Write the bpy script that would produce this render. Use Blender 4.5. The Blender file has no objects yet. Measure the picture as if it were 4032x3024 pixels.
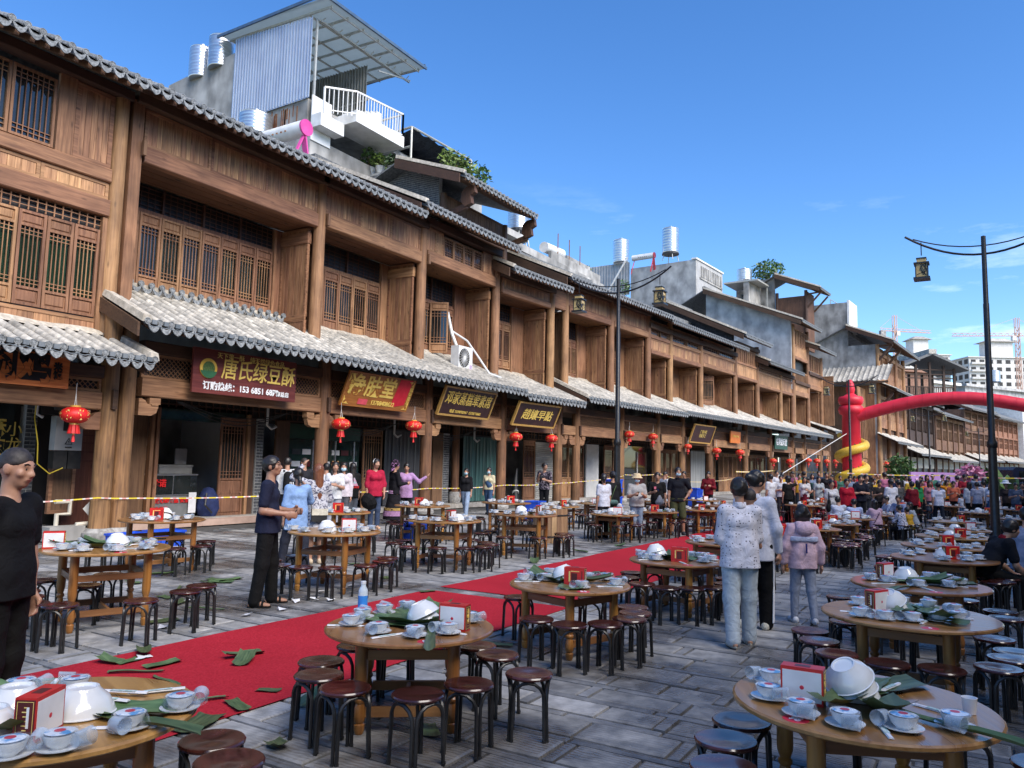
import bpy, math, random
import numpy as np
from mathutils import Vector, Matrix, Euler
rnd = random.Random(11)
R = math.radians
S = bpy.context.scene
COL = S.collection
# ---------------------------------------------------------------- camera, world, sun, exposure
cd = bpy.data.cameras.new('camera'); cam = bpy.data.objects.new('camera', cd); COL.objects.link(cam)
cd.sensor_width = 36.0; cd.lens = 36.0*3028/4032; cd.clip_start = 0.05; cd.clip_end = 3000
_th, _pt, _rl = R(31.3054), R(5.939), 0.022
_g = Vector((math.cos(_th), math.sin(_th), 0)); _r = Vector((math.sin(_th), -math.cos(_th), 0)); _u = Vector((0, 0, 1))
_F = _g*math.cos(_pt)+_u*math.sin(_pt); _U = -_g*math.sin(_pt)+_u*math.cos(_pt)
_R2 = _r*math.cos(_rl)+_U*math.sin(_rl); _U2 = -_r*math.sin(_rl)+_U*math.cos(_rl)
cam.matrix_world = Matrix(((_R2.x, _U2.x, -_F.x, 0), (_R2.y, _U2.y, -_F.y, 0), (_R2.z, _U2.z, -_F.z, 1.70), (0, 0, 0, 1)))
S.camera = cam
SUN_EL, SUN_AZ = R(42), R(197)     # azimuth measured clockwise from +Y
W = bpy.data.worlds.new('World'); S.world = W; W.use_nodes = True
nt = W.node_tree; nt.nodes.clear()
wo = nt.nodes.new('ShaderNodeOutputWorld'); bg = nt.nodes.new('ShaderNodeBackground')
sky = nt.nodes.new('ShaderNodeTexSky'); sky.sky_type = 'NISHITA'; sky.sun_disc = False
sky.sun_elevation = SUN_EL; sky.sun_rotation = SUN_AZ; sky.altitude = 1250; sky.air_density = 1.0; sky.dust_density = 0.6; sky.ozone_density = 2.2
tc = nt.nodes.new('ShaderNodeTexCoord'); mp = nt.nodes.new('ShaderNodeMapping'); mp.inputs['Scale'].default_value = (2.2, 2.2, 9.0)
cn = nt.nodes.new('ShaderNodeTexNoise'); cn.inputs['Scale'].default_value = 2.6; cn.inputs['Detail'].default_value = 9; cn.inputs['Roughness'].default_value = .62
cr = nt.nodes.new('ShaderNodeMapRange'); cr.inputs[1].default_value = .60; cr.inputs[2].default_value = .84; cr.inputs[3].default_value = 0; cr.inputs[4].default_value = .8
sx = nt.nodes.new('ShaderNodeSeparateXYZ')
hz = nt.nodes.new('ShaderNodeMapRange'); hz.inputs[1].default_value = .36; hz.inputs[2].default_value = .06; hz.inputs[3].default_value = 0; hz.inputs[4].default_value = 1
mm = nt.nodes.new('ShaderNodeMath'); mm.operation = 'MULTIPLY'
mx = nt.nodes.new('ShaderNodeMix'); mx.data_type = 'RGBA'
mx.inputs[7].default_value = (6.6, 7.3, 8.2, 1)
L = nt.links.new
L(tc.outputs['Generated'], mp.inputs['Vector']); L(mp.outputs[0], cn.inputs['Vector']); L(cn.outputs['Fac'], cr.inputs[0])
L(tc.outputs['Generated'], sx.inputs[0]); L(sx.outputs['Z'], hz.inputs[0]); L(cr.outputs[0], mm.inputs[0]); L(hz.outputs[0], mm.inputs[1])
hs = nt.nodes.new('ShaderNodeHueSaturation'); hs.inputs['Saturation'].default_value = 1.27; hs.inputs['Hue'].default_value = .506
L(sky.outputs[0], hs.inputs['Color']); L(mm.outputs[0], mx.inputs[0]); L(hs.outputs[0], mx.inputs[6]); L(mx.outputs[2], bg.inputs['Color'])
bg.inputs['Strength'].default_value = 0.125
L(bg.outputs[0], wo.inputs['Surface'])
sl = bpy.data.lights.new('sun', 'SUN'); so = bpy.data.objects.new('sun', sl); COL.objects.link(so)
sl.energy = 2.9; sl.angle = R(46); sl.color = (1.0, .93, .84)
_sd = Vector((math.sin(SUN_AZ)*math.cos(SUN_EL), math.cos(SUN_AZ)*math.cos(SUN_EL), math.sin(SUN_EL)))
so.rotation_euler = _sd.to_track_quat('Z', 'Y').to_euler()
S.view_settings.view_transform = 'Standard'; S.view_settings.look = 'None'; S.view_settings.gamma = 1; S.view_settings.use_curve_mapping = False
S.view_settings.exposure = 1.12
S.render.engine = 'CYCLES'
cy = S.cycles; cy.use_denoising = True; cy.max_bounces = 6; cy.diffuse_bounces = 3; cy.glossy_bounces = 2; cy.transmission_bounces = 3; cy.transparent_max_bounces = 10
cy.caustics_reflective = False; cy.caustics_refractive = False; cy.sample_clamp_indirect = 4
# ---------------------------------------------------------------- materials
def srgb(h):
    h = h.lstrip('#'); v = [int(h[i:i+2], 16)/255 for i in (0, 2, 4)]
    return tuple((c/12.92 if c <= .04045 else ((c+.055)/1.055)**2.4) for c in v)
MATS = {}
def mk(name, c1, c2=None, sc=(1, 1, 1), ns=5.0, det=5, rough=.6, r2=None, bump=0.0, metal=0.0, rand=.12, coat=0.0, lo=.35, hi=.65, spec=.5, big=0.0, dist=0.0, hue=0.0, trans=None, world=False, emit=None):
    if name in MATS: return MATS[name]
    m = bpy.data.materials.new(name); MATS[name] = m; m.use_nodes = True
    t = m.node_tree; N = t.nodes; l = t.links.new; b = N['Principled BSDF']
    c2 = c2 or tuple(min(1, c*1.25) for c in c1)
    tc = N.new('ShaderNodeTexCoord'); oi = N.new('ShaderNodeObjectInfo')
    if world:
        ge = N.new('ShaderNodeNewGeometry'); src = ge.outputs['Position']
    else:
        va = N.new('ShaderNodeVectorMath'); va.operation = 'MULTIPLY_ADD'
        l(oi.outputs['Random'], va.inputs[0]); va.inputs[1].default_value = (17, 23, 31); l(tc.outputs['Object'], va.inputs[2]); src = va.outputs[0]
    mp = N.new('ShaderNodeMapping'); mp.inputs['Scale'].default_value = sc; l(src, mp.inputs['Vector'])
    n = N.new('ShaderNodeTexNoise'); n.inputs['Scale'].default_value = ns; n.inputs['Detail'].default_value = det; n.inputs['Distortion'].default_value = dist
    l(mp.outputs[0], n.inputs['Vector'])
    r = N.new('ShaderNodeValToRGB'); r.color_ramp.elements[0].position = lo; r.color_ramp.elements[1].position = hi
    r.color_ramp.elements[0].color = (*c1, 1); r.color_ramp.elements[1].color = (*c2, 1); l(n.outputs['Fac'], r.inputs[0])
    out = r.outputs[0]
    if rand or big or hue:
        h = N.new('ShaderNodeHueSaturation'); l(out, h.inputs['Color'])
        mr = N.new('ShaderNodeMapRange'); l(oi.outputs['Random'], mr.inputs[0]); mr.inputs[3].default_value = 1-rand; mr.inputs[4].default_value = 1+rand
        val = mr.outputs[0]
        if big:
            n2 = N.new('ShaderNodeTexNoise'); n2.inputs['Scale'].default_value = 1.1; n2.inputs['Detail'].default_value = 4; l(src, n2.inputs['Vector'])
            m2 = N.new('ShaderNodeMapRange'); l(n2.outputs['Fac'], m2.inputs[0]); m2.inputs[1].default_value = .3; m2.inputs[2].default_value = .7; m2.inputs[3].default_value = 1-big; m2.inputs[4].default_value = 1+big
            mu = N.new('ShaderNodeMath'); mu.operation = 'MULTIPLY'; l(val, mu.inputs[0]); l(m2.outputs[0], mu.inputs[1]); val = mu.outputs[0]
        l(val, h.inputs['Value'])
        if hue:
            m3 = N.new('ShaderNodeMapRange'); l(oi.outputs['Random'], m3.inputs[0]); m3.inputs[3].default_value = .5-hue; m3.inputs[4].default_value = .5+hue; l(m3.outputs[0], h.inputs['Hue'])
        out = h.outputs[0]
    l(out, b.inputs['Base Color'])
    b.inputs['Metallic'].default_value = metal; b.inputs['Specular IOR Level'].default_value = spec; b.inputs['Coat Weight'].default_value = coat; b.inputs['Coat Roughness'].default_value = .08
    if r2 is None: b.inputs['Roughness'].default_value = rough
    else:
        m4 = N.new('ShaderNodeMapRange'); l(n.outputs['Fac'], m4.inputs[0]); m4.inputs[1].default_value = .3; m4.inputs[2].default_value = .7; m4.inputs[3].default_value = rough; m4.inputs[4].default_value = r2; l(m4.outputs[0], b.inputs['Roughness'])
    if bump:
        bp = N.new('ShaderNodeBump'); bp.inputs['Strength'].default_value = min(1, bump); bp.inputs['Distance'].default_value = .02; l(n.outputs['Fac'], bp.inputs['Height']); l(bp.outputs[0], b.inputs['Normal'])
    if trans is not None:
        b.inputs['Alpha'].default_value = trans
    if emit:
        b.inputs['Emission Color'].default_value = (*c1, 1); b.inputs['Emission Strength'].default_value = emit
    return m
def wood(name, c1, c2, axis, dark=.5, rough=.62, rand=.22, coat=0, gs=1.0, weather=.25):
    """grain runs along AXIS of the object, with knots and weather stains"""
    sc = [14*gs]*3; sc['xyz'.index(axis)] = .9*gs
    m = mk(name, c1, c2, sc=tuple(sc), ns=1.6, det=7, rough=rough, r2=rough+.15, bump=.18, rand=rand, coat=coat, lo=.28, hi=.72, dist=.6, big=weather, hue=.008)
    t = m.node_tree; N = t.nodes; l = t.links.new; b = N['Principled BSDF']
    src = [n for n in N if n.type == 'MAPPING'][0].inputs['Vector'].links[0].from_socket
    mp = N.new('ShaderNodeMapping'); s2 = [5.0]*3; s2['xyz'.index(axis)] = 1.7; mp.inputs['Scale'].default_value = s2; l(src, mp.inputs['Vector'])
    v = N.new('ShaderNodeTexVoronoi'); v.inputs['Scale'].default_value = 1.0; l(mp.outputs[0], v.inputs['Vector'])
    mr = N.new('ShaderNodeMapRange'); mr.inputs[1].default_value = .05; mr.inputs[2].default_value = .16; mr.inputs[3].default_value = dark; mr.inputs[4].default_value = 1; l(v.outputs['Distance'], mr.inputs[0])
    mx = N.new('ShaderNodeMix'); mx.data_type = 'RGBA'; mx.blend_type = 'MULTIPLY'; mx.inputs[0].default_value = 1
    col = b.inputs['Base Color'].links[0].from_socket; l(col, mx.inputs[6]); l(mr.outputs[0], mx.inputs[7]); l(mx.outputs[2], b.inputs['Base Color'])
    return m
WC1, WC2 = (.165, .074, .035), (.385, .202, .104)
WV = wood('timber_upright', WC1, WC2, 'z'); WH = wood('timber_lengthwise', WC1, WC2, 'x'); WY = wood('timber_crosswise', WC1, WC2, 'y')
WPL = wood('timber_board', (.19, .088, .040), (.52, .285, .145), 'z', weather=.3)
WL = wood('timber_log', (.18, .085, .037), (.36, .195, .095), 'z', weather=.35)
WLG = wood('timber_log_dark', (.095, .042, .019), (.27, .138, .062), 'z', weather=.4)  # darker log colour, used for the ground columns
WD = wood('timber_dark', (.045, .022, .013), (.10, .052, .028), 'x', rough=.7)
WDV = wood('timber_dark_upright', (.055, .026, .015), (.125, .062, .033), 'z', rough=.6)
WK = wood('timber_smoked', (.035, .02, .014), (.085, .05, .034), 'z', rough=.7)
WKM = wood('timber_mid', (.10, .048, .026), (.205, .11, .062), 'z', rough=.7)
WRED = wood('timber_redbrown', (.07, .018, .013), (.14, .045, .03), 'z', rough=.45)
TBL = wood('table_pine', (.22, .098, .028), (.42, .215, .072), 'y', dark=.55, rough=.25, coat=.35, gs=.8, weather=.12)
TBLZ = wood('table_pine_leg', (.23, .088, .018), (.40, .175, .042), 'z', dark=.55, rough=.3, coat=.3, weather=.15)
TBLX = wood('table_pine_rail', (.17, .07, .025), (.31, .14, .05), 'x', dark=.6, rough=.4, coat=.15)
TILE = mk('clay_tile_grey', (.27, .26, .235), (.53, .495, .43), ns=7, det=6, rough=.85, bump=.3, rand=.2, big=.28)
TILED = mk('clay_tile_dark', (.10, .105, .108), (.21, .215, .215), ns=9, rough=.8, bump=.3, rand=.22)
TILEC = mk('clay_tile_cap', (.105, .115, .12), (.265, .28, .285), ns=24, rough=.8, bump=.6, rand=.16)
MORT = mk('lime_mortar', (.33, .30, .245), (.54, .49, .41), ns=9, rough=.95, bump=.5, rand=.05, big=.2)
GLASS = mk('dark_glass', (.012, .016, .017), (.03, .036, .036), ns=2, rough=.04, rand=.3, spec=.8)
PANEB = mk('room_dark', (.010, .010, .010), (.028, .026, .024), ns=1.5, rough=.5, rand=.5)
CURT = mk('curtain_green', (.06, .20, .11), (.26, .48, .30), sc=(16, 16, .4), ns=1.2, det=2, rough=.7, rand=.3)
CURW = mk('curtain_pale', (.22, .22, .21), (.66, .66, .62), sc=(14, 14, .4), ns=1.2, det=2, rough=.7, rand=.3)
STONE = mk('stone_base', (.22, .21, .20), (.40, .39, .37), ns=12, rough=.85, bump=.4)
CONC = mk('weathered_concrete', (.20, .195, .185), (.40, .39, .37), sc=(1, 1, .45), ns=1.7, det=9, rough=.9, bump=.15, rand=.05, big=.3, lo=.3, hi=.62)
CONCB = mk('weathered_concrete_blue', (.24, .24, .24), (.46, .455, .44), sc=(1, 1, .6), ns=1.3, det=9, rough=.9, bump=.15, rand=.05, big=.25, lo=.3, hi=.62)
WHITE = mk('white_paint', (.66, .65, .62), (.80, .79, .77), ns=3, rough=.5, rand=.04, big=.06)
STEEL = mk('tank_steel', (.50, .51, .52), (.68, .69, .70), sc=(1, 1, 9), ns=2, rough=.28, metal=.85, rand=.05)
BRICKM = mk('grey_brick', (.060, .064, .072), (.125, .13, .14), ns=8, rough=.85, bump=.3, rand=.3)
BRICKJ = mk('brick_mortar', (.36, .36, .35), (.50, .50, .48), ns=20, rough=.9, bump=.2, rand=.02)
BLACK = mk('black_enamel', (.010, .010, .011), (.022, .021, .021), ns=14, rough=.36, rand=.1)
BLKP = mk('black_plastic', (.015, .015, .016), (.03, .03, .03), ns=8, rough=.45, rand=.1)
RED = mk('lantern_red', (.55, .012, .012), (.74, .022, .018), ns=30, rough=.5, rand=.05)
GOLD = mk('gilt', (.66, .37, .06), (.86, .56, .13), ns=30, rough=.35, rand=.04, metal=.25)
GOLDP = mk('gold_paint', (.70, .50, .12), (.86, .66, .22), ns=20, rough=.5, rand=.02)
CERAM = mk('white_porcelain', (.68, .69, .69), (.80, .81, .81), ns=6, rough=.12, rand=.03, coat=.3)
PLASW = mk('white_plastic', (.64, .64, .62), (.74, .74, .72), ns=4, rough=.4, rand=.03)
BLUEP = mk('blue_crate_plastic', (.014, .07, .52), (.03, .12, .68), ns=4, rough=.4, rand=.06)
SEAT = mk('lacquered_seat', (.026, .007, .006), (.085, .022, .016), sc=(2, 9, 2), ns=2.6, det=6, rough=.16, r2=.28, rand=.25, coat=.35)
REDB = mk('red_carton', (.50, .016, .016), (.62, .026, .024), ns=9, rough=.35, rand=.06)
MAROON = mk('maroon_carton', (.075, .010, .012), (.12, .018, .018), ns=9, rough=.35, rand=.06)
LEAF = mk('banana_leaf', (.050, .088, .032), (.12, .175, .07), sc=(1, 9, 1), ns=6, rough=.42, rand=.3, hue=.02, bump=.1)
LEAFB = mk('foliage', (.028, .07, .016), (.09, .165, .04), ns=3, rough=.5, rand=.3, hue=.02)
PAPER = mk('white_paper', (.72, .72, .73), (.82, .82, .83), ns=9, rough=.7, rand=.05)
CARP = mk('red_carpet_felt', (.36, .016, .026), (.48, .026, .040), ns=60, det=3, rough=.95, bump=.3, rand=.03, big=.10, spec=.1)
TXT_W = mk('lettering_white', (.80, .80, .80), rough=.5, rand=0)
TXT_K = mk('lettering_black', (.012, .012, .014), rough=.4, rand=0)
TXT_R = mk('lettering_red', (.62, .014, .014), rough=.5, rand=0)
TXT_G = mk('lettering_gold', (.80, .57, .13), rough=.4, rand=0)
# plastic film
def film():
    m = bpy.data.materials.new('cling_film'); m.use_nodes = True; t = m.node_tree; N = t.nodes; l = t.links.new
    N.remove(N['Principled BSDF']); o = N['Material Output']
    tr = N.new('ShaderNodeBsdfTransparent'); tr.inputs[0].default_value = (.93, .95, .97, 1)
    b = N.new('ShaderNodeBsdfPrincipled'); b.inputs['Base Color'].default_value = (.80, .85, .90, 1); b.inputs['Roughness'].default_value = .12
    tc = N.new('ShaderNodeTexCoord'); n = N.new('ShaderNodeTexNoise'); n.inputs['Scale'].default_value = 26; n.inputs['Detail'].default_value = 5; l(tc.outputs['Object'], n.inputs['Vector'])
    mr = N.new('ShaderNodeMapRange'); mr.inputs[1].default_value = .50; mr.inputs[2].default_value = .78; mr.inputs[3].default_value = .04; mr.inputs[4].default_value = .34; l(n.outputs['Fac'], mr.inputs[0])
    bp = N.new('ShaderNodeBump'); bp.inputs['Strength'].default_value = .6; bp.inputs['Distance'].default_value = .01; l(n.outputs['Fac'], bp.inputs['Height']); l(bp.outputs[0], b.inputs['Normal'])
    mx = N.new('ShaderNodeMixShader'); l(mr.outputs[0], mx.inputs[0]); l(tr.outputs[0], mx.inputs[1]); l(b.outputs[0], mx.inputs[2]); l(mx.outputs[0], o.inputs['Surface'])
    return m
FILM = film()
def glassy():
    m = bpy.data.materials.new('cup_glass'); m.use_nodes = True; t = m.node_tree; N = t.nodes; l = t.links.new; b = N['Principled BSDF']; b.inputs['Base Color'].default_value = (.6, .68, .75, 1); b.inputs['Roughness'].default_value = .05; o = N['Material Output']
    tr = N.new('ShaderNodeBsdfTransparent'); tr.inputs[0].default_value = (.90, .93, .96, 1); lw = N.new('ShaderNodeLayerWeight'); lw.inputs[0].default_value = .35; mx = N.new('ShaderNodeMixShader'); mr = N.new('ShaderNodeMapRange'); mr.inputs[3].default_value = .12; mr.inputs[4].default_value = .85; l(lw.outputs['Facing'], mr.inputs[0]); l(mr.outputs[0], mx.inputs[0]); l(tr.outputs[0], mx.inputs[1]); l(b.outputs[0], mx.inputs[2]); l(mx.outputs[0], o.inputs['Surface']); return m
CGL2 = glassy()
PRINT = mk('blue_print_film', (.10, .34, .62), (.78, .82, .85), ns=22, det=3, rough=.2, rand=.1, lo=.40, hi=.52)
# ---------------------------------------------------------------- mesh builder
class MB:
    def __init__(s): s.v = []; s.f = []; s.m = []
    def add(s, vs, fs, mi=0):
        o = len(s.v); s.v += [tuple(v) for v in vs]; s.f += [tuple(i+o for i in f) for f in fs]; s.m += [mi]*len(fs); return s
    def box(s, x0, x1, y0, y1, z0, z1, mi=0):
        return s.add([(x0, y0, z0), (x1, y0, z0), (x1, y1, z0), (x0, y1, z0), (x0, y0, z1), (x1, y0, z1), (x1, y1, z1), (x0, y1, z1)],
                     [(3, 2, 1, 0), (4, 5, 6, 7), (0, 1, 5, 4), (1, 2, 6, 5), (2, 3, 7, 6), (3, 0, 4, 7)], mi)
    def hexa(s, P, mi=0):      # 8 points: bottom 4, top 4
        return s.add(P, [(3, 2, 1, 0), (4, 5, 6, 7), (0, 1, 5, 4), (1, 2, 6, 5), (2, 3, 7, 6), (3, 0, 4, 7)], mi)
    def bar(s, a, b, w, h, mi=0, up=(0, 0, 1)):
        a = Vector(a); b = Vector(b); d = (b-a).normalized(); u = Vector(up)
        if abs(d.dot(u)) > .98: u = Vector((0, 1, 0))
        x = d.cross(u).normalized(); y = x.cross(d).normalized()
        P = [p+x*sx*w/2+y*sy*h/2 for p in (a, b) for sx, sy in ((-1, -1), (1, -1), (1, 1), (-1, 1))]
        return s.hexa(P, mi)
    def tube(s, pts, r, n=8, mi=0, caps=True):
        pts = [Vector(p) for p in pts]; k = len(pts); rs = r if isinstance(r, (list, tuple)) else [r]*k
        vs = []; px = None
        for i, p in enumerate(pts):
            d = (pts[min(i+1, k-1)]-pts[max(i-1, 0)]).normalized()
            if px is None:
                u = Vector((0, 0, 1)) if abs(d.z) < .9 else Vector((1, 0, 0)); x = d.cross(u).normalized()
            else: x = (px-d*px.dot(d)).normalized()
            px = x; y = d.cross(x)
            vs += [p+(x*math.cos(2*math.pi*j/n)+y*math.sin(2*math.pi*j/n))*rs[i] for j in range(n)]
        fs = [(i*n+j, i*n+(j+1) % n, (i+1)*n+(j+1) % n, (i+1)*n+j) for i in range(k-1) for j in range(n)]
        if caps: fs += [tuple(range(n-1, -1, -1)), tuple(range((k-1)*n, k*n))]
        return s.add(vs, fs, mi)
    def lathe(s, prof, n=16, c=(0, 0, 0), mi=0, sx=1, sy=1, M=None):
        vs = []
        for r, z in prof:
            for j in range(n):
                a = 2*math.pi*j/n; v = Vector((r*math.cos(a)*sx, r*math.sin(a)*sy, z))
                if M is not None: v = M @ v
                vs.append((v.x+c[0], v.y+c[1], v.z+c[2]))
        k = len(prof); fs = [(i*n+j, i*n+(j+1) % n, (i+1)*n+(j+1) % n, (i+1)*n+j) for i in range(k-1) for j in range(n)]
        if prof[0][0] > 1e-4: fs.append(tuple(range(n-1, -1, -1)))
        if prof[-1][0] > 1e-4: fs.append(tuple(range((k-1)*n, k*n)))
        return s.add(vs, fs, mi)
    def prism(s, poly, a, b, axis='y', mi=0):     # poly in the plane normal to axis, extruded a..b
        n = len(poly)
        def P(p, t): return {'y': (p[0], t, p[1]), 'x': (t, p[0], p[1]), 'z': (p[0], p[1], t)}[axis]
        vs = [P(p, a) for p in poly]+[P(p, b) for p in poly]
        return s.add(vs, [tuple(range(n)), tuple(range(2*n-1, n-1, -1))]+[(i, n+i, n+(i+1) % n, (i+1) % n) for i in range(n)], mi)
    def mesh(s, name, mats, smooth=False, ang=40):
        me = bpy.data.meshes.new(name); me.from_pydata(s.v, [], s.f)
        for m in (mats if isinstance(mats, (list, tuple)) else [mats]): me.materials.append(m)
        if any(s.m): me.polygons.foreach_set('material_index', s.m)
        me.update()
        if smooth:
            me.polygons.foreach_set('use_smooth', [True]*len(me.polygons)); me.set_sharp_from_angle(angle=R(ang))
        return me
def ob(name, me, parent=None, loc=None, rot=None, M=None, scale=None, kind=None):
    o = bpy.data.objects.new(name, me); COL.objects.link(o)
    if parent is not None: o.parent = parent
    if M is not None: o.matrix_local = M
    else:
        if loc is not None: o.location = loc
        if rot is not None: o.rotation_euler = rot if isinstance(rot, (tuple, list, Euler)) else (0, 0, rot)
        if scale is not None: o.scale = scale
    if kind: o['kind'] = kind
    return o
def tag(o, label, cat, group=None):
    o['label'] = label; o['category'] = cat
    if group: o['group'] = group
    return o
def thing(name, label, cat, loc=(0, 0, 0), rz=0, group=None):
    return tag(ob(name, None, None, loc, rz), label, cat, group)
def part(name, mb, mats, parent, smooth=False, loc=None, rot=None, kind=None, ang=40):
    return ob(name, mb.mesh(name, mats, smooth, ang), parent, loc, rot, kind=kind)
CACHE = {}
def cached(key, fn):
    if key not in CACHE: CACHE[key] = fn()
    return CACHE[key]
def copy_tree(o, parent=None):
    c = o.copy(); COL.objects.link(c)
    if parent is not None: c.parent = parent
    for ch in KIDS.get(o.name, [x for x in o.children]): copy_tree(ch, c)
    return c
KIDS = {}
# lettering as thin solid mesh; text lies in local xz plane, facing -y
def text_mesh(s, size, mat, depth=.008, align='CENTER', bold=0.0, shear=0.0):
    cu = bpy.data.curves.new('lettering', 'FONT'); cu.body = s; cu.size = size; cu.extrude = depth/2; cu.align_x = align; cu.align_y = 'CENTER'; cu.resolution_u = 2; cu.offset = bold; cu.shear = shear
    o = bpy.data.objects.new('lettering', cu); COL.objects.link(o)
    dg = bpy.context.evaluated_depsgraph_get(); me = bpy.data.meshes.new_from_object(o.evaluated_get(dg)); bpy.data.objects.remove(o); bpy.data.curves.remove(cu)
    me.name = 'lettering'; me.materials.clear(); me.materials.append(mat); return me
def lettering(s, size, mat, parent, loc, rot=(R(90), 0, 0), **k):
    return ob('lettering', text_mesh(s, size, mat, **k), parent, loc, rot)
# ---------------------------------------------------------------- lettering made first, while the scene is empty
TX = {}
for key, s, size, m, kw in [
    ('s1a', '唐氏绿豆酥', .56, 'g', dict(shear=.12, bold=.006)), ('s1b', '天下第一酥　纯天然绿色食品', .155, 'dg', {}), ('s1c', '订购热线：153 6851 6879', .20, 'w', dict(bold=.006)), ('s1d', '广南总店', .135, 'w', dict(bold=.004)),
    ('s2a', '净肤堂', .66, 'g', dict(bold=.012)), ('s2b', '13708408622', .19, 'g', dict(bold=.004)), ('s2c', '长\n春\n市', .15, 'g', {}), ('s2d', '国\n际\n授\n权', .14, 'g', {}),
    ('s3a', '邓家蒸糕荤素席', .42, 'g', dict(bold=.004, shear=.1)), ('s3b', '电话 13398762967  15758716665', .135, 'g', dict(shear=.2)),
    ('s4a', '趙孃早點', .44, 'g', dict(bold=.004, shear=.12)), ('s5a', '广南小吃\n百家手工', .26, 'dg', {}), ('s6a', '小黑辣煮小吃店', .17, 'g', {}), ('s7a', '桔荣益禾堂', .36, 'w', dict(bold=.012)),
    ('s0a', '黄焖鸡', .62, 'k', dict(bold=.02)), ('s0b', '米\n饭', .16, 'k', dict(bold=.01)), ('w1', '麻\n辣', .42, 'g', dict(bold=.01)), ('w2', '小\n龙\n虾', .33, 'g', {}), ('c1', '承诺', .2, 'r', dict(bold=.006)), ('c2', '放心的食品 安全', .12, 'r', dict(bold=.004)), ('c3', '绿色健康', .12, 'r', {}),
    ('n95', '95', .07, 'w', dict(bold=.002)), ('n96', '96', .07, 'w', dict(bold=.002)), ('n94', '94', .07, 'w', dict(bold=.002)), ('n5', '5', .05, 'w', dict(bold=.002)), ('n6', '6', .05, 'w', dict(bold=.002)), ('n4', '4', .05, 'w', dict(bold=.002)),
    ('pal', 'PALACE', .075, 'r', dict(bold=.002)), ('box1', '广南', .05, 'g', {}), ('box2', '高\n峰\n牛', .034, 'g', {}), ('lan', '福', .17, 'g', dict(bold=.004)), ('lan2', '财', .17, 'g', dict(bold=.004)), ('warn', '小心有电', .035, 'k', {})]:
    TX[key] = text_mesh(s, size, {'g': TXT_G, 'w': TXT_W, 'k': TXT_K, 'r': TXT_R, 'dg': GOLDP}[m], depth=.002 if key[0] in 'npb' else .012, **kw)
def put_text(key, parent, loc, rot=(R(90), 0, 0), scale=None):
    return ob('lettering', TX[key], parent, loc, rot, scale=scale)
# ---------------------------------------------------------------- timber street front, local frame: x along the street, y into the building
A2 = R(-5)
def F2(s, d=0, z=0): return (24.5+s*math.cos(A2)-d*math.sin(A2), 15.7+s*math.sin(A2)+d*math.cos(A2), z)
PLK = {}
def plank_mesh(w, h, t, m, key=''):
    k = (round(w, 2), round(h, 2), t, m.name)
    def f():
        c = .004; mb = MB(); mb.hexa([(-w/2, -t, 0), (w/2, -t, 0), (w/2, 0, 0), (-w/2, 0, 0), (-w/2, -t, h), (w/2, -t, h), (w/2, 0, h), (-w/2, 0, h)])
        # chamfered front edges
        mb = MB(); mb.prism([(-w/2, 0), (-w/2, -t+c), (-w/2+c, -t), (w/2-c, -t), (w/2, -t+c), (w/2, 0)], 0, h, 'z'); return mb.mesh('plank', m)
    return cached(('plank',)+k, f)
def board_panel(root, x0, x1, y, z0, z1, pw=.14, rail=.07, m=None, vert=None, fine=True, frm=None, name='board_panel'):
    """upright planks in a frame, face towards -y (or, with vert='x', a cross wall at x=y running x0..x1 in depth and facing -x)"""
    m = m or (WPL if vert is None else WV); mb = MB(); fm = frm or WH; w = x1-x0; h = z1-z0
    mb.box(0, w, -.012, .03, 0, h)                              # backing
    for a, b, c, d in ((0, w, 0, rail), (0, w, h-rail, h), (0, rail, rail, h-rail), (w-rail, w, rail, h-rail)):
        if b > a and d > c: mb.box(a, b, -.055, -.012, c, d)
    n = max(1, int(round((w-2*rail)/pw))); pw2 = (w-2*rail)/n
    if not fine:
        for i in range(n): mb.box(rail+i*pw2+.006, rail+(i+1)*pw2-.006, -.03-(i % 3)*.004, -.012, rail, h-rail)
    M = Matrix.Translation((x0, y, z0)) if vert is None else Matrix.Translation((y, x1, z0)) @ Matrix.Rotation(R(-90), 4, 'Z')
    p = ob(name, mb.mesh(name, m if not fine else fm), root, M=M)
    if fine:
        me = plank_mesh(pw2-.006, h-2*rail, .026, m)
        for i in range(n): ob('plank', me, p, (rail+(i+.5)*pw2, -.012-.004*rnd.random(), rail))
    return p
def beam(root, x0, x1, y0, y1, z0, z1, name='beam', m=None, loc=None):
    mb = MB(); c = .02
    mb.prism([(y0+c, z0), (y1-c, z0), (y1, z0+c), (y1, z1-c), (y1-c, z1), (y0+c, z1), (y0, z1-c), (y0, z0+c)], -(x1-x0)/2, (x1-x0)/2, 'x')
    return part(name, mb, m or WH, root, loc=((x0+x1)/2, 0, 0))
def column(root, x, y, z0, z1, r, base=0, name='column', m=None):
    prof = []; n = 9
    for i in range(n+1):
        t = i/n; prof.append((r*(1.04-.10*t+.012*math.sin(9*t+x)), z0+(z1-z0)*t))
    c = part(name, MB().lathe(prof, 14), m or (WLG if base else WL), root, True, loc=(x, y, 0))
    if base:
        part('stone_drum', MB().lathe([(r*1.5, z0-base), (r*1.75, z0-base*.6), (r*1.72, z0-base*.35), (r*1.35, z0-.02), (r*1.3, z0)], 16), STONE, root, True, loc=(x, y, 0))
    return c
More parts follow.
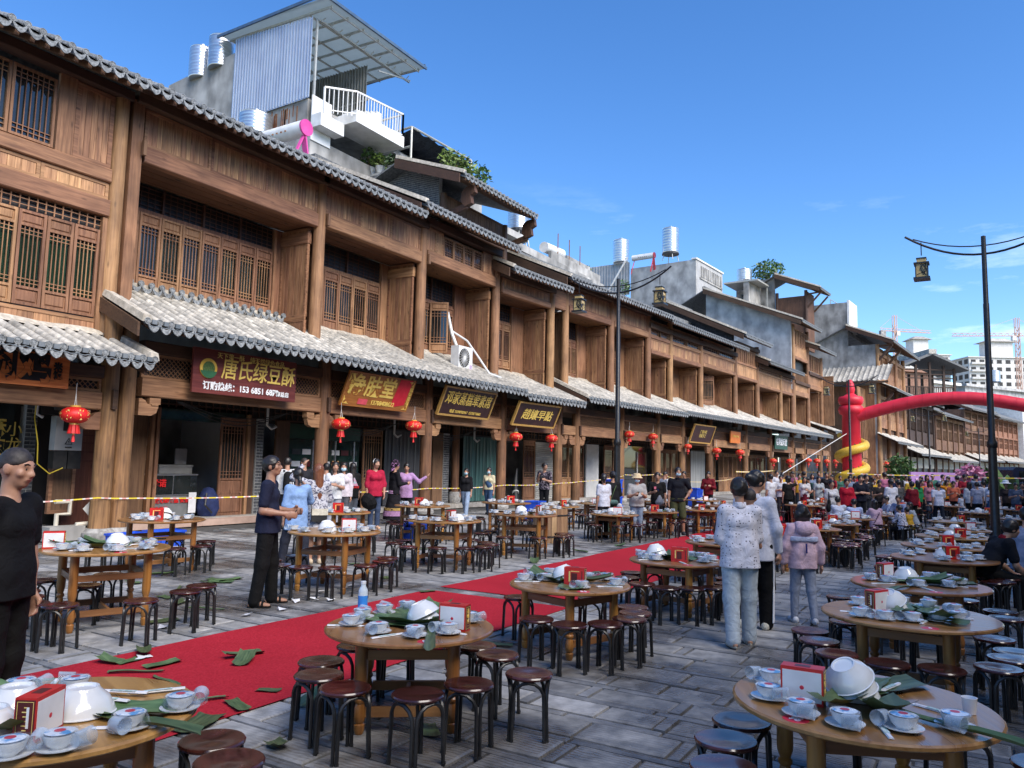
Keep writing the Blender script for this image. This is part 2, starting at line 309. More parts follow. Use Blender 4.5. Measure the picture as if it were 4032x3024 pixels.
def leaf_meshes(w, h, kind):
    """(frame mesh, lattice mesh, pane mesh) of one lattice casement; origin bottom left, face -y"""
    def f():
        st = .055; mb = MB(); pz = .0
        if kind == 'tall': b0, b1, t0, t1 = .06, h*.17, h*.86, h-.06
        elif kind == 'door': b0, b1, t0, t1 = .06, h*.36, h*.93, h-.05
        else: b0, b1, t0, t1 = 0, 0, h, h
        mb.box(0, st, -.05, 0, 0, h); mb.box(w-st, w, -.05, 0, 0, h)
        mb.box(st, w-st, -.05, 0, 0, .05); mb.box(st, w-st, -.05, 0, h-.05, h)
        lz0, lz1 = (b1+.05 if b1 else .05), (t0-.05 if b1 else h-.05)
        if b1:
            mb.box(st, w-st, -.05, 0, b1, b1+.05); mb.box(st, w-st, -.05, 0, t0-.05, t0)
            for za, zb in ((.05, b1), (t0, h-.05)):
                mb.box(st, w-st, -.018, 0, za, zb); e = .022
                mb.hexa([(st+e, -.018, za+e), (w-st-e, -.018, za+e), (w-st-e, -.018, zb-e), (st+e, -.018, zb-e), (st+2*e, -.038, za+2*e), (w-st-2*e, -.038, za+2*e), (w-st-2*e, -.038, zb-2*e), (st+2*e, -.038, zb-2*e)])
            if kind == 'door':
                mb.box(st, w-st, -.05, 0, h*.22, h*.22+.05)
        lb = MB(); bw = .016; nv = 4 if w < .75 else 6
        for i in range(1, nv+1):
            x = st+(w-2*st)*i/(nv+1); lb.box(x-bw/2, x+bw/2, -.034, -.012, lz0, lz1)
        cell = (w-2*st)/(nv+1)
        rows = [lz0+cell*.9, lz0+cell*1.8, lz1-cell*.9, lz1-cell*1.8] if lz1-lz0 > 4.5*cell else [lz0+(lz1-lz0)*.5]
        if kind == 'low': rows = [lz0+(lz1-lz0)*.33, lz0+(lz1-lz0)*.66]
        for z in rows: lb.box(st, w-st, -.031, -.009, z-bw/2, z+bw/2)
        pb = MB(); pb.box(st*.8, w-st*.8, .004, .010, lz0-.02, lz1+.02)
        pc = MB(); k = 9; vs = []; 
        for i in range(k*2+1):
            x = st+(w-2*st)*i/(2*k); yy = .05+.012*(i % 2); vs += [(x, yy, lz0), (x, yy, lz1)]
        pc.add(vs, [(2*i, 2*i+2, 2*i+3, 2*i+1) for i in range(2*k)])
        return mb.mesh('lattice_window', WV), lb.mesh('lattice', WV), pb.mesh('window_pane', GLASS), pc.mesh('curtain', CURT), pc.mesh('curtain', CURW)
    return cached(('leaf', round(w, 2), round(h, 2), kind), f)
def clear_glass():
    m = bpy.data.materials.new('clear_pane'); m.use_nodes = True; t = m.node_tree; N = t.nodes; l = t.links.new; o = N['Material Output']; b = N['Principled BSDF']
    b.inputs['Base Color'].default_value = (.02, .025, .025, 1); b.inputs['Roughness'].default_value = .03
    tr = N.new('ShaderNodeBsdfTransparent'); tr.inputs[0].default_value = (.75, .8, .78, 1); mx = N.new('ShaderNodeMixShader'); fr = N.new('ShaderNodeFresnel'); fr.inputs[0].default_value = 1.5
    ad = N.new('ShaderNodeMath'); ad.inputs[1].default_value = .12; l(fr.outputs[0], ad.inputs[0]); l(ad.outputs[0], mx.inputs[0]); l(tr.outputs[0], mx.inputs[1]); l(b.outputs[0], mx.inputs[2]); l(mx.outputs[0], o.inputs['Surface']); return m
CGL = clear_glass()
def casement(root, x, y, z, w, h, kind='tall', cur=0, rz=0, name='lattice_window'):
    f, lat, pane, cg, cw = leaf_meshes(w, h, kind)
    p = ob(name, f, root, (x, y, z), rz); ob('lattice', lat, p)
    q = ob('window_pane', pane, p)
    if cur:
        q.material_slots[0].link = 'OBJECT'; q.material_slots[0].material = CGL; ob('curtain', cg if cur == 1 else cw, p)
        # dark room behind the cloth
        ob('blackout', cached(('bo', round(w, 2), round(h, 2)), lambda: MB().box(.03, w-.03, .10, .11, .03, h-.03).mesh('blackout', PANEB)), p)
    return p
def casements(root, x0, x1, y, z0, z1, n, kind='tall', cur=None, gap=.02):
    w = (x1-x0)/n
    for i in range(n):
        c = cur[i % len(cur)] if cur else 0
        casement(root, x0+i*w+gap/2, y, z0, w-gap, z1-z0, kind, c)
def lattice_frieze(root, x0, x1, y, z0, z1, step=.11, name='lattice_frieze'):
    """diagonal lattice in a frame"""
    mb = MB(); w, h = x1-x0, z1-z0; e = .05
    for a, b, c, d in ((0, w, 0, e), (0, w, h-e, h), (0, e, e, h-e), (w-e, w, e, h-e)): mb.box(a, b, -.04, .02, c, d)
    n = int((w+h)/step)
    for i in range(1, n):
        t = i*step
        for sgn in (1, -1):
            # line x - z = c  clipped to the opening
            if sgn == 1: xa, xb = max(e, t-h+e), min(w-e, t-e); za, zb = t-xa, t-xb
            else: xa, xb = max(e, t-h+e), min(w-e, t-e); za, zb = h-(t-xa), h-(t-xb)
            if xb-xa > .02:
                yo = -.02 if sgn == 1 else -.004
                mb.bar((xa, yo, za), (xb, yo, zb), .012, .016, up=(0, 1, 0))
    mb.box(e*.5, w-e*.5, .022, .026, e*.5, h-e*.5, 1)
    return part(name, mb, [WH, PANEB], root, loc=(x0, y, z0))
def tube_tile_mesh(L, r, m, key):
    def f():
        mb = MB(); n = 7; vs = []
        for k, (y, rr) in enumerate(((0, r), (L, r*.92))):
            for j in range(n):
                a = math.pi*j/(n-1); vs.append((rr*math.cos(a), y, rr*math.sin(a)*1.05))
        fs = [(j, j+1, n+j+1, n+j) for j in range(n-1)]+[tuple(range(n))]
        mb.add(vs, [tuple(reversed(q)) for q in fs]); return mb.mesh('cover_tile', m, True, 60)
    return cached(('tt', round(L, 3), r, m.name), f)
def cap_mesh(r, m):
    def f():
        mb = MB(); M = Matrix.Rotation(R(90), 4, 'X')
        mb.lathe([(0, .03), (r*.62, .03), (r*.70, .02), (r*.82, .03), (r, .028), (r, -.03)], 14, M=M); return mb.mesh('eave_cap', m, True, 30)
    return cached(('cap', r, m.name), f)
def drip_mesh(w, h, m):
    def f():
        mb = MB(); n = 8; P = []
        for i in range(n+1):
            t = i/n; x = (t-.5)*w; z = -h*(math.sin(math.pi*t)**.55)*(.82+.18*(1-abs(2*t-1))); P.append((x, z))
        top = [(x, .055-.09*math.cos((x/w)*math.pi)*.9) for x, z in reversed(P)]
        mb.prism(P+top, -.014, .012, 'y'); return mb.mesh('drip_tile', m)
    return cached(('drip', round(w, 2), h, m.name), f)
CAPCOUNT = [0]
def canopy(root, x0, x1, ye, ze, yw, zw, pitch=.265, tiles=0, detail=True, name='canopy_roof', verge_l=False, verge_r=False, tl=.30, m=None, lights=True, under=True):
    """pent roof: eave line at (ye, ze) rising to the wall at (yw, zw). tiles: how many cover tiles become objects of their own"""
    m = m or TILE; sl = math.hypot(yw-ye, zw-ze); ang = math.atan2(zw-ze, yw-ye)
    mb = MB(); t = .05; nx, ny = -math.sin(ang), math.cos(ang)
    # deck, fascia and rafters
    o = lambda y, z, k: (y+nx*k, z+ny*k)
    prof = [(0, ye+.02, ze-.10), (0, yw, zw-.06)]
    mb.hexa([(x0, ye+.03, ze-.11), (x1, ye+.03, ze-.11), (x1, yw, zw-.09), (x0, yw, zw-.09), (x0, ye+.03, ze-.07), (x1, ye+.03, ze-.07), (x1, yw, zw-.05), (x0, yw, zw-.05)], 0)
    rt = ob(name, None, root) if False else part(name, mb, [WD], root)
    n = max(2, int(round((x1-x0)/pitch))); p = (x1-x0)/n
    # pan tiles between the covers: one corrugated sheet of many courses
    pb = MB(); nc = max(2, int(sl/.13)); vs = []; k = 5
    for c in range(nc):
        for e in (0, 1):
            f = (c+e)/nc; yy, zz = ye-.03+(yw-ye+.03)*f, ze-.035+(zw-ze)*f+(.018 if e == 0 else 0)
            for i in range(n):
                for j in range(k):
                    u = j/(k-1); vs.append((x0+(i+u)*p, yy, zz-.035*math.sin(math.pi*u)))
    row = n*k; fs = []
    for c in range(nc):
        for i in range(n):
            for j in range(k-1):
                a = (2*c)*row+i*k+j; fs.append((a, a+1, a+row+1, a+row))
    pb.add(vs, fs); q = part('pan_tiles', pb, TILED, rt, True, ang=25); q['kind'] = 'stuff'  # shade between the covers is put into this dark tile colour
    r = .076; nt_ = max(1, int(sl/tl)); tL = sl/nt_
    me = tube_tile_mesh(tL*1.12, r, m, 0); left = tiles; rest = MB()
    M0 = Matrix.Rotation(ang, 4, 'X')
    for i in range(n+1):
        x = x0+i*p
        for c in range(nt_):
            f = c/nt_; pos = Vector((x, ye+(yw-ye)*f, ze+(zw-ze)*f-.012))
            Mx = Matrix.Translation(pos) @ M0 @ Matrix.Rotation(R(rnd.uniform(-1.5, 1.5)), 4, 'Z')
            if left > 0: ob('cover_tile', me, rt, M=Mx); left -= 1
            else:
                o_ = len(rest.v); rest.v += [tuple(Mx @ v.co) for v in me.vertices]; rest.f += [tuple(o_+a for a in pl.vertices) for pl in me.polygons]; rest.m += [0]*len(me.polygons)
    if rest.v:
        rr = part('cover_tiles', rest, m, rt, True, ang=60); rr['kind'] = 'stuff'
    eave_trim(rt, x0, x1, ye, ze, n, detail, lights)
    for flag, xx in ((verge_l, x0), (verge_r, x1)):
        if flag:
            vb = MB(); vb.hexa([(xx-.12, ye-.02, ze-.02), (xx+.10, ye-.02, ze-.02), (xx+.10, yw, zw), (xx-.12, yw, zw), (xx-.09, ye-.02, ze+.13), (xx+.07, ye-.02, ze+.13), (xx+.07, yw, zw+.13), (xx-.09, yw, zw+.13)])
            part('verge', vb, MORT, rt)
            vb = MB(); vb.hexa([(xx-.16, ye+.05, ze-.32), (xx-.11, ye+.05, ze-.32), (xx-.11, yw, zw-.36), (xx-.16, yw, zw-.36), (xx-.16, ye+.05, ze-.04), (xx-.11, ye+.05, ze-.04), (xx-.11, yw, zw-.04), (xx-.16, yw, zw-.04)])
            part('barge_board', vb, WD, rt)
    # mortar flashing along the wall
    fb = MB(); nn = max(3, int((x1-x0)/.25)); vs = []
    for i in range(nn+1):
        x = x0+(x1-x0)*i/nn; h = .05+.05*rnd.random(); d = .16+.10*rnd.random()
        vs += [(x, yw-d, zw-d*math.tan(ang)+.04), (x, yw-d*.3, zw+h), (x, yw+.02, zw+h+.03)]
    fb.add(vs, [(3*i+j, 3*i+j+3, 3*i+j+4, 3*i+j+1) for i in range(nn) for j in (0, 1)])
    part('flashing', fb, MORT, rt, True)
    if under:
        ub = MB(); k = int((x1-x0)/.36)
        for i in range(k):
            x = x0+.2+i*.36; ub.hexa([(x-.035, ye+.06, ze-.19), (x+.035, ye+.06, ze-.19), (x+.035, yw, zw-.18), (x-.035, yw, zw-.18), (x-.035, ye+.06, ze-.112), (x+.035, ye+.06, ze-.112), (x+.035, yw, zw-.092), (x-.035, yw, zw-.092)])
        u = part('rafters', ub, WD, rt); u['kind'] = 'stuff'
    return rt
def eave_trim(rt, x0, x1, ye, ze, n, detail, lights=True, mt=None):
    p = (x1-x0)/n; cm = cap_mesh(.070, TILEC); dm = drip_mesh(p*.90, .135, TILEC)
    if detail:
        for i in range(n+1): ob('eave_cap', cm, rt, (x0+i*p, ye-.01, ze), (0, R(rnd.uniform(0, 360)), 0))
        for i in range(n): ob('drip_tile', dm, rt, (x0+(i+.5)*p, ye-.035, ze-.10+.012*rnd.uniform(-1, 1)), (R(-8), R(rnd.uniform(-3, 3)), 0))
    else:
        mb = MB()
        for me, off, cnt, dx in ((cm, (0, -.01, 0), n+1, 0), (dm, (0, -.035, -.10), n, .5)):
            for i in range(cnt):
                o_ = len(mb.v); px = x0+(i+dx)*p
                mb.v += [(v.co.x+px, v.co.y+ye+off[1], v.co.z+ze+off[2]) for v in me.vertices]; mb.f += [tuple(o_+a for a in q.vertices) for q in me.polygons]; mb.m += [0]*len(me.polygons)
        q = part('eave_tiles', mb, TILEC, rt); q['kind'] = 'stuff'
    if lights:
        lb = MB()
        for i in range(n):
            x = x0+(i+.5)*p; lb.box(x-.05, x+.05, ye-.06, ye-.01, ze-.055, ze+.035)
        lb.tube([(x0+(x1-x0)*i/(4*n), ye-.045, ze-.075-.03*abs(math.sin(i*.9))) for i in range(4*n+1)], .011, 5)
        part('light_string', lb, mk('led_housing', (.10, .12, .135), (.17, .19, .205), rough=.5), rt)
def main_roof(root, x0, x1, ye, ze, depth=5.2, rise=.46, pitch=.265, detail=True, verge_l=False, verge_r=False, mt=None, name='main_roof', gable=None):
    mb = MB(); yr = ye+depth; zr = ze+depth*rise
    mb.hexa([(x0, ye+.03, ze-.13), (x1, ye+.03, ze-.13), (x1, yr, zr-.13), (x0, yr, zr-.13), (x0, ye+.03, ze-.06), (x1, ye+.03, ze-.06), (x1, yr, zr-.06), (x0, yr, zr-.06)])
    mb.hexa([(x0, yr+.001, zr-.13), (x1, yr+.001, zr-.13), (x1, yr+depth*.8, ze), (x0, yr+depth*.8, ze), (x0, yr+.001, zr-.06), (x1, yr+.001, zr-.06), (x1, yr+depth*.8, ze+.07), (x0, yr+depth*.8, ze+.07)])
    rt = part(name, mb, [TILED], root)
    n = max(2, int(round((x1-x0)/pitch))); p = (x1-x0)/n; pb = MB(); k = 7; vs = []
    # rolled tile sheet over the slope (seen at a grazing angle only)
    for y, z in ((ye, ze-.03), (yr, zr-.02)):
        for i in range(n):
            for j in range(k):
                u = j/k; vs.append((x0+(i+u)*p, y, z+(.085*max(0, math.cos(2*math.pi*u)))**1.0))
        vs.append((x1, y, z+.085))
    row = n*k+1; pb.add(vs, [(a, a+1, row+a+1, row+a) for a in range(row-1)]); q = part('tile_courses', pb, mt or TILED, rt, True, ang=60)
    q['kind'] = 'stuff'
    # cover tile of the eave row
    me = tube_tile_mesh(.34, .074, TILEC, 0); M0 = Matrix.Rotation(math.atan(rise), 4, 'X')
    if detail:
        for i in range(n+1): ob('cover_tile', me, rt, M=Matrix.Translation((x0+i*p, ye-.005, ze-.012)) @ M0)
    eave_trim(rt, x0, x1, ye, ze, n, detail, False)
    rb = MB(); kk = int((x1-x0)/p)
    for i in range(kk): x = x0+(i+.5)*p; rb.hexa([(x-.04, ye+.05, ze-.24), (x+.04, ye+.05, ze-.24), (x+.04, ye+1.5, ze+.45), (x-.04, ye+1.5, ze+.45), (x-.04, ye+.05, ze-.135), (x+.04, ye+.05, ze-.135), (x+.04, ye+1.5, ze+.55), (x-.04, ye+1.5, ze+.55)])
    q = part('rafters', rb, WKM, rt); q['kind'] = 'stuff'
    if gable is not None:
        gm, gz = gable; y0g = ye+1.05; part('gable_infill', MB().hexa([(x0+.5, y0g, gz), (x0+.7, y0g, gz), (x0+.7, yr, gz), (x0+.5, yr, gz), (x0+.5, y0g, ze-.15+1.05*rise), (x0+.7, y0g, ze-.15+1.05*rise), (x0+.7, yr, zr-.15), (x0+.5, yr, zr-.15)]), gm, root)
    part('ridge', MB().box(x0, x1, yr-.12, yr+.12, zr-.05, zr+.22), TILED, rt)
    for flag, xx in ((verge_l, x0), (verge_r, x1)):
        if flag:
            s = -1 if flag == verge_l and xx == x0 else 1
            vb = MB(); vb.hexa([(xx-.14, ye-.03, ze-.02), (xx+.08, ye-.03, ze-.02), (xx+.08, yr, zr), (xx-.14, yr, zr), (xx-.10, ye-.03, ze+.12), (xx+.05, ye-.03, ze+.12), (xx+.05, yr, zr+.14), (xx-.10, yr, zr+.14)]); part('verge', vb, MORT, rt)
            vb = MB(); vb.hexa([(xx-.20, ye+.1, ze-.38), (xx-.145, ye+.1, ze-.38), (xx-.145, yr, zr-.42), (xx-.20, yr, zr-.42), (xx-.20, ye+.1, ze-.04), (xx-.145, ye+.1, ze-.04), (xx-.145, yr, zr-.04), (xx-.20, yr, zr-.04)]); part('barge_board', vb, WD, rt)
    return rt
def bracket(root, x, y, z, s, m=None):
    """carved corbel under the beam, growing from a column towards s = +1 / -1 along x"""
    P = [(0, -.40), (.30, -.40), (.42, -.34), (.46, -.22), (.46, -.15), (.20, -.15), (.14, -.07), (.06, -.04), (0, -.04)]
    mb = MB(); mb.prism([(s*a, b) for a, b in (P if s > 0 else P[::-1])], -.07, .07, 'y')
    mb.box(min(s*.24, s*.50), max(s*.24, s*.50), -.085, .085, -.148, -.012); mb.box(min(s*.29, s*.45), max(s*.29, s*.45), -.09, .09, -.18, -.151)
    return part('corbel', mb, WH, root, loc=(x, y, z))
def balcony_bay(root, x0, x1, win, zb, beam_z, top, leaves, cur, rec=1.25, fine=True, nsub=3, wz=(5.62, 7.5), kind='boards', beam_h=.38, zfl=4.9):
    """upper storey between columns at x0 and x1: recessed windows, boarded cheeks, beam and boarded band"""
    w0, w1 = win; xa, xb = x0+.17, x1-.17
    beam(root, xa, xb, -.11, .11, beam_z, beam_z+beam_h)
    if kind == 'boards':
        n = nsub; ww = (xb-xa)/n
        for i in range(n): board_panel(root, xa+i*ww+.005, xa+(i+1)*ww-.005, .02, beam_z+beam_h+.004, top, fine=fine, pw=.125)
    elif kind == 'win':
        board_panel(root, xa, xa+.55, .02, beam_z+beam_h+.004, top, fine=fine); board_panel(root, xa+.56, xa+.95, .02, beam_z+beam_h+.004, top, fine=fine)
        casements(root, xa+.98, xa+3.42, .02, beam_z+beam_h+.004, top-.10, 4, 'plain')
        board_panel(root, xa+3.45, xa+3.80, .02, beam_z+beam_h+.004, top, fine=fine); board_panel(root, xa+3.82, xb, .02, beam_z+beam_h+.004, top, fine=fine)
    elif kind == 'low':       # planks below, a strip of small lattice windows above
        zm = beam_z+beam_h; board_panel(root, xa, xb, .02, zm+.004, zm+.62, fine=fine, pw=.30)
        beam(root, xa, xb, -.09, .09, zm+.624, zm+.80)
        ww = (xb-xa)/2
        for i in range(2): casement(root, xa+i*ww+.10, .03, zm+.804, ww-.2, .46, 'low')
        board_panel(root, xa, xb, .06, zm+1.27, top+.5, fine=False)
    elif kind == 'lowlat':
        zm = beam_z+beam_h; board_panel(root, xa, xb, .02, zm+.004, zm+.75, fine=fine, pw=.36); beam(root, xa, xb, -.09, .09, zm+.754, zm+.90)
        casements(root, xa+.12, xb-.12, .03, zm+.904, top, max(3, int((xb-xa)/.42)), 'plain')
    # dark plate above the band
    beam(root, x0-.1, x1+.1, -.20, .16, top+.02, top+.28, 'wall_plate', WD)
    # ceiling
    cb = MB(); k = int((rec)/.16)
    for i in range(k): cb.box(xa, xb, .12+i*.16, .12+i*.16+.15, beam_z+.03+.004*(i % 2), beam_z+.07)
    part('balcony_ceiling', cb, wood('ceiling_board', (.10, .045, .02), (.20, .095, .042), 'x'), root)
    # cheeks
    board_panel(root, .18, rec-.02, xb-.03, zfl+.75, beam_z-.002, vert='x', fine=fine, pw=.13, rail=.06); beamx = MB().box(-.06, 0, .18, rec-.02, zfl+.66, zfl+.745)
    part('cheek_rail', beamx, WY, root, loc=(xb-.03, 0, 0)); board_panel(root, .18, rec-.02, xb-.03, zfl-.1, zfl+.655, vert='x', fine=fine, pw=.13, rail=.04)
    part('cheek', MB().box(0, .04, .18, rec, zfl-.1, beam_z), WV, root, loc=(xa-.02, 0, 0))
    part('cheek_beam', MB().box(-.05, .09, .16, rec, beam_z-.45, beam_z-.14), WY, root, loc=(xb-.06, 0, 0))
    # window wall
    z0, z1 = wz
    mb = MB(); mb.box(xa, w0-.02, rec, rec+.08, zfl, beam_z+.02); mb.box(w1+.02, xb, rec, rec+.08, zfl, beam_z+.02); mb.box(w0-.02, w1+.02, rec, rec+.08, zfl, z0)
    mb.box(w0-.02, w1+.02, rec, rec+.08, z1, z1+.10); mb.box(w0-.02, w1+.02, rec+.04, rec+.09, z1+.10, beam_z+.02, 1)
    part('window_wall', mb, [WV, PANEB], root)
    casements(root, w0, w1, rec-.005, z0+.003, z1-.003, leaves, 'tall', cur)
    tr = MB(); nn = max(2, leaves//2); ww = (w1-w0)/nn
    for i in range(nn):
        a = w0+i*ww; tr.box(a, a+.05, rec-.05, rec+.035, z1+.102, beam_z); 
        for j in range(5): tr.box(a+.055, a+ww-.005, rec-.02, rec+.005, z1+.18+j*.11, z1+.195+j*.11)
        for j in range(1, 6): tr.box(a+.05+(ww-.05)*j/6-.008, a+.05+(ww-.05)*j/6+.008, rec-.01, rec+.012, z1+.105, beam_z)
    part('transom_lattice', tr, WDV, root)
    for xx in (w0-.10, w1+.02): part('window_post', MB().box(0, .08, rec-.08, rec, zfl, beam_z-.01), WV, root, loc=(xx, 0, 0))
# ---------------------------------------------------------------- shop fronts, ground storey
YC = -.30; YI = 1.65        # front and inner column rows
GLG = mk('green_glass', (.010, .028, .024), (.03, .065, .055), ns=2, rough=.06, spec=.8)
STRIP = mk('strip_curtain_grey', (.035, .035, .037), (.095, .095, .10), sc=(22, 22, .4), ns=1.0, det=2, rough=.35)
STRIPT = mk('strip_curtain_teal', (.020, .062, .058), (.10, .22, .205), sc=(18, 18, .35), ns=1.0, det=3, rough=.3)
SHUT = mk('roller_shutter_ivory', (.42, .41, .37), (.54, .53, .48), ns=4, rough=.5, big=.15)
PINKST = mk('pink_step_stone', (.42, .29, .23), (.52, .37, .30), ns=5, rough=.6, big=.1)
PLAST = mk('shop_plaster', (.70, .71, .69), (.78, .79, .77), ns=3, rough=.8)
def brick_pier(root, x0, x1, y, z0, z1, fine=True, bh=.085, bw=.24):
    p = part('brick_pier', MB().box(x0, x1, y, y+.25, z0, z1), BRICKJ, root)
    n = int((z1-z0)/bh)
    mb = MB()
    for i in range(n):
        x = x0+.01-(bw/2 if i % 2 else 0)
        while x < x1-.02:
            a, b = max(x, x0+.01), min(x+bw-.018, x1-.01)
            if b-a > .03:
                if fine and i < 34: ob('brick', cached(('bk', round(b-a, 2)), lambda: MB().box(0, b-a, -.012, .01, 0, bh-.018).mesh('brick', BRICKM)), p, (a, y, z0+i*bh+.006))
                else: mb.box(a, b, y-.012, y+.01, z0+i*bh+.006, z0+(i+1)*bh-.012)
            x += bw
    if mb.v: q = part('bricks', mb, BRICKM, p); q['kind'] = 'stuff'
    return p
def wall_fill(root, x0, x1, y, z0, z1, m, name='shop_wall', t=.08):
    return part(name, MB().box(x0, x1, y, y+t, z0, z1), m, root)
def strip_curtain(root, x0, x1, y, z0, z1, m, w=.20):
    p = part('curtain_rail', MB().box(x0, x1, y-.02, y+.04, z1, z1+.06), BLKP, root); n = int((x1-x0)/w); ww = (x1-x0)/n
    me = cached(('strip', round(ww, 2), round(z1-z0, 2), m.name), lambda: MB().add([(-ww*.55, 0, 0), (0, .018, 0), (ww*.55, 0, 0), (-ww*.55, 0, z1-z0), (0, .018, z1-z0), (ww*.55, 0, z1-z0)], [(0, 1, 4, 3), (1, 2, 5, 4)]).mesh('curtain_strip', m, True))
    for i in range(n): ob('curtain_strip', me, p, (x0+(i+.5)*ww, y+(.012 if i % 2 else 0), z0))
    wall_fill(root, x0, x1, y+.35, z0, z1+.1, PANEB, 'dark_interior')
def roller(root, x0, x1, y, z0, z1):
    n = int((z1-z0)/.085); p = part('roller_shutter', MB().box(x0, x1, y+.02, y+.05, z0, z1), SHUT, root)
    me = cached(('slat', round(x1-x0, 2)), lambda: MB().prism([(.02, 0), (-.012, .015), (-.016, .042), (-.012, .070), (.02, .078)], 0, x1-x0, 'x').mesh('slat', SHUT))
    for i in range(n): ob('slat', me, p, (x0, y, z0+i*.085))
def doors(root, x0, x1, y, z0, z1, n):
    casements(root, x0, x1, y, z0, z1, n, 'door')
def ground_bay(root, x0, x1, wall, fine=True, frieze=True, zb=(2.98, 3.38), fz=(3.39, 3.92)):
    xa, xb = x0+.19, x1-.19
    beam(root, xa, xb, YC-.10, YC+.10, zb[0], zb[1])
    if frieze: lattice_frieze(root, xa, xb, YC, fz[0], fz[1], .11 if fine else .2)
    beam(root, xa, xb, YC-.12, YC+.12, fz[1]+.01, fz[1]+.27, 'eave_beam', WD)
    bracket(root, x0+.16, YC, zb[0]-.01, 1); bracket(root, x1-.16, YC, zb[0]-.01, -1)
    part('tenon', MB().box(-.05, .05, YC-.26, YC-.14, zb[0]+.02, zb[0]+.42), WD, root, loc=(x1, 0, 0))
    # porch ceiling and head wall
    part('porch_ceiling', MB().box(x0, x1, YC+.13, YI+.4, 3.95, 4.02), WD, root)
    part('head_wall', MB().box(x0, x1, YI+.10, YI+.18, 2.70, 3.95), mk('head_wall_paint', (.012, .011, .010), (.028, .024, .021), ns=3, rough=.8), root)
    hl = MB(); k = int((x1-x0)/.22)
    for i in range(k): hl.box(x0+.1+i*.22, x0+.13+i*.22, YI+.06, YI+.099, 2.86, 3.45)
    for zz in (2.80, 3.0, 3.3, 3.46): hl.box(x0+.05, x1-.05, YI+.065, YI+.095, zz, zz+.035)
    part('head_lattice', hl, WDV, root)
    part('step', MB().box(x0, x1, YI-.42, YI+.5, 0, .17), mk('porch_step', (.30, .28, .25), (.44, .41, .37), ns=6, rough=.8), root)
    wall(root, xa, xb)
def house(label, loc, rz): return thing('shop_house', label, 'building', loc, rz)
# ---- first house on the left
hA = house('timber shop house at left edge with green curtained lattice windows and mutton orange sign below'.replace('mutton ', ''), (0, 15.7, 0), 0)
column(hA, 9.24, YC, .22, 4.7, .19, .22); column(hA, 9.24, .02, 4.2, 9.5, .17)
canopy(hA, 4.2, 9.42, -1.5, 3.64, .0, 4.22, tiles=70, verge_r=True)
for i, c in enumerate((1, 1, 1, 1, 1, 1)): casement(hA, 5.74+i*.54, .03, 4.55, .52, 1.86, 'tall', c)
board_panel(hA, 5.6, 9.07, .04, 4.15, 4.52, pw=.3)
part('window_post', MB().box(0, .10, -.06, .06, 4.16, 6.7), WV, hA, loc=(8.98, 0, 0)); part('transom', MB().box(5.6, 9.07, .08, .10, 6.43, 6.71), PANEB, hA)
tl = MB()
for i in range(20): tl.box(5.7+i*.165, 5.72+i*.165, .0, .03, 6.43, 6.71)
for z in (6.50, 6.62): tl.box(5.6, 8.97, .005, .025, z, z+.016)
part('transom_lattice', tl, WV, hA)
beam(hA, 5, 9.07, -.12, .12, 6.72, 7.08); 
for a, b in ((5.2, 6.45), (6.46, 7.66), (7.67, 9.06)): board_panel(hA, a, b, .02, 7.085, 7.46, pw=.26)
beam(hA, 5, 9.07, -.10, .10, 7.465, 7.76)
for i in range(3): casement(hA, 5.30+i*.86, .02, 7.80, .84, 1.42, 'plain', 0)
part('upright_board', MB().box(0, .34, -.04, .04, 7.765, 9.4), WV, hA, loc=(7.90, 0, 0)); board_panel(hA, 8.25, 9.06, .02, 7.765, 9.38, pw=.14, rail=.09)
beam(hA, 4, 9.4, -.18, .14, 9.40, 9.62, 'wall_plate', WD)
def wallA(r, xa, xb):
    wall_fill(r, xa, 8.4, YI, .17, 2.8, GLASS); brick_pier(r, 8.62, 8.86, YI-.03, .10, 2.75)
    board_panel(r, 8.88, 9.42, YI-.6, .45, 2.9, pw=.27, m=WKM); part('panel_door', MB().box(9.44, 10.2, YI-.2, YI-.12, .1, 2.9), WRED, r)
    dl = MB()
    for z in (1.55, 1.75, 1.95, 2.12): dl.box(9.5, 10.15, YI-.215, YI-.20, z, z+.02)
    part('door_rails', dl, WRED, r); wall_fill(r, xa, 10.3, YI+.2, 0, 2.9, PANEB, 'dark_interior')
ground_bay(hA, 4.6, 9.24, wallA, zb=(2.62, 2.98), fz=(2.985, 3.25))
put_text('w1', hA, (8.05, YI-.02, 2.0)); put_text('w2', hA, (8.42, YI-.02, 1.85))
main_roof(hA, 3.5, 9.45, -1.0, 9.53)
part('rear_wall', MB().box(3.5, 9.4, 4.5, 9, 0, 9.3), CONC, hA)
# ---- second house: three bays with recessed balconies
hB = house('long timber shop house with three balcony bays behind the dark red snack sign', (0, 15.7, 0), 0)
part('column', MB().box(-.13, .13, -.13, .13, 4.2, 9.5), WL, hB, loc=(9.57, .02, 0)); column(hB, 9.63, YC, .22, 4.7, .18, .22)
for x in (15.2, 19.87, 24.5): column(hB, x, .02, 4.5, 9.75, .17); column(hB, x+.15, YC, .22, 4.7, .19, .22)
for x in (9.57, 15.2, 19.87, 24.5): part('tenon', MB().box(-.04, .04, -.24, -.16, 8.28, 8.62), WKM, hB, loc=(x+.12, 0, 0))
canopy(hB, 9.2, 24.4, -1.5, 4.40, 1.25, 5.64, tiles=300, verge_l=True)
balcony_bay(hB, 9.6, 15.2, (10.0, 14.62), 4.9, 8.18, 9.42, 8, [2, 0, 2, 0, 0, 2, 2, 2], nsub=3)
balcony_bay(hB, 15.2, 19.87, (16.0, 19.2), 4.9, 8.28, 9.46, 5, [0, 0, 0, 2, 0], nsub=3)
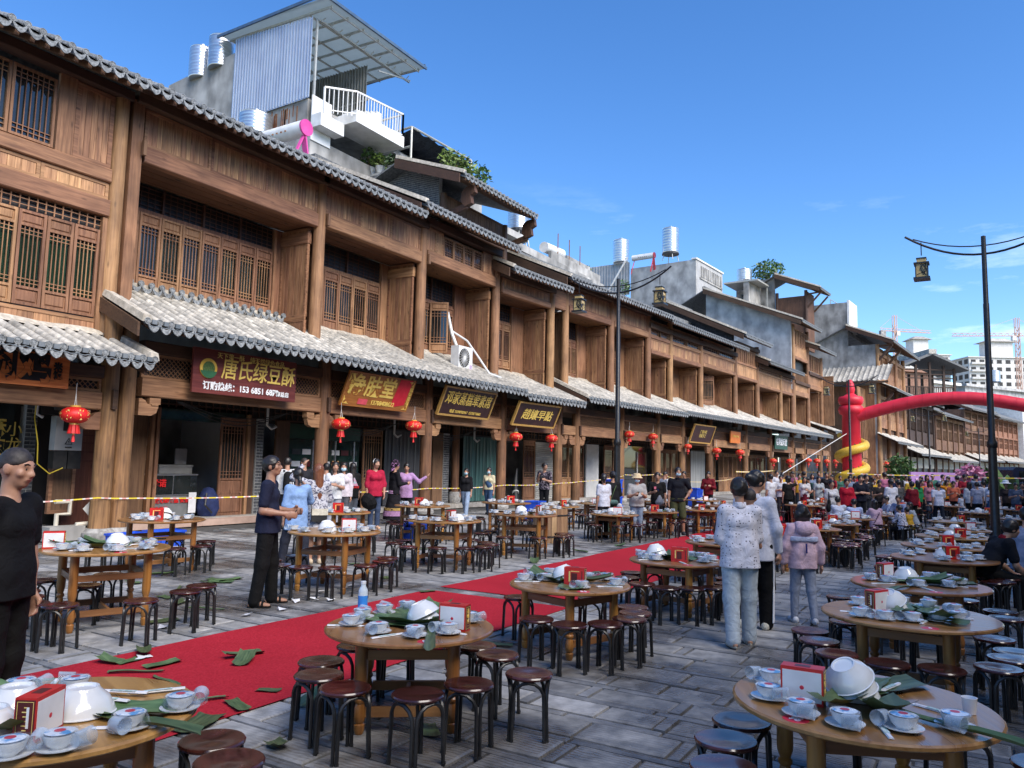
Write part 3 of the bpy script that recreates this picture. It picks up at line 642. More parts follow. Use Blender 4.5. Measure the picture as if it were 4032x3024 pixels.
balcony_bay(hB, 19.87, 24.5, (20.6, 23.4), 4.9, 8.42, 9.62, 4, [1, 0, 0, 0], kind='win')
# short raised ridge below the first windows
rg = part('raised_ridge', MB().box(9.9, 14.7, .78, 1.1, 5.42, 5.66), MORT, hB); eave_trim(rg, 9.9, 14.7, .74, 5.66, 18, True, False)
main_roof(hB, 9.45, 18.75, -1.0, 9.55); main_roof(hB, 18.75, 24.6, -1.0, 9.90, verge_l=True)
part('rear_wall', MB().box(9.5, 24.4, 4.6, 9.5, 0, 9.3), CONC, hB)
def wallB1(r, xa, xb):
    casement(r, 10.15, YI-.25, .17, .62, 2.6, 'door', 0, R(-75), 'door_leaf'); casement(r, 13.55, YI-.02, .17, .80, 2.6, 'door', 0, 0, 'door_leaf')
    for x in (11.5, 11.64, 14.4): part('door_post', MB().box(x, x+.09, YI-.1, YI+.04, .17, 2.9), WV, r)
    wall_fill(r, xa, 11.5, YI+.05, .17, 2.8, WKM); wall_fill(r, 14.42, 14.75, YI, .17, 2.8, WDV); brick_pier(r, 14.78, 15.02, YI-.03, .1, 2.8)
    part('back_room', MB().box(11.2, 14.6, YI+3.2, YI+3.3, .17, 3.2).box(14.5, 14.6, YI+.1, YI+3.2, .17, 3.2).box(11.1, 11.2, YI+.1, YI+3.2, .17, 3.2).box(11.1, 14.6, YI+.1, YI+3.2, 2.95, 3.05), PLAST, r)
    part('transom_glass', MB().box(11.7, 14.4, YI, YI+.02, 2.62, 2.9), GLG, r)
    part('door_step', MB().box(10.6, 14.9, YI-.75, YI-.42, 0, .15), PINKST, r)
ground_bay(hB, 9.72, 15.35, wallB1)
def wallB2(r, xa, xb):
    wall_fill(r, 15.5, 16.0, YI, .17, 2.8, WDV); wall_fill(r, 16.0, 19.05, YI+.05, .17, 2.3, GLG, 'glass_door'); wall_fill(r, 16.0, 19.05, YI+.02, 2.32, 2.75, mk('green_fascia', (.008, .05, .03), (.012, .07, .042), rough=.3), 'fascia')
    for x in (16.95, 17.9, 18.75): part('door_frame', MB().box(x, x+.05, YI, YI+.045, .17, 2.3), STEEL, r)
    for i in range(14): part('notice', MB().box(0, .34, YI+.028, YI+.034, 0, .16), [BLKP, PAPER, MAROON][i % 3], r, loc=(16.15+(i % 7)*.41, 0, 1.85-(i//7)*.36))
    doors(r, 19.15, 20.1, YI, .17, 2.75, 1)
ground_bay(hB, 15.35, 20.02, wallB2)
def wallB3(r, xa, xb):
    strip_curtain(r, 20.25, 22.3, YI-.02, .2, 2.75, STRIP); wall_fill(r, 22.3, 23.0, YI+.05, .17, 2.8, GLASS); brick_pier(r, 23.62, 23.98, YI-.03, .1, 2.8, True); wall_fill(r, 23.0, 23.62, YI, .17, 2.8, WKM)
ground_bay(hB, 20.02, 24.65, wallB3); column(hB, 24.3, YI-.1, .60, 3.9, .15, .42)
# ---- third house
hC = house('narrow low timber house between the long house and the bend, roller shutter below', F2(0), A2)
for x in (3.86,): column(hC, x, .02, 4.2, 9.3, .17); column(hC, x+.2, YC, .22, 4.6, .19, .22)
canopy(hC, .1, 4.25, -1.5, 4.27, 1.25, 5.45, tiles=0, verge_r=False); balcony_bay(hC, .12, 3.86, (.5, 2.6), 4.8, 8.28, 8.92, 4, [0], nsub=1, beam_h=.22, fine=True)
main_roof(hC, -.2, 3.95, -1.0, 9.08, depth=4, verge_l=True)
part('rear_wall', MB().box(.0, 3.9, 4.6, 9, 0, 9.0), CONC, hC)
def wallC(r, xa, xb):
    strip_curtain(r, .25, 2.4, YI-.02, .2, 2.75, STRIPT); brick_pier(r, 2.75, 3.3, YI+.2, .1, 2.8, True)
    wall_fill(r, 2.4, 2.75, YI, .17, 2.8, WKM)
ground_bay(hC, .15, 4.06, wallC)
# ---- fourth house
hD = house('timber house with three deep balconies behind the middle street lamp', F2(0), A2)
for x in (5.0, 9.1, 13.05, 15.75): column(hD, x, .02, 4.4, 9.6, .17)
for x in (5.5, 9.55, 13.5, 16.6): column(hD, x, YC, .22, 4.6, .19, .22)
canopy(hD, 4.55, 14.6, -1.5, 4.52, 1.25, 5.75, tiles=0, verge_l=True)
balcony_bay(hD, 5.0, 9.1, (5.4, 7.9), 4.9, 8.38, 9.5, 5, [0, 2], nsub=1, beam_h=.3); balcony_bay(hD, 9.1, 13.05, (9.5, 11.8), 4.9, 8.38, 9.5, 4, [0], nsub=1, beam_h=.3)
balcony_bay(hD, 13.05, 15.75, (13.4, 15), 4.9, 7.60, 8.9, 3, [0], kind='low', beam_h=.2, fine=True)
beam(hD, 3.9, 5.0, -.1, .1, 8.38, 9.2); main_roof(hD, 3.85, 13.9, -1.0, 9.58, depth=5, verge_l=True)
part('rear_wall', MB().box(4.5, 15.7, 4.6, 9, 0, 9.2), CONC, hD); part('cheek', MB().box(4.0, 4.1, .2, 1.5, 4.9, 9.4), WV, hD)
def wallD1(r, xa, xb): doors(r, 4.3, 5.2, YI, .17, 2.75, 1)
ground_bay(hD, 4.06, 5.5, wallD1, frieze=False)
def wallD2(r, xa, xb): roller(r, 5.3, 6.9, YI, .17, 2.7); doors(r, 7.2, 9.3, YI-.05, .17, 2.75, 3)
ground_bay(hD, 5.5, 9.55, wallD2)
def wallD3(r, xa, xb): wall_fill(r, 9.7, 10.9, YI, .17, 2.75, PLASW); doors(r, 11.3, 12.3, YI-.05, .17, 2.75, 1); wall_fill(r, 12.3, 13.3, YI+.05, .17, 2.8, GLG)
ground_bay(hD, 9.55, 13.5, wallD3)
def wallD4(r, xa, xb): wall_fill(r, 13.7, 16.4, YI+.05, .17, 2.8, GLASS); part('door_frame', MB().box(15.1, 15.2, YI, YI+.04, .17, 2.5), WHITE, r)
ground_bay(hD, 13.5, 16.6, wallD4)
# ---- fifth house
hE = house('timber house with small lattice strip windows over boarded band, brick gable above', F2(0), A2)
for x in (20.0, 25.7): column(hE, x, .02, 4.4, 9.3, .17)
for x in (20.6, 26.6): column(hE, x, YC, .22, 4.6, .19, .22)
canopy(hE, 14.62, 26.5, -1.5, 4.62, 1.25, 5.75, tiles=0, detail=False)
balcony_bay(hE, 15.75, 20.0, (16.1, 18.4), 4.9, 7.60, 8.9, 4, [0], kind='low', beam_h=.2, fine=True); balcony_bay(hE, 20.0, 25.7, (20.6, 24.2), 4.9, 7.72, 8.95, 4, [0], kind='low', beam_h=.2)
main_roof(hE, 13.9, 25.5, -1.0, 9.42, depth=4, detail=False); part('rear_wall', MB().box(15.8, 25.6, 4.6, 9, 0, 9.0), CONC, hE)
def wallE1(r, xa, xb): doors(r, 16.9, 20.3, YI, .17, 2.75, 4)
ground_bay(hE, 16.6, 20.6, wallE1, fine=False)
def wallE2(r, xa, xb): doors(r, 20.8, 22.2, YI, .17, 2.75, 2); strip_curtain(r, 22.4, 24.6, YI, .2, 2.75, mk('strip_curtain_white', (.24, .25, .25), (.46, .47, .47), sc=(12, 12, .4), ns=1, rough=.4)); doors(r, 24.8, 26.3, YI, .17, 2.75, 2)
ground_bay(hE, 20.6, 26.6, wallE2, fine=False)
# ---- sixth, seventh
hF = house('tall narrow timber house with high lattice windows and long white ridge roof', F2(0), A2)
for x in (30.0,): column(hF, x, .02, 4.4, 10.2, .17)
for x in (31.6,): column(hF, x, YC, .22, 4.6, .19, .22)
canopy(hF, 26.5, 31.0, -1.5, 4.60, 1.25, 5.75, tiles=0, detail=False); balcony_bay(hF, 25.7, 30.0, (26.2, 28.6), 4.9, 7.65, 9.75, 4, [0], kind='lowlat', beam_h=.2, fine=False)
main_roof(hF, 25.0, 30.3, -1.0, 10.33, depth=6, rise=.48, detail=False, verge_l=True, gable=(BRICKM, 8.5)); part('rear_wall', MB().box(25.8, 29.9, 3.0, 8.5, 0, 10.6), CONC, hF)
def wallF(r, xa, xb): doors(r, 26.9, 31.2, YI, .17, 2.75, 5)
ground_bay(hF, 26.6, 31.6, wallF, fine=False)
hG = house('timber house with wide lattice windows under a low eave, dark green shop sign', F2(0), A2)
for x in (35.2, 38.3): column(hG, x, .02, 4.4, 9.0, .17)
for x in (36.9, 40.0): column(hG, x, YC, .22, 4.6, .19, .22)
canopy(hG, 31.0, 38.5, -1.5, 4.58, 1.25, 5.75, tiles=0, detail=False)
balcony_bay(hG, 30.0, 35.2, (30.6, 33.2), 4.9, 7.45, 8.75, 4, [0], kind='lowlat', beam_h=.2, fine=False); balcony_bay(hG, 35.2, 38.3, (35.5, 37), 4.9, 7.45, 8.75, 3, [0], kind='lowlat', beam_h=.2, fine=False)
main_roof(hG, 29.8, 38.0, -1.0, 9.15, depth=5, detail=False, verge_l=True); part('rear_wall', MB().box(30.2, 38.2, 4.5, 9, 0, 9.0), CONC, hG)
def wallG(r, xa, xb): doors(r, xa+.2, xb-.2, YI, .17, 2.75, 4)
ground_bay(hG, 31.6, 36.9, wallG, fine=False); ground_bay(hG, 36.9, 40.0, wallG, fine=False)
hH = house('three storey timber house with plastered side wall rising above the row', F2(0), A2)
for x in (38.6, 42.6, 46.8): column(hH, x, .02, 4.4, 11.5 if x > 43 else 13.2, .17)
for x in (44.8, 47.6): column(hH, x, YC, .22, 4.6, .19, .22)
canopy(hH, 38.5, 44.2, -1.5, 4.58, 1.25, 5.75, tiles=0, detail=False); canopy(hH, 44.2, 48.2, -1.7, 5.0, 1.0, 6.0, tiles=0, detail=False)
balcony_bay(hH, 38.6, 42.6, (39.2, 41.4), 4.9, 7.6, 8.5, 3, [0], fine=False, nsub=1); balcony_bay(hH, 42.6, 46.8, (43.2, 45.4), 4.9, 8.5, 9.6, 3, [0], fine=False, nsub=1)
part('recess', MB().box(38.8, 42.4, .3, .4, 8.9, 10.6), PANEB, hH)
rl = MB(); rl.box(38.8, 42.4, -.03, .03, 9.5, 9.58)
for i in range(16): rl.box(38.9+i*.22, 38.94+i*.22, -.02, .02, 8.85, 9.5)
part('balustrade', rl, WV, hH); beam(hH, 38.6, 42.5, -.1, .1, 10.5, 10.75); board_panel(hH, 38.7, 42.5, .02, 10.76, 11.6, fine=False, pw=.3); casements(hH, 38.9, 42.4, .02, 11.65, 12.95, 5, 'plain')
casements(hH, 43.0, 46.5, .02, 10.0, 11.4, 5, 'plain'); main_roof(hH, 37.4, 42.9, -1.1, 13.3, depth=8, rise=.42, detail=False, verge_l=True, gable=(CONCB, 8.0)); main_roof(hH, 42.3, 47.6, -1.1, 11.9, depth=3, rise=.4, detail=False, verge_l=True, gable=(WKM, 9.0))
part('gable_wall', MB().box(38.5, 42.4, .8, 9, 8.9, 13.4).box(42.5, 46.7, 1.4, 7, 4.9, 11.8), CONCB, hH); part('rear_wall', MB().box(38.4, 46.8, 4.5, 9, 0, 8.9), CONC, hH)
ground_bay(hH, 40.0, 44.8, wallG, fine=False); ground_bay(hH, 44.8, 47.6, wallG, fine=False)
board_panel(hH, -1.0, .0, 46.9, 5.6, 9.9, vert='x', fine=False); casements(hH, 46.9, 50.0, .5, 5.8, 8.0, 4, 'plain'); board_panel(hH, 46.9, 50, .5, 8.0, 9.9, fine=False)
# ---------------------------------------------------------------- shop signs
def sign(label, root_loc, rz, w, h, board, frame=None, tilt=0, texts=(), extra=None, fw=.06, grp=None):
    t = thing('shop_sign', label, 'sign', root_loc, rz); t.rotation_euler = (R(tilt), 0, rz)
    part('sign_board', MB().box(-w/2, w/2, -.03, .03, -h/2, h/2), board, t)
    if frame:
        fb = MB()
        for a, b, c, d in ((-w/2-fw, w/2+fw, h/2, h/2+fw), (-w/2-fw, w/2+fw, -h/2-fw, -h/2), (-w/2-fw, -w/2, -h/2, h/2), (w/2, w/2+fw, -h/2, h/2)):
            fb.box(a, b, -.06, .035, c, d)
        part('sign_frame', fb, frame, t)
    for key, x, z, sc in texts: put_text(key, t, (x, -.04, z), scale=(sc, sc, 1) if isinstance(sc, (int, float)) else (*sc, 1))
    if extra: extra(t)
    return t
SGW = wood('sign_plank_orange', (.40, .085, .022), (.62, .19, .06), 'x', rough=.4); SGD = wood('sign_wine_wood', (.085, .014, .014), (.16, .028, .026), 'x', rough=.4)
SGB = wood('sign_amber_wood', (.24, .075, .016), (.40, .15, .035), 'x', rough=.35); SGK = mk('sign_dark_lacquer', (.030, .010, .010), (.055, .020, .018), ns=4, rough=.4)
GF = mk('gilt_frame', (.48, .27, .06), (.68, .42, .13), ns=34, rough=.4, bump=.5)
sign('orange wood grain sign with black characters above the first shop', (6.75, 15.15, 3.28), 0, 3.0, .64, SGW, None, 0, [('s0a', .25, 0, 1), ('s0b', 1.28, 0, 1)])
def crest(t):
    mb = MB(); M = Matrix.Rotation(R(90), 4, 'X'); mb.lathe([(.23, .0), (.23, .02)], 24, M=M); c = part('crest', mb, [mk('crest_yellow', (.70, .42, .05), (.80, .52, .09), rough=.5)], t, loc=(-1.13, -.035, .06))
    part('crest_band', MB().lathe([(.16, 0), (.16, .03)], 20, M=M), mk('crest_green', (.05, .14, .03), (.16, .22, .06), ns=60, rough=.5, lo=.45, hi=.55), t, loc=(-1.13, -.035, .06))
    part('crest_base', MB().prism([(.225*math.cos(a), .225*math.sin(a)) for a in [R(d) for d in range(195, 346, 15)]], -.036, -.022, 'y'), mk('crest_dark', (.03, .12, .05), rough=.5), t, loc=(-1.13, -.034, .06))
sign('flat dark red sign with round crest and yellow characters', (12.42, 15.02, 3.66), 0, 3.04, 1.02, SGD, None, 0, [('s1a', .34, .08, (.80, .95)), ('s1b', .10, .385, 1), ('s1c', -.15, -.34, 1), ('s1d', 1.02, -.36, 1)], crest)
def redpaper(t):
    part('red_paper', MB().hexa([(.62, -.04, -.42), (1.22, -.04, -.30), (1.22, -.034, -.30), (.62, -.034, -.42), (.72, -.04, .47), (1.28, -.04, .49), (1.28, -.034, .49), (.72, -.034, .47)]), mk('red_paper', (.62, .012, .03), (.72, .02, .045), rough=.6), t)
    part('pink_patch', MB().box(-.80, -.42, -.045, -.031, -.42, -.26), mk('pink_tape', (.72, .09, .12), rough=.6), t)
    for sx in (-1, 1):
        for sz in (-1, 1):
            c = MB(); x, z = sx*1.38, sz*.44
            for k in range(3): c.bar((x-sx*.02*k*2, -.038, z), (x-sx*(.22-.04*k), -.038, z-sz*.03*k), .012, .014, up=(0, 1, 0)); c.bar((x, -.038, z-sz*.03*k), (x-sx*.03*k, -.038, z-sz*(.22-.04*k)), .012, .014, up=(0, 1, 0))
            part('corner_scroll', c, TXT_G, t)
sign('tilted amber sign with gold characters and a red paper pasted on its right', (17.05, 14.88, 3.70), 0, 2.9, 1.02, SGB, None, 22, [('s2a', -.35, .10, 1), ('s2b', .25, -.34, 1), ('s2c', -1.25, .05, 1), ('s2d', 1.34, -.02, 1)], redpaper)
sign('tilted dark sign with carved gilt frame, seven gold characters and a telephone line', (21.55, 14.86, 3.73), 0, 2.95, .90, SGK, GF, 22, [('s3a', 0, .10, (.92, 1.15)), ('s3b', 0, -.34, 1)])
p = F2(1.45, -1.0, 3.6); sign('tilted dark sign with gilt frame and four gold characters beside the bend', p, A2, 2.75, .84, SGK, GF, 24, [('s4a', 0, -.02, (1.15, 1))])
p = F2(18.4, -.75, 3.62); sign('faded black framed sign tilted over the fourth shop, gold writing hardly legible', p, A2, 2.9, .96, SGK, GF, 20, [('s5a', 0, .0, .9)])
p = F2(23.95, -.62, 3.66); sign('small bright orange sign hung on the lattice', p, A2, 1.7, .72, mk('sign_orange', (.72, .17, .02), (.80, .23, .03), rough=.5), None, 3, [('s6a', 0, .05, .95)])
p = F2(33.2, -.62, 3.66); sign('dark green sign with bold white characters', p, A2, 2.9, .98, mk('sign_green', (.022, .075, .045), (.03, .10, .06), rough=.5), None, 3, [('s7a', 0, 0, (1.35, 1.5))])
# ---------------------------------------------------------------- red lanterns
def lantern_meshes():
    gl = MB(); n = 32; prof = [(.075, .155), (.15, .142), (.22, .10), (.258, .045), (.265, 0), (.258, -.045), (.22, -.10), (.15, -.142), (.075, -.155)]
    vs = []
    for r_, z in prof:
        for j in range(n): rr = r_*(1.0 if j % 2 else .965); a = 2*math.pi*j/n; vs.append((rr*math.cos(a), rr*math.sin(a), z))
    gl.add(vs, [(i*n+j, (i+1)*n+j, (i+1)*n+(j+1) % n, i*n+(j+1) % n) for i in range(len(prof)-1) for j in range(n)])
    cap = MB().lathe([(.078, .15), (.095, .155), (.095, .185), (.078, .19)], 18); cap.lathe([(.078, -.19), (.09, -.185), (.09, -.165), (.078, -.15)], 18)
    fr = MB()
    for j in range(10):
        a0, a1 = 2*math.pi*j/10+.06, 2*math.pi*(j+1)/10-.06; r0, r1 = .085, .115
        fr.hexa([(r1*math.cos(a0), r1*math.sin(a0), -.36), (r1*math.cos(a1), r1*math.sin(a1), -.36), (.93*r1*math.cos(a1), .93*r1*math.sin(a1), -.36), (.93*r1*math.cos(a0), .93*r1*math.sin(a0), -.36), (r0*math.cos(a0), r0*math.sin(a0), -.185), (r0*math.cos(a1), r0*math.sin(a1), -.185), (.9*r0*math.cos(a1), .9*r0*math.sin(a1), -.185), (.9*r0*math.cos(a0), .9*r0*math.sin(a0), -.185)])
    ts = MB().lathe([(.018, -.38), (.024, -.40), (.034, -.52), (.0, -.52)], 8); kn = MB().lathe([(0, -.34), (.02, -.36), (.02, -.38), (0, -.395)], 8)
    st = MB().tube([(-.05, 0, .18), (-.02, 0, .42)], .006, 5).tube([(.05, 0, .18), (-.02, 0, .42)], .006, 5).tube([(-.02, 0, .42), (-.02, 0, .62)], .005, 5)
    return [('shade', gl.mesh('shade', RED, True, 60)), ('gilt_cap', cap.mesh('gilt_cap', GOLD, True)), ('fringe', fr.mesh('fringe', RED)), ('tassel', ts.mesh('tassel', RED, True)), ('tassel_knot', kn.mesh('tassel_knot', GOLD, True)), ('string', st.mesh('string', PLASW))]
LM = lantern_meshes()
def orn():
    mb = MB()
    for k in range(8):       # four gilt patches of petals round the globe
        for j in range(7):
            a = k*math.pi/4+rnd.uniform(-.26, .26); z = rnd.uniform(-.09, .09); rr = .268*math.sqrt(max(.1, 1-(z/.165)**2))*1.0
            c = Vector((rr*math.cos(a), rr*math.sin(a), z)); u = Vector((-math.sin(a), math.cos(a), 0)); w = Vector((0, 0, 1)); s = rnd.uniform(.010, .02); t = rnd.uniform(0, 3)
            p, q = u*math.cos(t)+w*math.sin(t), w*math.cos(t)-u*math.sin(t); o_ = c.normalized()*.006
            mb.add([c+p*s*1.6+o_, c+q*s*.6+o_, c-p*s*1.6+o_, c-q*s*.6+o_], [(0, 1, 2, 3)])
    return mb.mesh('gilt_flowers', GOLDP)
ORN = orn()
def lantern(label, loc, s=1.0, rz=0):
    t = thing('red_lantern', label, 'lantern', loc, rz, 'red lanterns hung under the shop eaves'); t.scale = (s, s, s)
    for n, me in LM: ob(n, me, t)
    ob('gilt_flowers', ORN, t)
    return t
for lb, p, s in [('largest red lantern, hung beside the electricity meter box', (8.36, 15.0, 2.46), 1.0), ('red lantern hung at left end of the amber sign', (15.66, 15.0, 2.69), .98), ('red lantern hung at right end of the amber sign', (18.85, 15.0, 2.81), .98),
                 ('red lantern under left end of the four character sign', F2(.52, -.7, 2.72), .98), ('red lantern under right end of the four character sign', F2(2.98, -.7, 2.75), .98),
                 ('red lantern just right of the middle street lamp post', F2(9.68, -.7, 3.22), .95), ('second red lantern right of the middle street lamp post', F2(12.2, -.7, 3.21), .95), ('dark red lantern half hidden under the faded black sign', F2(16.5, -.7, 2.86), .8),
                 ('red lantern under left end of the orange sign', F2(20.66, -.7, 2.74), 1.0), ('red lantern under right end of the orange sign', F2(24.55, -.7, 2.74), 1.05),
                 ('red lantern hung left of the green sign', F2(31.1, -.7, 2.31), 1.0), ('red lantern hung right of the green sign', F2(34.9, -.7, 2.33), 1.1),
                 ('red lantern, second from the green sign towards the arch', F2(39.8, -.7, 2.49), 1.0), ('red lantern crossed by the arch guy rope', F2(42.2, -.7, 2.49), 1.1), ('small red lantern, third left of the arch pillar', F2(45.3, -.7, 2.5), 1.0), ('small red lantern close left of the arch pillar', F2(48.3, -.7, 2.54), 1.1),
                 ('small red lantern close right of the arch pillar', (82.5, 8.3, 2.5), 1.3), ('farthest red lantern, right of the arch pillar by the potted palm', (84.0, 7.9, 2.5), 1.5)]:
    lantern(lb, p, s, rnd.uniform(0, 6))
# ---------------------------------------------------------------- pavement
def stone_mat(name, dry1, dry2, strip=False):
    m = mk(name, dry1, dry2, ns=7, det=8, rough=.85, rand=.20, big=.0, bump=.35, lo=.3, hi=.7)
    t = m.node_tree; N = t.nodes; l = t.links.new; b = N['Principled BSDF']
    ge = N.new('ShaderNodeNewGeometry'); n = N.new('ShaderNodeTexNoise'); n.inputs['Scale'].default_value = .55; n.inputs['Detail'].default_value = 6; n.inputs['Roughness'].default_value = .62; l(ge.outputs['Position'], n.inputs['Vector'])
    sp = N.new('ShaderNodeSeparateXYZ'); l(ge.outputs['Position'], sp.inputs[0])
    # more wet towards the right side of the street (small y)
    g = N.new('ShaderNodeMapRange'); g.inputs[1].default_value = 4; g.inputs[2].default_value = -1.5; g.inputs[3].default_value = 0; g.inputs[4].default_value = .13; l(sp.outputs['Y'], g.inputs[0])
    ad = N.new('ShaderNodeMath'); l(n.outputs['Fac'], ad.inputs[0]); l(g.outputs[0], ad.inputs[1])
    w = N.new('ShaderNodeMapRange'); w.inputs[1].default_value = .47; w.inputs[2].default_value = .58; w.inputs[3].default_value = 0; w.inputs[4].default_value = 1; l(ad.outputs[0], w.inputs[0])
    mx = N.new('ShaderNodeMix'); mx.data_type = 'RGBA'; mx.blend_type = 'MULTIPLY'; col = b.inputs['Base Color'].links[0].from_socket
    l(w.outputs[0], mx.inputs[0]); l(col, mx.inputs[6]); mx.inputs[7].default_value = (.46, .45, .45, 1); l(mx.outputs[2], b.inputs['Base Color'])
    rr = N.new('ShaderNodeMapRange'); rr.inputs[3].default_value = .85; rr.inputs[4].default_value = .24; l(w.outputs[0], rr.inputs[0]); l(rr.outputs[0], b.inputs['Roughness'])
    # chisel strokes
    wv = N.new('ShaderNodeTexWave'); wv.inputs['Scale'].default_value = 9; wv.inputs['Distortion'].default_value = 5; wv.inputs['Detail'].default_value = 2
    src = [q for q in N if q.type == 'MAPPING'][0].inputs['Vector'].links[0].from_socket; l(src, wv.inputs['Vector'])
    b2 = N.new('ShaderNodeBump'); b2.inputs['Strength'].default_value = .28; b2.inputs['Distance'].default_value = .012; l(wv.outputs['Fac'], b2.inputs['Height'])
    old = b.inputs['Normal'].links[0].from_socket; l(old, b2.inputs['Normal']); l(b2.outputs[0], b.inputs['Normal'])
    return m
PAV = stone_mat('paving_stone', (.205, .20, .19), (.43, .415, .39)); PAVS = stone_mat('paving_strip', (.16, .16, .16), (.29, .285, .28))
JOINT = mk('paving_joint', (.045, .045, .044), (.09, .088, .085), ns=9, rough=.9, world=True)
g = ob('pavement', MB().box(-40, 150, -60, 60, -.6, -.030).mesh('pavement', JOINT)); g['kind'] = 'structure'
def slab_mesh(w, d, v=0):
    def f():
        mb = MB(); c = .012; z = .0
        mb.hexa([(-w/2, -d/2, -.04), (w/2, -d/2, -.04), (w/2, d/2, -.04), (-w/2, d/2, -.04), (-w/2+c*.3, -d/2+c*.3, z-c*.6), (w/2-c*.3, -d/2+c*.3, z-c*.6), (w/2-c*.3, d/2-c*.3, z-c*.6), (-w/2+c*.3, d/2-c*.3, z-c*.6)])
        mb.add([(-w/2+c*.3, -d/2+c*.3, z-c*.6), (w/2-c*.3, -d/2+c*.3, z-c*.6), (w/2-c*.3, d/2-c*.3, z-c*.6), (-w/2+c*.3, d/2-c*.3, z-c*.6), (-w/2+c*1.6, -d/2+c*1.6, z), (w/2-c*1.6, -d/2+c*1.6, z), (w/2-c*1.6, d/2-c*1.6, z), (-w/2+c*1.6, d/2-c*1.6, z)],
               [(4, 5, 6, 7), (0, 1, 5, 4), (1, 2, 6, 5), (2, 3, 7, 6), (3, 0, 4, 7)])
        return mb
    return f()
slabs = []
rp = random.Random(5)
def lay(x0, x1, y0, y1):
    x = x0
    while x < x1:
        # a course of long slabs across the street, then a narrow strip course
        rw = rp.choice((.29, .34, .38)); y = y0-rp.random()*.8
        while y < y1:
            L_ = rp.choice((.42, .52, .62)); slabs.append((x+rw/2, y+L_/2, rw-.014, L_-.014, 0)); y += L_
            if rp.random() < .5: slabs.append((x+rw/2, y+.045, rw-.014, .076, 1)); y += .09
        x += rw; y = y0-rp.random()*.5
        while y < y1:
            L_ = rp.choice((.7, .9, 1.1)); slabs.append((x+.045, y+L_/2, .076, L_-.014, 1)); y += L_
        x += .09
lay(-2, 46, -9, 15.0)
def visible(x, y):
    v = Vector((x, y, 0))-cam.location; d = v.dot(_F)
    if d < 1: return None
    px, py = v.dot(_R2)/d*3028, -v.dot(_U2)/d*3028
    return d if abs(px) < 2150 and py < 1620 else None
cand = [];
for i, s_ in enumerate(slabs):
    d = visible(s_[0], s_[1])
    if d is not None: cand.append((d*d/(s_[2]*s_[3])**.5*(1.4 if s_[4] else 1), i))
cand.sort(); own = set(i for _, i in cand[:298])
bulk = [MB(), MB()]
for i, (x, y, w, d, k) in enumerate(slabs):
    z = rp.uniform(-.004, .003)
    if i in own:
        ob('paving_slab' if not k else 'paving_strip', cached(('slab', round(w, 3), round(d, 3), k), lambda: slab_mesh(w, d).mesh('paving_slab', PAVS if k else PAV)), g, (x, y, z), (R(rp.uniform(-.3, .3)), R(rp.uniform(-.3, .3)), 0))
    elif visible(x, y) is not None or (x < 40 and y > -4):
        b_ = bulk[k]; w2, d2 = w/2, d/2; b_.add([(x-w2, y-d2, z), (x+w2, y-d2, z), (x+w2, y+d2, z), (x-w2, y+d2, z), (x-w2, y-d2, -.029), (x+w2, y-d2, -.029), (x+w2, y+d2, -.029), (x-w2, y+d2, -.029)], [(0, 1, 2, 3), (4, 5, 1, 0), (5, 6, 2, 1), (6, 7, 3, 2), (7, 4, 0, 3)])
# joined slabs vary through the island number, since they share one object
def isl(m, nm):
    q = m.copy(); q.name = nm; N = q.node_tree.nodes; oi = [n for n in N if n.type == 'OBJECT_INFO'][0]; ge = [n for n in N if n.type == 'NEW_GEOMETRY'][0]
    for lk in list(q.node_tree.links):
        if lk.from_node == oi: q.node_tree.links.new(ge.outputs['Random Per Island'], lk.to_socket)
    return q
for b_, m, nm in ((bulk[0], isl(PAV, 'paving_stone_far'), 'paving_slabs'), (bulk[1], isl(PAVS, 'paving_strip_far'), 'paving_strips')):
    q = part(nm, b_, m, g); q['kind'] = 'stuff'
# far street surface
q = ob('road', MB().box(46.2, 150, -40, 40, -.0295, -.004).mesh('road', mk('far_paving', (.20, .20, .20), (.34, .335, .33), ns=2.0, rough=.8, world=True))); q['kind'] = 'structure'
# ---------------------------------------------------------------- carpets
def carpet(label, x0, x1, y0, y1):
    mb = MB(); nx, ny = int((x1-x0)/.12), int((y1-y0)/.12); vs = []
    for i in range(nx+1):
        for j in range(ny+1):
            x = x0+(x1-x0)*i/nx; y = y0+(y1-y0)*j/ny; e = .012*math.sin(x*2.1+j*.0)*(1 if j == 0 else (-1 if j == ny else 0)); b = .003*max(0, math.sin(x*5+y*2.2)*math.sin(y*4.1-x*1.3))
            vs.append((x, y+e, .008+b))
    mb.add(vs, [(i*(ny+1)+j, (i+1)*(ny+1)+j, (i+1)*(ny+1)+j+1, i*(ny+1)+j+1) for i in range(nx) for j in range(ny)])
    c = ob('red_carpet', mb.mesh('red_carpet', CARP, True)); tag(c, label, 'carpet', 'red carpet lengths laid along the street'); return c
carpet('near length of red carpet strewn with torn green leaves', -3, 8.43, 4.27, 6.35); carpet('far length of red carpet running beyond the gap towards the arch', 8.72, 40, 4.22, 6.38)
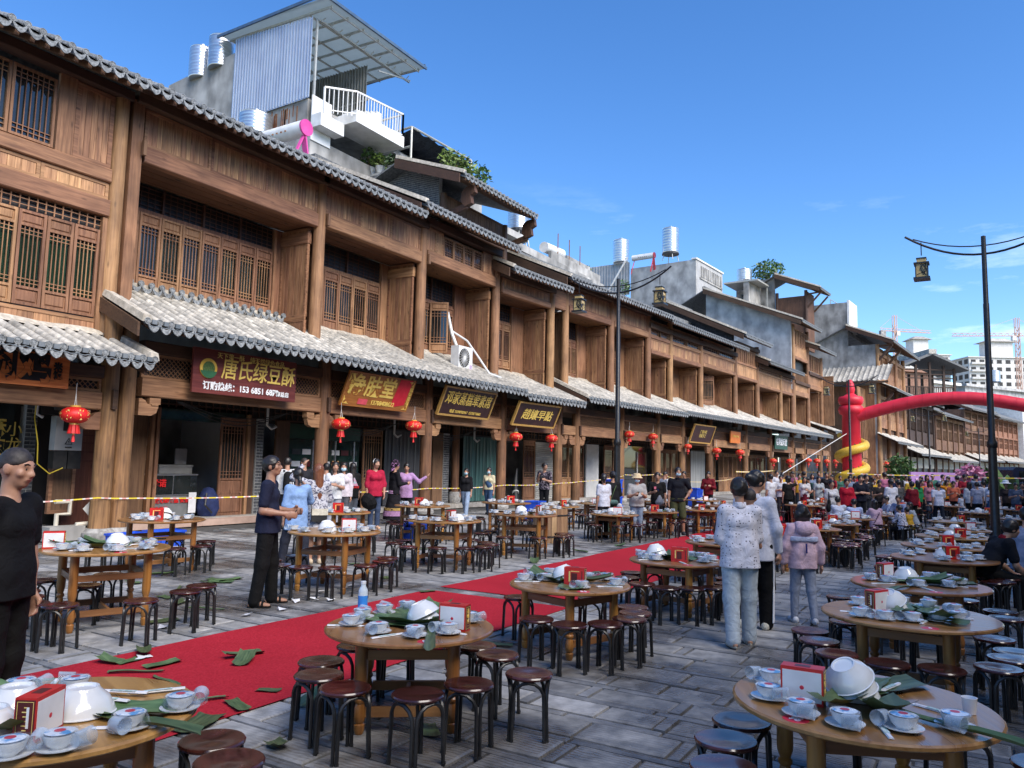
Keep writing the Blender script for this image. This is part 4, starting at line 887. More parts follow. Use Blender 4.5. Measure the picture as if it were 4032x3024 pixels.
# ---------------------------------------------------------------- rooftop buildings behind the timber row
CORR = mk('corrugated_sheet', (.48, .56, .70), (.58, .66, .78), sc=(1, 1, .5), ns=2, rough=.25, metal=.35, rand=.03)  # blue of the mirrored sky is put into the sheet colour
RUST = mk('rust_streak', (.16, .055, .018), (.27, .12, .05), ns=5, rough=.9)
FRAME = mk('galvanised_frame', (.40, .40, .37), (.52, .52, .48), ns=6, rough=.5, metal=.4, rand=.06)
def corr(root, P0, ux, h0, h1, w, step=.16, name='corrugated_sheet', m=None, proud=.075, slant=0):
    """ribbed sheet in the plane through P0 along the unit vector ux, heights from h0 to h1 (h1 may slope by slant)"""
    ux = Vector(ux).normalized(); nrm = Vector((ux.y, -ux.x, 0)); n = int(w/step); mb = MB(); vs = []
    prof = ((0, 0), (.62, 0), (.70, 1), (.92, 1))
    for i in range(n):
        for u, q in prof:
            x = (i+u)*step; p = Vector(P0)+ux*x+nrm*(q*proud); b = h0[0]+(h0[1]-h0[0])*x/w; t = h1[0]+(h1[1]-h1[0])*x/w
            vs += [(p.x, p.y, b), (p.x, p.y, t)]
    k = len(vs)//2; mb.add(vs, [(2*i, 2*i+2, 2*i+3, 2*i+1) for i in range(k-1)]); return part(name, mb, m or CORR, root)
def water_tank(label, loc, r, h, legs=0, sc=1):
    t = thing('water_tank', label, 'water tank', loc, 0, 'steel water tanks on the roofs'); n = 9; prof = [(0, legs), (r*.97, legs)]
    for i in range(n): z0 = legs+h*i/n; dz = h/n; prof += [(r, z0+.02), (r, z0+dz*.62), (r*.988, z0+dz*.75), (r*.988, z0+dz*.9)]
    prof += [(r, legs+h), (r*.94, legs+h+.03), (r*.3, legs+h+.16), (r*.3, legs+h+.22), (0, legs+h+.22)]
    part('tank_body', MB().lathe(prof, 28), STEEL, t, True, ang=50)
    if legs:
        part('tank_ring', MB().lathe([(r*.8, legs-.12), (r*1.04, legs-.12), (r*1.04, legs-.01), (r*.8, legs-.01)], 20), BLKP, t)
        for a in range(4): part('leg', MB().tube([(r*.8*math.cos(a*math.pi/2+.6), r*.8*math.sin(a*math.pi/2+.6), legs-.1), (r*math.cos(a*math.pi/2+.6), r*math.sin(a*math.pi/2+.6), 0)], .04, 6), FRAME, t)
    return t
# --- tall concrete house with sheet metal roof room
T = thing('rooftop_house', 'tall concrete house with shiny corrugated metal room and white balcony behind the timber row', 'building', (19.6, 21.0, 0))
part('wall', MB().box(0, 8, 0, .2, 6, 13.75).box(0, .2, .2, 9.0, 6, 15.26), wood('x', WC1, WC2, 'z') if False else CONC, T)
part('upper_wall', MB().hexa([(0, 4.55, 15.27), (.25, 4.55, 15.27), (.25, 8.9, 15.27), (0, 8.9, 15.27), (0, 4.55, 18.25), (.25, 4.55, 18.25), (.25, 8.9, 17.9), (0, 8.9, 17.9)]), CONC, T)
part('roof_slab', MB().box(.25, 8, .25, 8.9, 15.0, 15.2), CONC, T)
st = MB()
for i in range(16):
    y = .25+rnd.random()*2.6; zt = 15.2-rnd.random()*.25; st.box(-.012, -.002, y, y+.03+.05*rnd.random(), zt-.4-rnd.random()*1.2, zt)
part('rust_streaks', st, RUST, T)
corr(T, (-.06, 4.5, 0), (0, -1, 0), (15.15, 15.25), (18.75, 18.42), 4.5)
for y in (0, 1.5, 3, 4.5): part('frame_post', MB().box(.05, .12, y-.04, y+.04, 15.2, 18.4), FRAME, T)
# sloping sheet roof on a grid of tubes
rf = MB(); rp0 = [(-.35, 5.2, 19.02), (-.35, -.9, 18.75), (5.55, -.9, 18.75), (5.55, 5.2, 19.02)]
TSH = mk('translucent_sheet', (.42, .47, .48), (.50, .55, .56), ns=3, rough=.35)
_q = TSH.node_tree; _tl = _q.nodes.new('ShaderNodeBsdfTranslucent'); _tl.inputs[0].default_value = (.58, .66, .68, 1); _ms = _q.nodes.new('ShaderNodeMixShader'); _ms.inputs[0].default_value = .5; _q.links.new(_q.nodes['Principled BSDF'].outputs[0], _ms.inputs[1]); _q.links.new(_tl.outputs[0], _ms.inputs[2]); _q.links.new(_ms.outputs[0], _q.nodes['Material Output'].inputs['Surface'])
rfp = part('sheet_roof', MB().hexa([(*p[:2], p[2]) for p in rp0]+[(*p[:2], p[2]+.05) for p in rp0]), TSH, T)
part('gutter', MB().box(-.42, 5.62, -.98, -.91, 18.72, 18.84).box(-.42, -.36, -.9, 5.25, 18.86, 18.98).box(5.56, 5.62, -.9, 5.25, 18.86, 18.98), mk('blue_steel', (.05, .09, .16), (.08, .13, .2), rough=.4), T)
gr = MB()
for i in range(7): x = .05+i*.88; gr.bar((x, 5.0, 18.90), (x, -.8, 18.64), .05, .09)
for j in range(6): y = -.7+j*1.1; gr.bar((.0, y, 18.60+j*.048), (5.4, y, 18.60+j*.048), .05, .07)
part('roof_grid', gr, FRAME, T)
tr = MB(); 
for y in (-.1, 4.5):
    tr.bar((.1, y, 18.35), (5.5, y, 18.3), .06, .06); tr.bar((3.5, y, 17.9), (5.55, y, 18.4), .05, .05)
    for i in range(12): x = .2+i*.46; tr.bar((x, y, 18.32), (x+.2, y, 18.58), .03, .03)
part('truss', tr, FRAME, T)
corr(T, (3.3, 4.6, 0), (0, -1, 0), (15.3, 15.3), (18.3, 18.15), 4.4, name='far_sheet_wall', m=mk('dull_sheet', (.20, .21, .20), (.30, .31, .29), ns=2, rough=.5, metal=.3)); corr(T, (.1, 4.62, 0), (1, 0, 0), (15.3, 15.3), (18.4, 18.3), 3.2, name='rear_sheet_wall', m=MATS['dull_sheet'])
part('frame_rail', MB().box(3.26, 3.3, .2, 4.6, 16.6, 16.68), FRAME, T)
part('rear_door', MB().box(.5, 3.0, 3.9, 3.95, 15.2, 17.2), PANEB, T); part('pale_lean_to', MB().hexa([(.4, 3.0, 15.2), (3.0, 3.0, 15.2), (3.0, 3.6, 15.2), (.4, 3.6, 15.2), (.4, 3.4, 17.1), (3.0, 3.4, 17.1), (3.0, 3.6, 17.3), (.4, 3.6, 17.3)]), PLASW, T)
# stepped white balcony
part('balcony', MB().box(.0, 1.0, -.05, .0, 13.6, 15.35).box(-.02, 1.2, -.55, -.051, 14.05, 14.55).box(1.21, 4.05, -1.15, .2, 14.55, 14.95).box(1.21, 4.05, -1.15, -1.05, 14.951, 15.02), WHITE, T)
stp = MB()
for i in range(5): stp.box(1.3+i*.3, 1.58+i*.3, -1.0, -.3, 14.955, 15.05+i*.12)
part('stairs', stp, WHITE, T)
bl = MB()
def railing(mb, P, h=1.0, n=14):
    for a, b in zip(P, P[1:]):
        a, b = Vector(a), Vector(b); mb.bar(a+Vector((0, 0, h)), b+Vector((0, 0, h)), .06, .06); mb.bar(a+Vector((0, 0, .12)), b+Vector((0, 0, .12)), .035, .035)
        k = max(2, int((b-a).length/.16))
        for i in range(k+1): q = a+(b-a)*i/k; w = .06 if i in (0, k) else .025; mb.bar(q, q+Vector((0, 0, h)), w, w)
railing(bl, [(.15, -.5, 14.6), (1.25, -1.1, 14.75), (4.0, -1.1, 14.98), (4.0, .15, 14.98)]); part('balcony_rail', bl, WHITE, T)
water_tank('nearer of the two tall steel tanks on the tall concrete house', (19.8, 26.75, 17.9), .50, 1.35); water_tank('farther of the two tall steel tanks on the tall concrete house', (19.8, 28.0, 17.75), .50, 1.35)
water_tank('short steel tank low beside the metal clad wall', (18.9, 23.2, 13.5), .62, 1.2)
tag(ob('vent_box', MB().box(-.5, .5, -.4, .4, 0, 1.3).box(-.54, .54, -.44, .44, 1.3, 1.36).mesh('vent_box', WHITE), None, (7.3, 21, 11.8)), 'small white box on roof at far left', 'roof box')
def solar(label, loc, rz, end, red_spots=True):
    t = thing('solar_heater', label, 'solar heater', loc, rz); part('heater_drum', MB().tube([(-1.2, 0, .8), (1.0, 0, .8)], .27, 16), WHITE, t, True)
    part('end_cap', MB().tube([(1.0, 0, .8), (1.07, 0, .8)], .275, 18), end, t, True); part('frame_leg', MB().bar((.95, 0, .6), (1.0, -.7, -.9), .10, .05), end, t); part('frame_leg', MB().bar((-1, 0, .6), (-1, -.7, -.9), .05, .05), end, t); part('cap_leg', MB().bar((.95, 0, .5), (.95, .3, -.9), .22, .05), end, t)
    tb = MB()
    for i in range(12): tb.tube([(-1.0+i*.17, -.12, .6), (-1.0+i*.17, -.85, -.8)], .03, 5)
    if red_spots:
        mb = MB()
        for i in range(5): mb.hexa([(-.5+i*.2, -.275, .72), (-.42+i*.2, -.275, .70), (-.42+i*.2, -.26, .70), (-.5+i*.2, -.26, .72), (-.5+i*.2, -.20, .98), (-.40+i*.2, -.20, .98), (-.40+i*.2, -.18, .99), (-.5+i*.2, -.18, .99)])
        part('rust_streaks', mb, RUST, t)
    return t
PINKC = mk('pink_plastic', (.60, .06, .28), (.70, .09, .34), ns=3, rough=.4)
solar('white solar water heater drum with bright pink end cap', (17.15, 19.6, 11.75), R(-90), PINKC)
# --- brick gabled loft over the long house
BT = thing('brick_loft', 'small loft of grey brick with timber front and curved tiled roof above the long house', 'building', (3.35, 16.1, -.2))
bw = part('brick_wall', MB().prism([(1.35, 9.6), (6.2, 9.6), (6.2, 13.6), (2.85, 13.6), (1.35, 12.95)], 19.62, 19.82, 'x').box(19.83, 24.3, 6.0, 6.2, 9.6, 13.6), BRICKJ, BT); mb = MB(); cnt = 0
for j in range(44):
    y = 1.30-(.14 if j % 2 else 0)
    while y < 6.0:
        a, b = max(y, 1.36), min(y+.262, 6.18)
        if b-a > .03 and 9.72+j*.088 < 12.9+max(0, a-1.35)*.42 and j > 8:
            if cnt < 290: ob('brick', cached(('bkg', round(b-a, 2)), lambda: MB().box(-.014, .01, 0, b-a, 0, .068).mesh('brick', BRICKM)), bw, (19.62, a, 9.65+j*.088)); cnt += 1
            else: mb.box(19.606, 19.63, a, b, 9.65+j*.088, 9.718+j*.088)
        y += .28
if mb.v: q = part('bricks', mb, BRICKM, bw); q['kind'] = 'stuff'
for x in (19.72, 24.2): column(BT, x, 1.2, 9.8, 12.2, .13, m=WDV)
beam(BT, 19.85, 24.1, 1.1, 1.3, 11.05, 11.4, m=WKM); board_panel(BT, 19.85, 24.1, 1.25, 11.41, 12.2, fine=False, m=WKM); beam(BT, 19.85, 24.1, 1.1, 1.3, 10.2, 10.5, m=WKM); board_panel(BT, 19.85, 24.1, 1.28, 10.51, 11.04, fine=False, m=WKM)
main_roof(BT, 18.9, 24.3, -.35, 12.45, depth=3.2, rise=.36, verge_l=True, detail=True)
for x in (19.75, 24.3):
    part('carved_bracket', MB().bar((x, 1.1, 11.3), (x, .1, 11.55), .12, .22).prism([(-.15, 11.6), (.15, 11.5), (.35, 11.75), (.3, 12.1), (.1, 12.25), (-.25, 12.3), (-.3, 12.0), (-.1, 11.9)], x-.10, x+.10, 'x'), WDV, BT)
# --- netting frame and pots
NET = mk('shade_net', (.012, .016, .024), (.05, .065, .10), sc=(3, 3, 3), ns=5, rough=.9, lo=.3, hi=.7)
N_ = thing('shade_net_frame', 'tube frame hung with dark shade netting on roof', 'pergola', (0, 0, 0)); nb = MB()
for a, b in (((24.3, 20, 14.3), (24.3, 20, 15.75)), ((28.75, 20, 15.2), (28.75, 20, 15.88)), ((24.3, 20, 15.75), (28.75, 20, 15.88)), ((24.3, 20, 15.75), (24.3, 29, 15.4)), ((24.3, 29, 13), (24.3, 29, 15.4)), ((24.3, 26, 13), (24.3, 26, 15.5)), ((24.3, 22.8, 13.3), (24.3, 22.8, 15.6)), ((28.75, 20, 15.88), (28.75, 29, 15.6)), ((26, 20, 15.8), (26, 29, 15.45)), ((27.4, 20, 15.84), (27.4, 29, 15.5)), ((24.3, 20, 14.9), (24.3, 25.5, 14.8)), ((28.75, 20, 13), (28.75, 20, 15.3))): nb.tube([a, b], .05, 6)
part('frame_tubes', nb, FRAME, N_); nv = []; k = 18
for i in range(k+1):
    for j in range(13): nv.append((24.35+4.4*j/12, 20+9*i/k, 15.70-.16*abs(math.sin(i*1.1))+.05*math.sin(j*2.3+i)))
part('netting', MB().add(nv, [(i*13+j, i*13+j+1, (i+1)*13+j+1, (i+1)*13+j) for i in range(k) for j in range(12)]).add([(24.4, 29.1, 13.2), (29, 29.1, 13.2), (29, 29.1, 15.4), (24.4, 29.1, 15.4)], [(0, 1, 2, 3)]), NET, N_)
part('roof_slab', MB().box(23.9, 30, 17.8, 30, 12.0, 12.3), CONC, N_)
part('parapet', MB().box(24.3, 29, 19.5, 19.9, 12.3, 13.9), CONC, N_)
def leaves(n, c, rad, size, m, name='foliage', seed=1, flat=0.0):
    r_ = random.Random(seed); mb = MB()
    for i in range(n):
        while True:
            p = Vector((r_.uniform(-1, 1), r_.uniform(-1, 1), r_.uniform(-1, 1)))
            if .25 < p.length < 1: break
        q = Vector((p.x*rad[0]+c[0], p.y*rad[1]+c[1], p.z*rad[2]+c[2])); u = Vector((r_.gauss(0, 1), r_.gauss(0, 1), r_.gauss(0, .6))).normalized(); v = u.cross(Vector((r_.gauss(0, 1), r_.gauss(0, 1), r_.gauss(0, 1)))).normalized()
        s = size*r_.uniform(.6, 1.4); mb.add([q, q+u*s*.5+v*s*.24, q+u*s, q+u*s*.5-v*s*.24], [(0, 1, 2, 3)])
    return mb.mesh(name, m)
LV = [mk('leaf_mid', (.035, .085, .018), (.10, .18, .045), ns=3, rough=.5, rand=.2), mk('leaf_dark', (.018, .05, .014), (.055, .11, .03), ns=3, rough=.5, rand=.2), mk('leaf_yellowgreen', (.08, .14, .02), (.20, .27, .06), ns=3, rough=.5, rand=.2)]
def potted(label, loc, h, r, potm, m, seed, size=.22, n=220, name='potted_plant', pot=True):
    t = thing(name, label, 'plant', loc)
    if pot: part('pot', MB().lathe([(r*.35, 0), (r*.55, r*.7), (r*.6, r*.75), (r*.5, r*.76), (0, r*.70)], 14), potm, t, True)
    for k in range(4): a = k*1.7+seed; part('stem', MB().tube([(0, 0, r*.5), (r*.3*math.cos(a), r*.3*math.sin(a), h*.7)], [.03, .012], 5), WKM, t)
    ob('foliage', leaves(n, (0, 0, h*.68), (r, r, h*.4), size, m, seed=seed), t); return t
BU = part
for i, (lb, lc, h, r, m) in enumerate([('low green pot plant, leftmost on the roof edge', (23.1, 21.7, 13.42), .7, .42, LV[0]), ('bushy green plant, tallest of the four pots on the roof edge', (23.1, 21.15, 13.42), 1.1, .42, LV[0]), ('spiky pale green plant in white pot on the roof edge', (23.1, 20.6, 13.42), .75, .36, LV[2]), ('small aloe in white pot right of the spiky plant', (23.1, 20.0, 13.42), .6, .24, LV[1])]): potted(lb, lc, h, r, WHITE, m, i+3, .2, 150)
def shrub(label, c, rad, n, m, seed, size=.24): t = thing('roof_shrub', label, 'shrub', (c[0], c[1], c[2]-rad[2])); part('stem', MB().tube([(0, 0, -.4), (0, 0, rad[2])], .04, 5), WKM, t); ob('foliage', leaves(n, (0, 0, rad[2]), rad, size, m, seed=seed), t); return t
shrub('yellow green shrub under the shade net', (26.6, 19.3, 14.75), (1.1, .6, .6), 420, LV[2], 21); shrub('trailing green vine at right end of the shade net', (28.3, 19.3, 14.9), (.85, .5, .55), 200, LV[0], 22)
# --- tanks and slab behind the bend
water_tank('steel tank on legs in front of its twin above the bend', (36.5, 22.0, 14.0), .62, 1.25, legs=.9); water_tank('steel tank on legs, partly hidden behind its twin', (37.9, 22.9, 14.0), .6, 1.25, legs=.9)
FB = thing('flat_roof_house', 'unfinished flat concrete roof with parapets behind the bend', 'building', (0, 0, 0)); part('roof_slab', MB().box(34.5, 46, 21, 29, 13.3, 13.7).box(34.6, 46, 21.2, 29, 4, 13.29), CONC, FB); part('parapet', MB().box(39, 45.9, 21.2, 21.4, 13.71, 14.3).box(42.6, 46, 22, 22.2, 13.71, 15.0), CONC, FB)
for x in (40, 41.5, 43): part('reinforcing_bar', MB().tube([(x, 21.3, 14.0), (x, 21.3, 15.6)], .03, 5), RUST, FB)
part('roller_tube', MB().tube([(38.8, 21.6, 14.5), (41.0, 21.6, 14.6)], .32, 14), WHITE, FB, True)
# --- big plastered house over the fourth and fifth shop, frame 2
CB = thing('plastered_house', 'large grey plastered concrete house with barred vent wall above the row', 'building', F2(0), A2)
part('side_wall', MB().box(40.8, 41.05, 9, 15.5, 8, 20.3), CONCB, CB); part('front_wall', MB().box(41.06, 47.2, 9, 9.25, 8, 20.3), mk('render_grey', (.34, .34, .34), (.42, .42, .42), ns=2, rough=.8, big=.08), CB)
vt = MB()
for i in range(12): vt.box(41.9+i*.42, 42.1+i*.42, 8.9, 8.995, 18.9, 19.9)
vt.box(41.6, 47, 8.92, 8.99, 18.7, 18.85); part('vent_bars', vt, CONC, CB); part('coping', MB().box(40.7, 47.3, 8.9, 9.4, 20.31, 20.45), WHITE, CB)
corr(CB, (40.7, 20.3, 0), (0, -1, 0), (17.8, 17.8), (21.0, 20.9), 4.9, step=.3, m=mk('grey_cladding', (.30, .31, .32), (.38, .39, .40), ns=2, rough=.45), proud=.06)
part('white_downpipe', MB().tube([(40.3, 19.5, 15.5), (40.3, 15.6, 21.3)], .09, 8), WHITE, CB)
part('rear_block', MB().box(41.1, 50, 9.3, 20, 8, 17.5).box(47.3, 54, 6.5, 7, 8, 19.6), CONC, CB)
part('awning', MB().box(47.2, 50.5, 5.6, 8.9, 19.3, 19.45).box(50.3, 50.4, 5.7, 5.8, 13, 19.3), FRAME, CB)
p = F2(40.9, 16.6, 21.0); water_tank('steel tank left of the red capped heater', p, .75, 2.2); p = F2(40.9, 11.5, 20.5); water_tank('steel tank on short legs right of the red capped heater', p, .75, 2.3, legs=.7); p = F2(49, 7.5, 19.5); water_tank('squat steel tank over the awning', p, .7, 1.4)
solar('white solar heater drum with red end cap on the plastered house', F2(40.6, 14.0, 20.4), A2-R(90), mk('red_cap', (.55, .05, .06), (.6, .06, .08), rough=.4))
tag(ob('blue_fence', MB().box(0, 3, 0, .1, 0, 1.4).mesh('blue_fence', mk('blue_sheet', (.02, .10, .42), (.03, .13, .5), ns=3, rough=.4)), None, F2(34, 20.5, 18.2), A2-R(60)), 'blue sheet fence on a flat roof behind', 'fence')
for i, (s_, d_, z_, lb) in enumerate(((37, 18, 19.2, 'wispy weed growing by the grey cladding'), (40.2, 15.8, 18.3, 'vine hanging down the grey cladding'))): shrub(lb, F2(s_, d_, z_), (.6, .5, .9), 90, LV[0], 31+i, .3)
# --- concrete loft with bracketed timber porch and tree
CL = thing('concrete_loft', 'stained concrete loft with bracketed timber porch roof', 'building', F2(0), A2)
part('side_wall', MB().box(50.9, 51.1, 5.2, 9, 9, 20.2), mk('stained_concrete', (.14, .135, .125), (.34, .33, .31), sc=(1, 1, .6), ns=1.6, det=9, rough=.9, lo=.35, hi=.6, big=.3), CL)
part('porch', MB().box(51.0, 53.4, 2.2, 2.4, 13, 18.6).box(51.0, 51.1, 2.4, 5.1, 13.5, 18.2), WKM, CL)
for d in (5.0, 2.3): column(CL, 51.0, d, 12.5, 18.7, .16, m=WDV)
main_roof(CL, 50.4, 53.9, .8, 18.7, depth=4.2, rise=.42, detail=False, verge_l=True)
part('carved_bracket', MB().bar((51, 2.2, 17.0), (51, .9, 18.4), .14, .14).bar((51, 2.2, 18.3), (51, .9, 18.4), .14, .14).bar((53.4, 2.2, 17.0), (53.4, .9, 18.4), .14, .14), WDV, CL)
t = thing('roof_tree', 'leafy tree growing on the concrete loft roof', 'tree', F2(51.5, 6.0, 19.5), 0); part('trunk', MB().tube([(0, 0, -.5), (.1, 0, 1.2)], [.08, .05], 6), WKM, t)
for k in range(6): a = k*1.1; part('limb', MB().tube([(.1, 0, .8), (1.0*math.cos(a), 1.0*math.sin(a), 1.9+.3*(k % 3))], [.04, .015], 5), WKM, t)
ob('crown', leaves(900, (0, 0, 1.7), (1.7, 1.5, 1.0), .3, LV[0], seed=44), t)
# --- corner house beyond the side street
J = thing('corner_house', 'three storey corner house with plain concrete gable and bracketed timber eaves', 'building', F2(57, -2.6), A2)
part('gable', MB().box(0, .3, 2.6, 9.5, 0, 18.4).box(0, .3, 0.0, 2.59, 0, 14.0), CONC, J); part('white_parapet', MB().box(-.05, 3.4, 2.4, 2.6, 15.6, 18.6).box(3.1, 3.3, 2.6, 8, 15.5, 18.3), WHITE, J)
part('flat_roof', MB().box(.31, 12, 2.61, 9.5, 15.2, 15.5), CONC, J)
for x in (.15, 4.6, 9.1, 13.6): column(J, x, -.02, 0, 14.0, .22)
for i in range(3):
    a = .3+4.5*i
    for z0, z1 in ((6.0, 8.7), (10.2, 13.0)): casements(J, a+.1, a+4.1, .1, z0+.9, z1, 5, 'door'); board_panel(J, a+.05, a+4.15, .08, z0, z0+.88, fine=False)
    beam(J, a, a+4.2, -.1, .1, 8.75, 9.1); beam(J, a, a+4.2, -.1, .1, 13.05, 13.4); wall_fill(J, a, a+4.2, .25, 0, 14, WKM); doors(J, a+.2, a+4.0, .1, .1, 2.9, 5); wall_fill(J, a, a+4.2, .12, 3, 5.4, WKM)
main_roof(J, -.6, 14.3, -1.6, 14.2, depth=4.2, rise=.42, detail=False, verge_l=True); canopy(J, -.5, 14, -1.7, 9.6, .0, 10.4, pitch=.5, detail=False, lights=False); canopy(J, -.5, 14, -1.7, 4.6, 0, 5.4, pitch=.5, detail=False, lights=False)
# side wall of boards and its hipped tiled roof
board_panel(J, .3, 4.6, -.12, 0, 10.0, vert='x', fine=False, pw=.4); casements(J, -2.5, -.4, 1.0, 3.0, 7.6, 3, 'door'); board_panel(J, -3.6, -.3, 1.1, 0, 9.6, fine=False, pw=.4)
rt = MB(); n = 20; vs = []
for i in range(n*4+1):
    t_ = i/(n*4); y = 7.5-8.9*t_; z = .10*max(0, math.cos(2*math.pi*(i % 4)/4)); vs += [(-2.6, y, 10.2+z), (.2, y+.0, 12.0+z)]
part('tiled_lean_to', rt.add(vs, [(2*i, 2*i+1, 2*i+3, 2*i+2) for i in range(n*4)]), TILE, J, True, ang=60)
part('eave_board', MB().box(-2.62, -2.54, -1.4, 7.5, 9.95, 10.15), WD, J)
for x in (.1, 4.4): part('carved_bracket', MB().bar((x, -.1, 12.4), (x, -1.3, 13.8), .2, .2).bar((x, -.1, 13.8), (x, -1.4, 13.85), .2, .16).bar((x, -.1, 7.8), (x, -1.3, 9.2), .2, .2), WDV, J)
mr_ = MB(); mr_.box(3.6, 9, 3.5, 8, 17.5, 17.65)
for x in (3.8, 8.8): mr_.tube([(x, 3.7, 15.5), (x, 3.7, 17.5)], .06, 5)
part('roof_shelter', mr_, FRAME, J); part('antenna_frame', MB().tube([(3.5, 5, 15.5), (3.5, 5, 19.6), (9, 5, 19.8), (9, 5, 17)], .05, 5), FRAME, J)
# --- dark open pavilion over the row beyond
def row_house(label, P, Q, z1, m, floors, roof=True, bays=4, name='row_house', canopyz=4.8, mw=None):
    P = Vector((*P, 0)); Q = Vector((*Q, 0)); d = Q-P; w = d.length; t = thing(name, label, 'building', P, math.atan2(d.y, d.x))
    part('wall', MB().box(0, w, .3, 6, 0, z1), mw or m, t); b = w/bays
    for i in range(bays+1): part('column', MB().box(i*b-.16, i*b+.16, -.1, .298, 0, z1), m, t)
    fl = (z1-canopyz-.6)/max(1, floors-1)
    for f in range(floors-1):
        z = canopyz+.5+f*fl
        for i in range(bays):
            part('rail_panel', MB().box(i*b+.2, (i+1)*b-.2, .05, .29, z, z+fl*.3), m, t)
            wn = part('window', MB().box(i*b+.3, (i+1)*b-.3, .18, .29, z+fl*.34, z+fl*.88), GLASS, t); lb = MB(); k = 6
            for j in range(k+1): x = i*b+.3+(b-.6)*j/k; lb.box(x-.05, x+.05, .10, .178, z+fl*.34, z+fl*.88)
            lb.box(i*b+.3, (i+1)*b-.3, .12, .175, z+fl*.6, z+fl*.66); ob('lattice', lb.mesh('lattice', m), wn)
        part('beam', MB().box(0, w, -.06, .04, z+fl*.9, z+fl), m, t)
    for i in range(bays): part('shop_opening', MB().box(i*b+.25, (i+1)*b-.25, .1, .29, .2, 3.0), PANEB, t); part('blind', MB().box(i*b+.25, (i+1)*b-.25, .0, .09, 2.3, 3.6), mk('pale_blind', (.30, .28, .24), (.42, .40, .35), ns=3, rough=.7), t)
    if roof: main_roof(t, -.4, w+.4, -1.3, z1, depth=4.5, rise=.42, pitch=.6, detail=False, verge_l=True)
    canopy(t, -.3, w+.3, -2.0, canopyz-.9, .28, canopyz+.1, pitch=.5, detail=False, lights=False); return t
K = row_house('dark brown two storey row below the open pavilion', (100.5, 7.6), (118, 5.2), 10.6, WK, 2, bays=5)
KP = thing('open_pavilion', 'dark open timber pavilion with gabled tile roof above the far row', 'pavilion', (110.8, 8.5, 0), math.atan2(-6.3, 3.9)); pv = MB()
for x in (.3, 2.1, 3.9, 5.7, 7.1):
    pv.box(x-.13, x+.13, -.14, .14, 10.6, 15.2+.9*(1-abs(x-3.7)/3.7)); pv.box(x-.13, x+.13, 5, 5.3, 10.6, 15.2)
for z in (15.0, 14.4, 13.9, 12.75, 11.7): pv.box(.17, 7.25, -.09, .09, z, z+.13)
for i in range(30): pv.box(.35+i*.23, .43+i*.23, -.06, .06, 11.83, 12.75)
pv.box(-.2, 7.6, -.4, 5.6, 10.9, 11.5); part('pavilion_frame', pv, WK, KP)
part('pavilion_roof', MB().prism([(-1.0, 14.9), (3.7, 16.9), (8.4, 14.9), (8.4, 15.15), (3.7, 17.25), (-1.0, 15.15)], -1.2, 6.2, 'y'), TILED, KP); part('pavilion_ridge', MB().box(3.2, 4.2, -1.3, 6.3, 17.0, 17.6), TILE, KP)
row_house('brown timber row with open eaves under the right of the red arch', (118.6, 5.0), (136, 2.0), 9.6, WKM, 2, bays=5, canopyz=4.4); row_house('reddish timber house near the far end of the street', (136.5, 1.8), (150, -1.5), 11.6, WKM, 3, bays=4, mw=mk('russet_board', (.23, .10, .055), (.33, .16, .09), ns=3, rough=.7))
row_house('russet timber house beside the white building at far end', (151, -2), (168, -6), 11.2, mk('russet_frame', (.20, .085, .045), (.30, .14, .08), ns=3, rough=.7), 3, bays=5)
# --- far blocks
def block(label, P, rz, w, d, z0, z1, m, nx, nz, wm=None, name='far_building', ww=.5, wh=.5, cap=True, cat='building', side=0):
    t = thing(name, label, cat, (*P, 0), rz); part('wall', MB().box(0, w, 0, d, z0, z1), m, t); wm = wm or GLASS
    for i in range(nx):
        for j in range(nz):
            x = (i+.5)*w/nx; z = z0+(j+.5)*(z1-z0)/nz; a = w/nx*ww/2; b = (z1-z0)/nz*wh/2
            f = ob('window', cached(('fw', round(a, 2), round(b, 2)), lambda: MB().box(-a, a, -.06, .05, -b, b).box(-a*1.12, a*1.12, -.10, .0, -b*1.2, -b).mesh('window', wm)), t, (x, 0, z))
    if side:
        for i in range(side):
            for j in range(nz):
                y = (i+.5)*d/side; z = z0+(j+.5)*(z1-z0)/nz; a = d/side*.32; b = (z1-z0)/nz*.32
                ob('window', cached(('fs', round(a, 2), round(b, 2)), lambda: MB().box(-.06, .05, -a, a, -b, b).mesh('window', wm)), t, (0, y, z))
    if cap: part('cornice', MB().box(-.8, w+.8, -.8, d+.8, z1, z1+.5), m, t)
    return t
APT = mk('apartment_render', (.60, .58, .54), (.70, .68, .64), ns=1, rough=.7, rand=.02)
block('white plastered block at the far right end of the street', (168.5, -7), R(-15), 16, 8, 0, 15, WHITE, 4, 4, ww=.5, wh=.45); block('grey concrete house with roof tank behind the arch', (176, 2), R(-30), 28, 10, 6, 19, CONCB, 4, 2, ww=.25, wh=.3)
block('unpainted red brick house behind the open pavilion', (150, 12.5), R(-40), 9, 8, 6, 19.5, mk('red_brick_far', (.22, .11, .075), (.34, .2, .14), ns=6, rough=.9), 2, 2, ww=.01, wh=.01); block('cream house with balcony right of the brick house', (158, 7.5), R(-30), 8, 6, 5, 18, APT, 2, 2, ww=.6, wh=.5)
water_tank('small far steel tank above the arch, right of the lamp post', (184, -3, 19.5), 1.2, 2.2, legs=1.0); water_tank('far steel tank on the concrete house, highest above the arch', (196, -12, 24.0), 2.0, 3.2, legs=1.5)
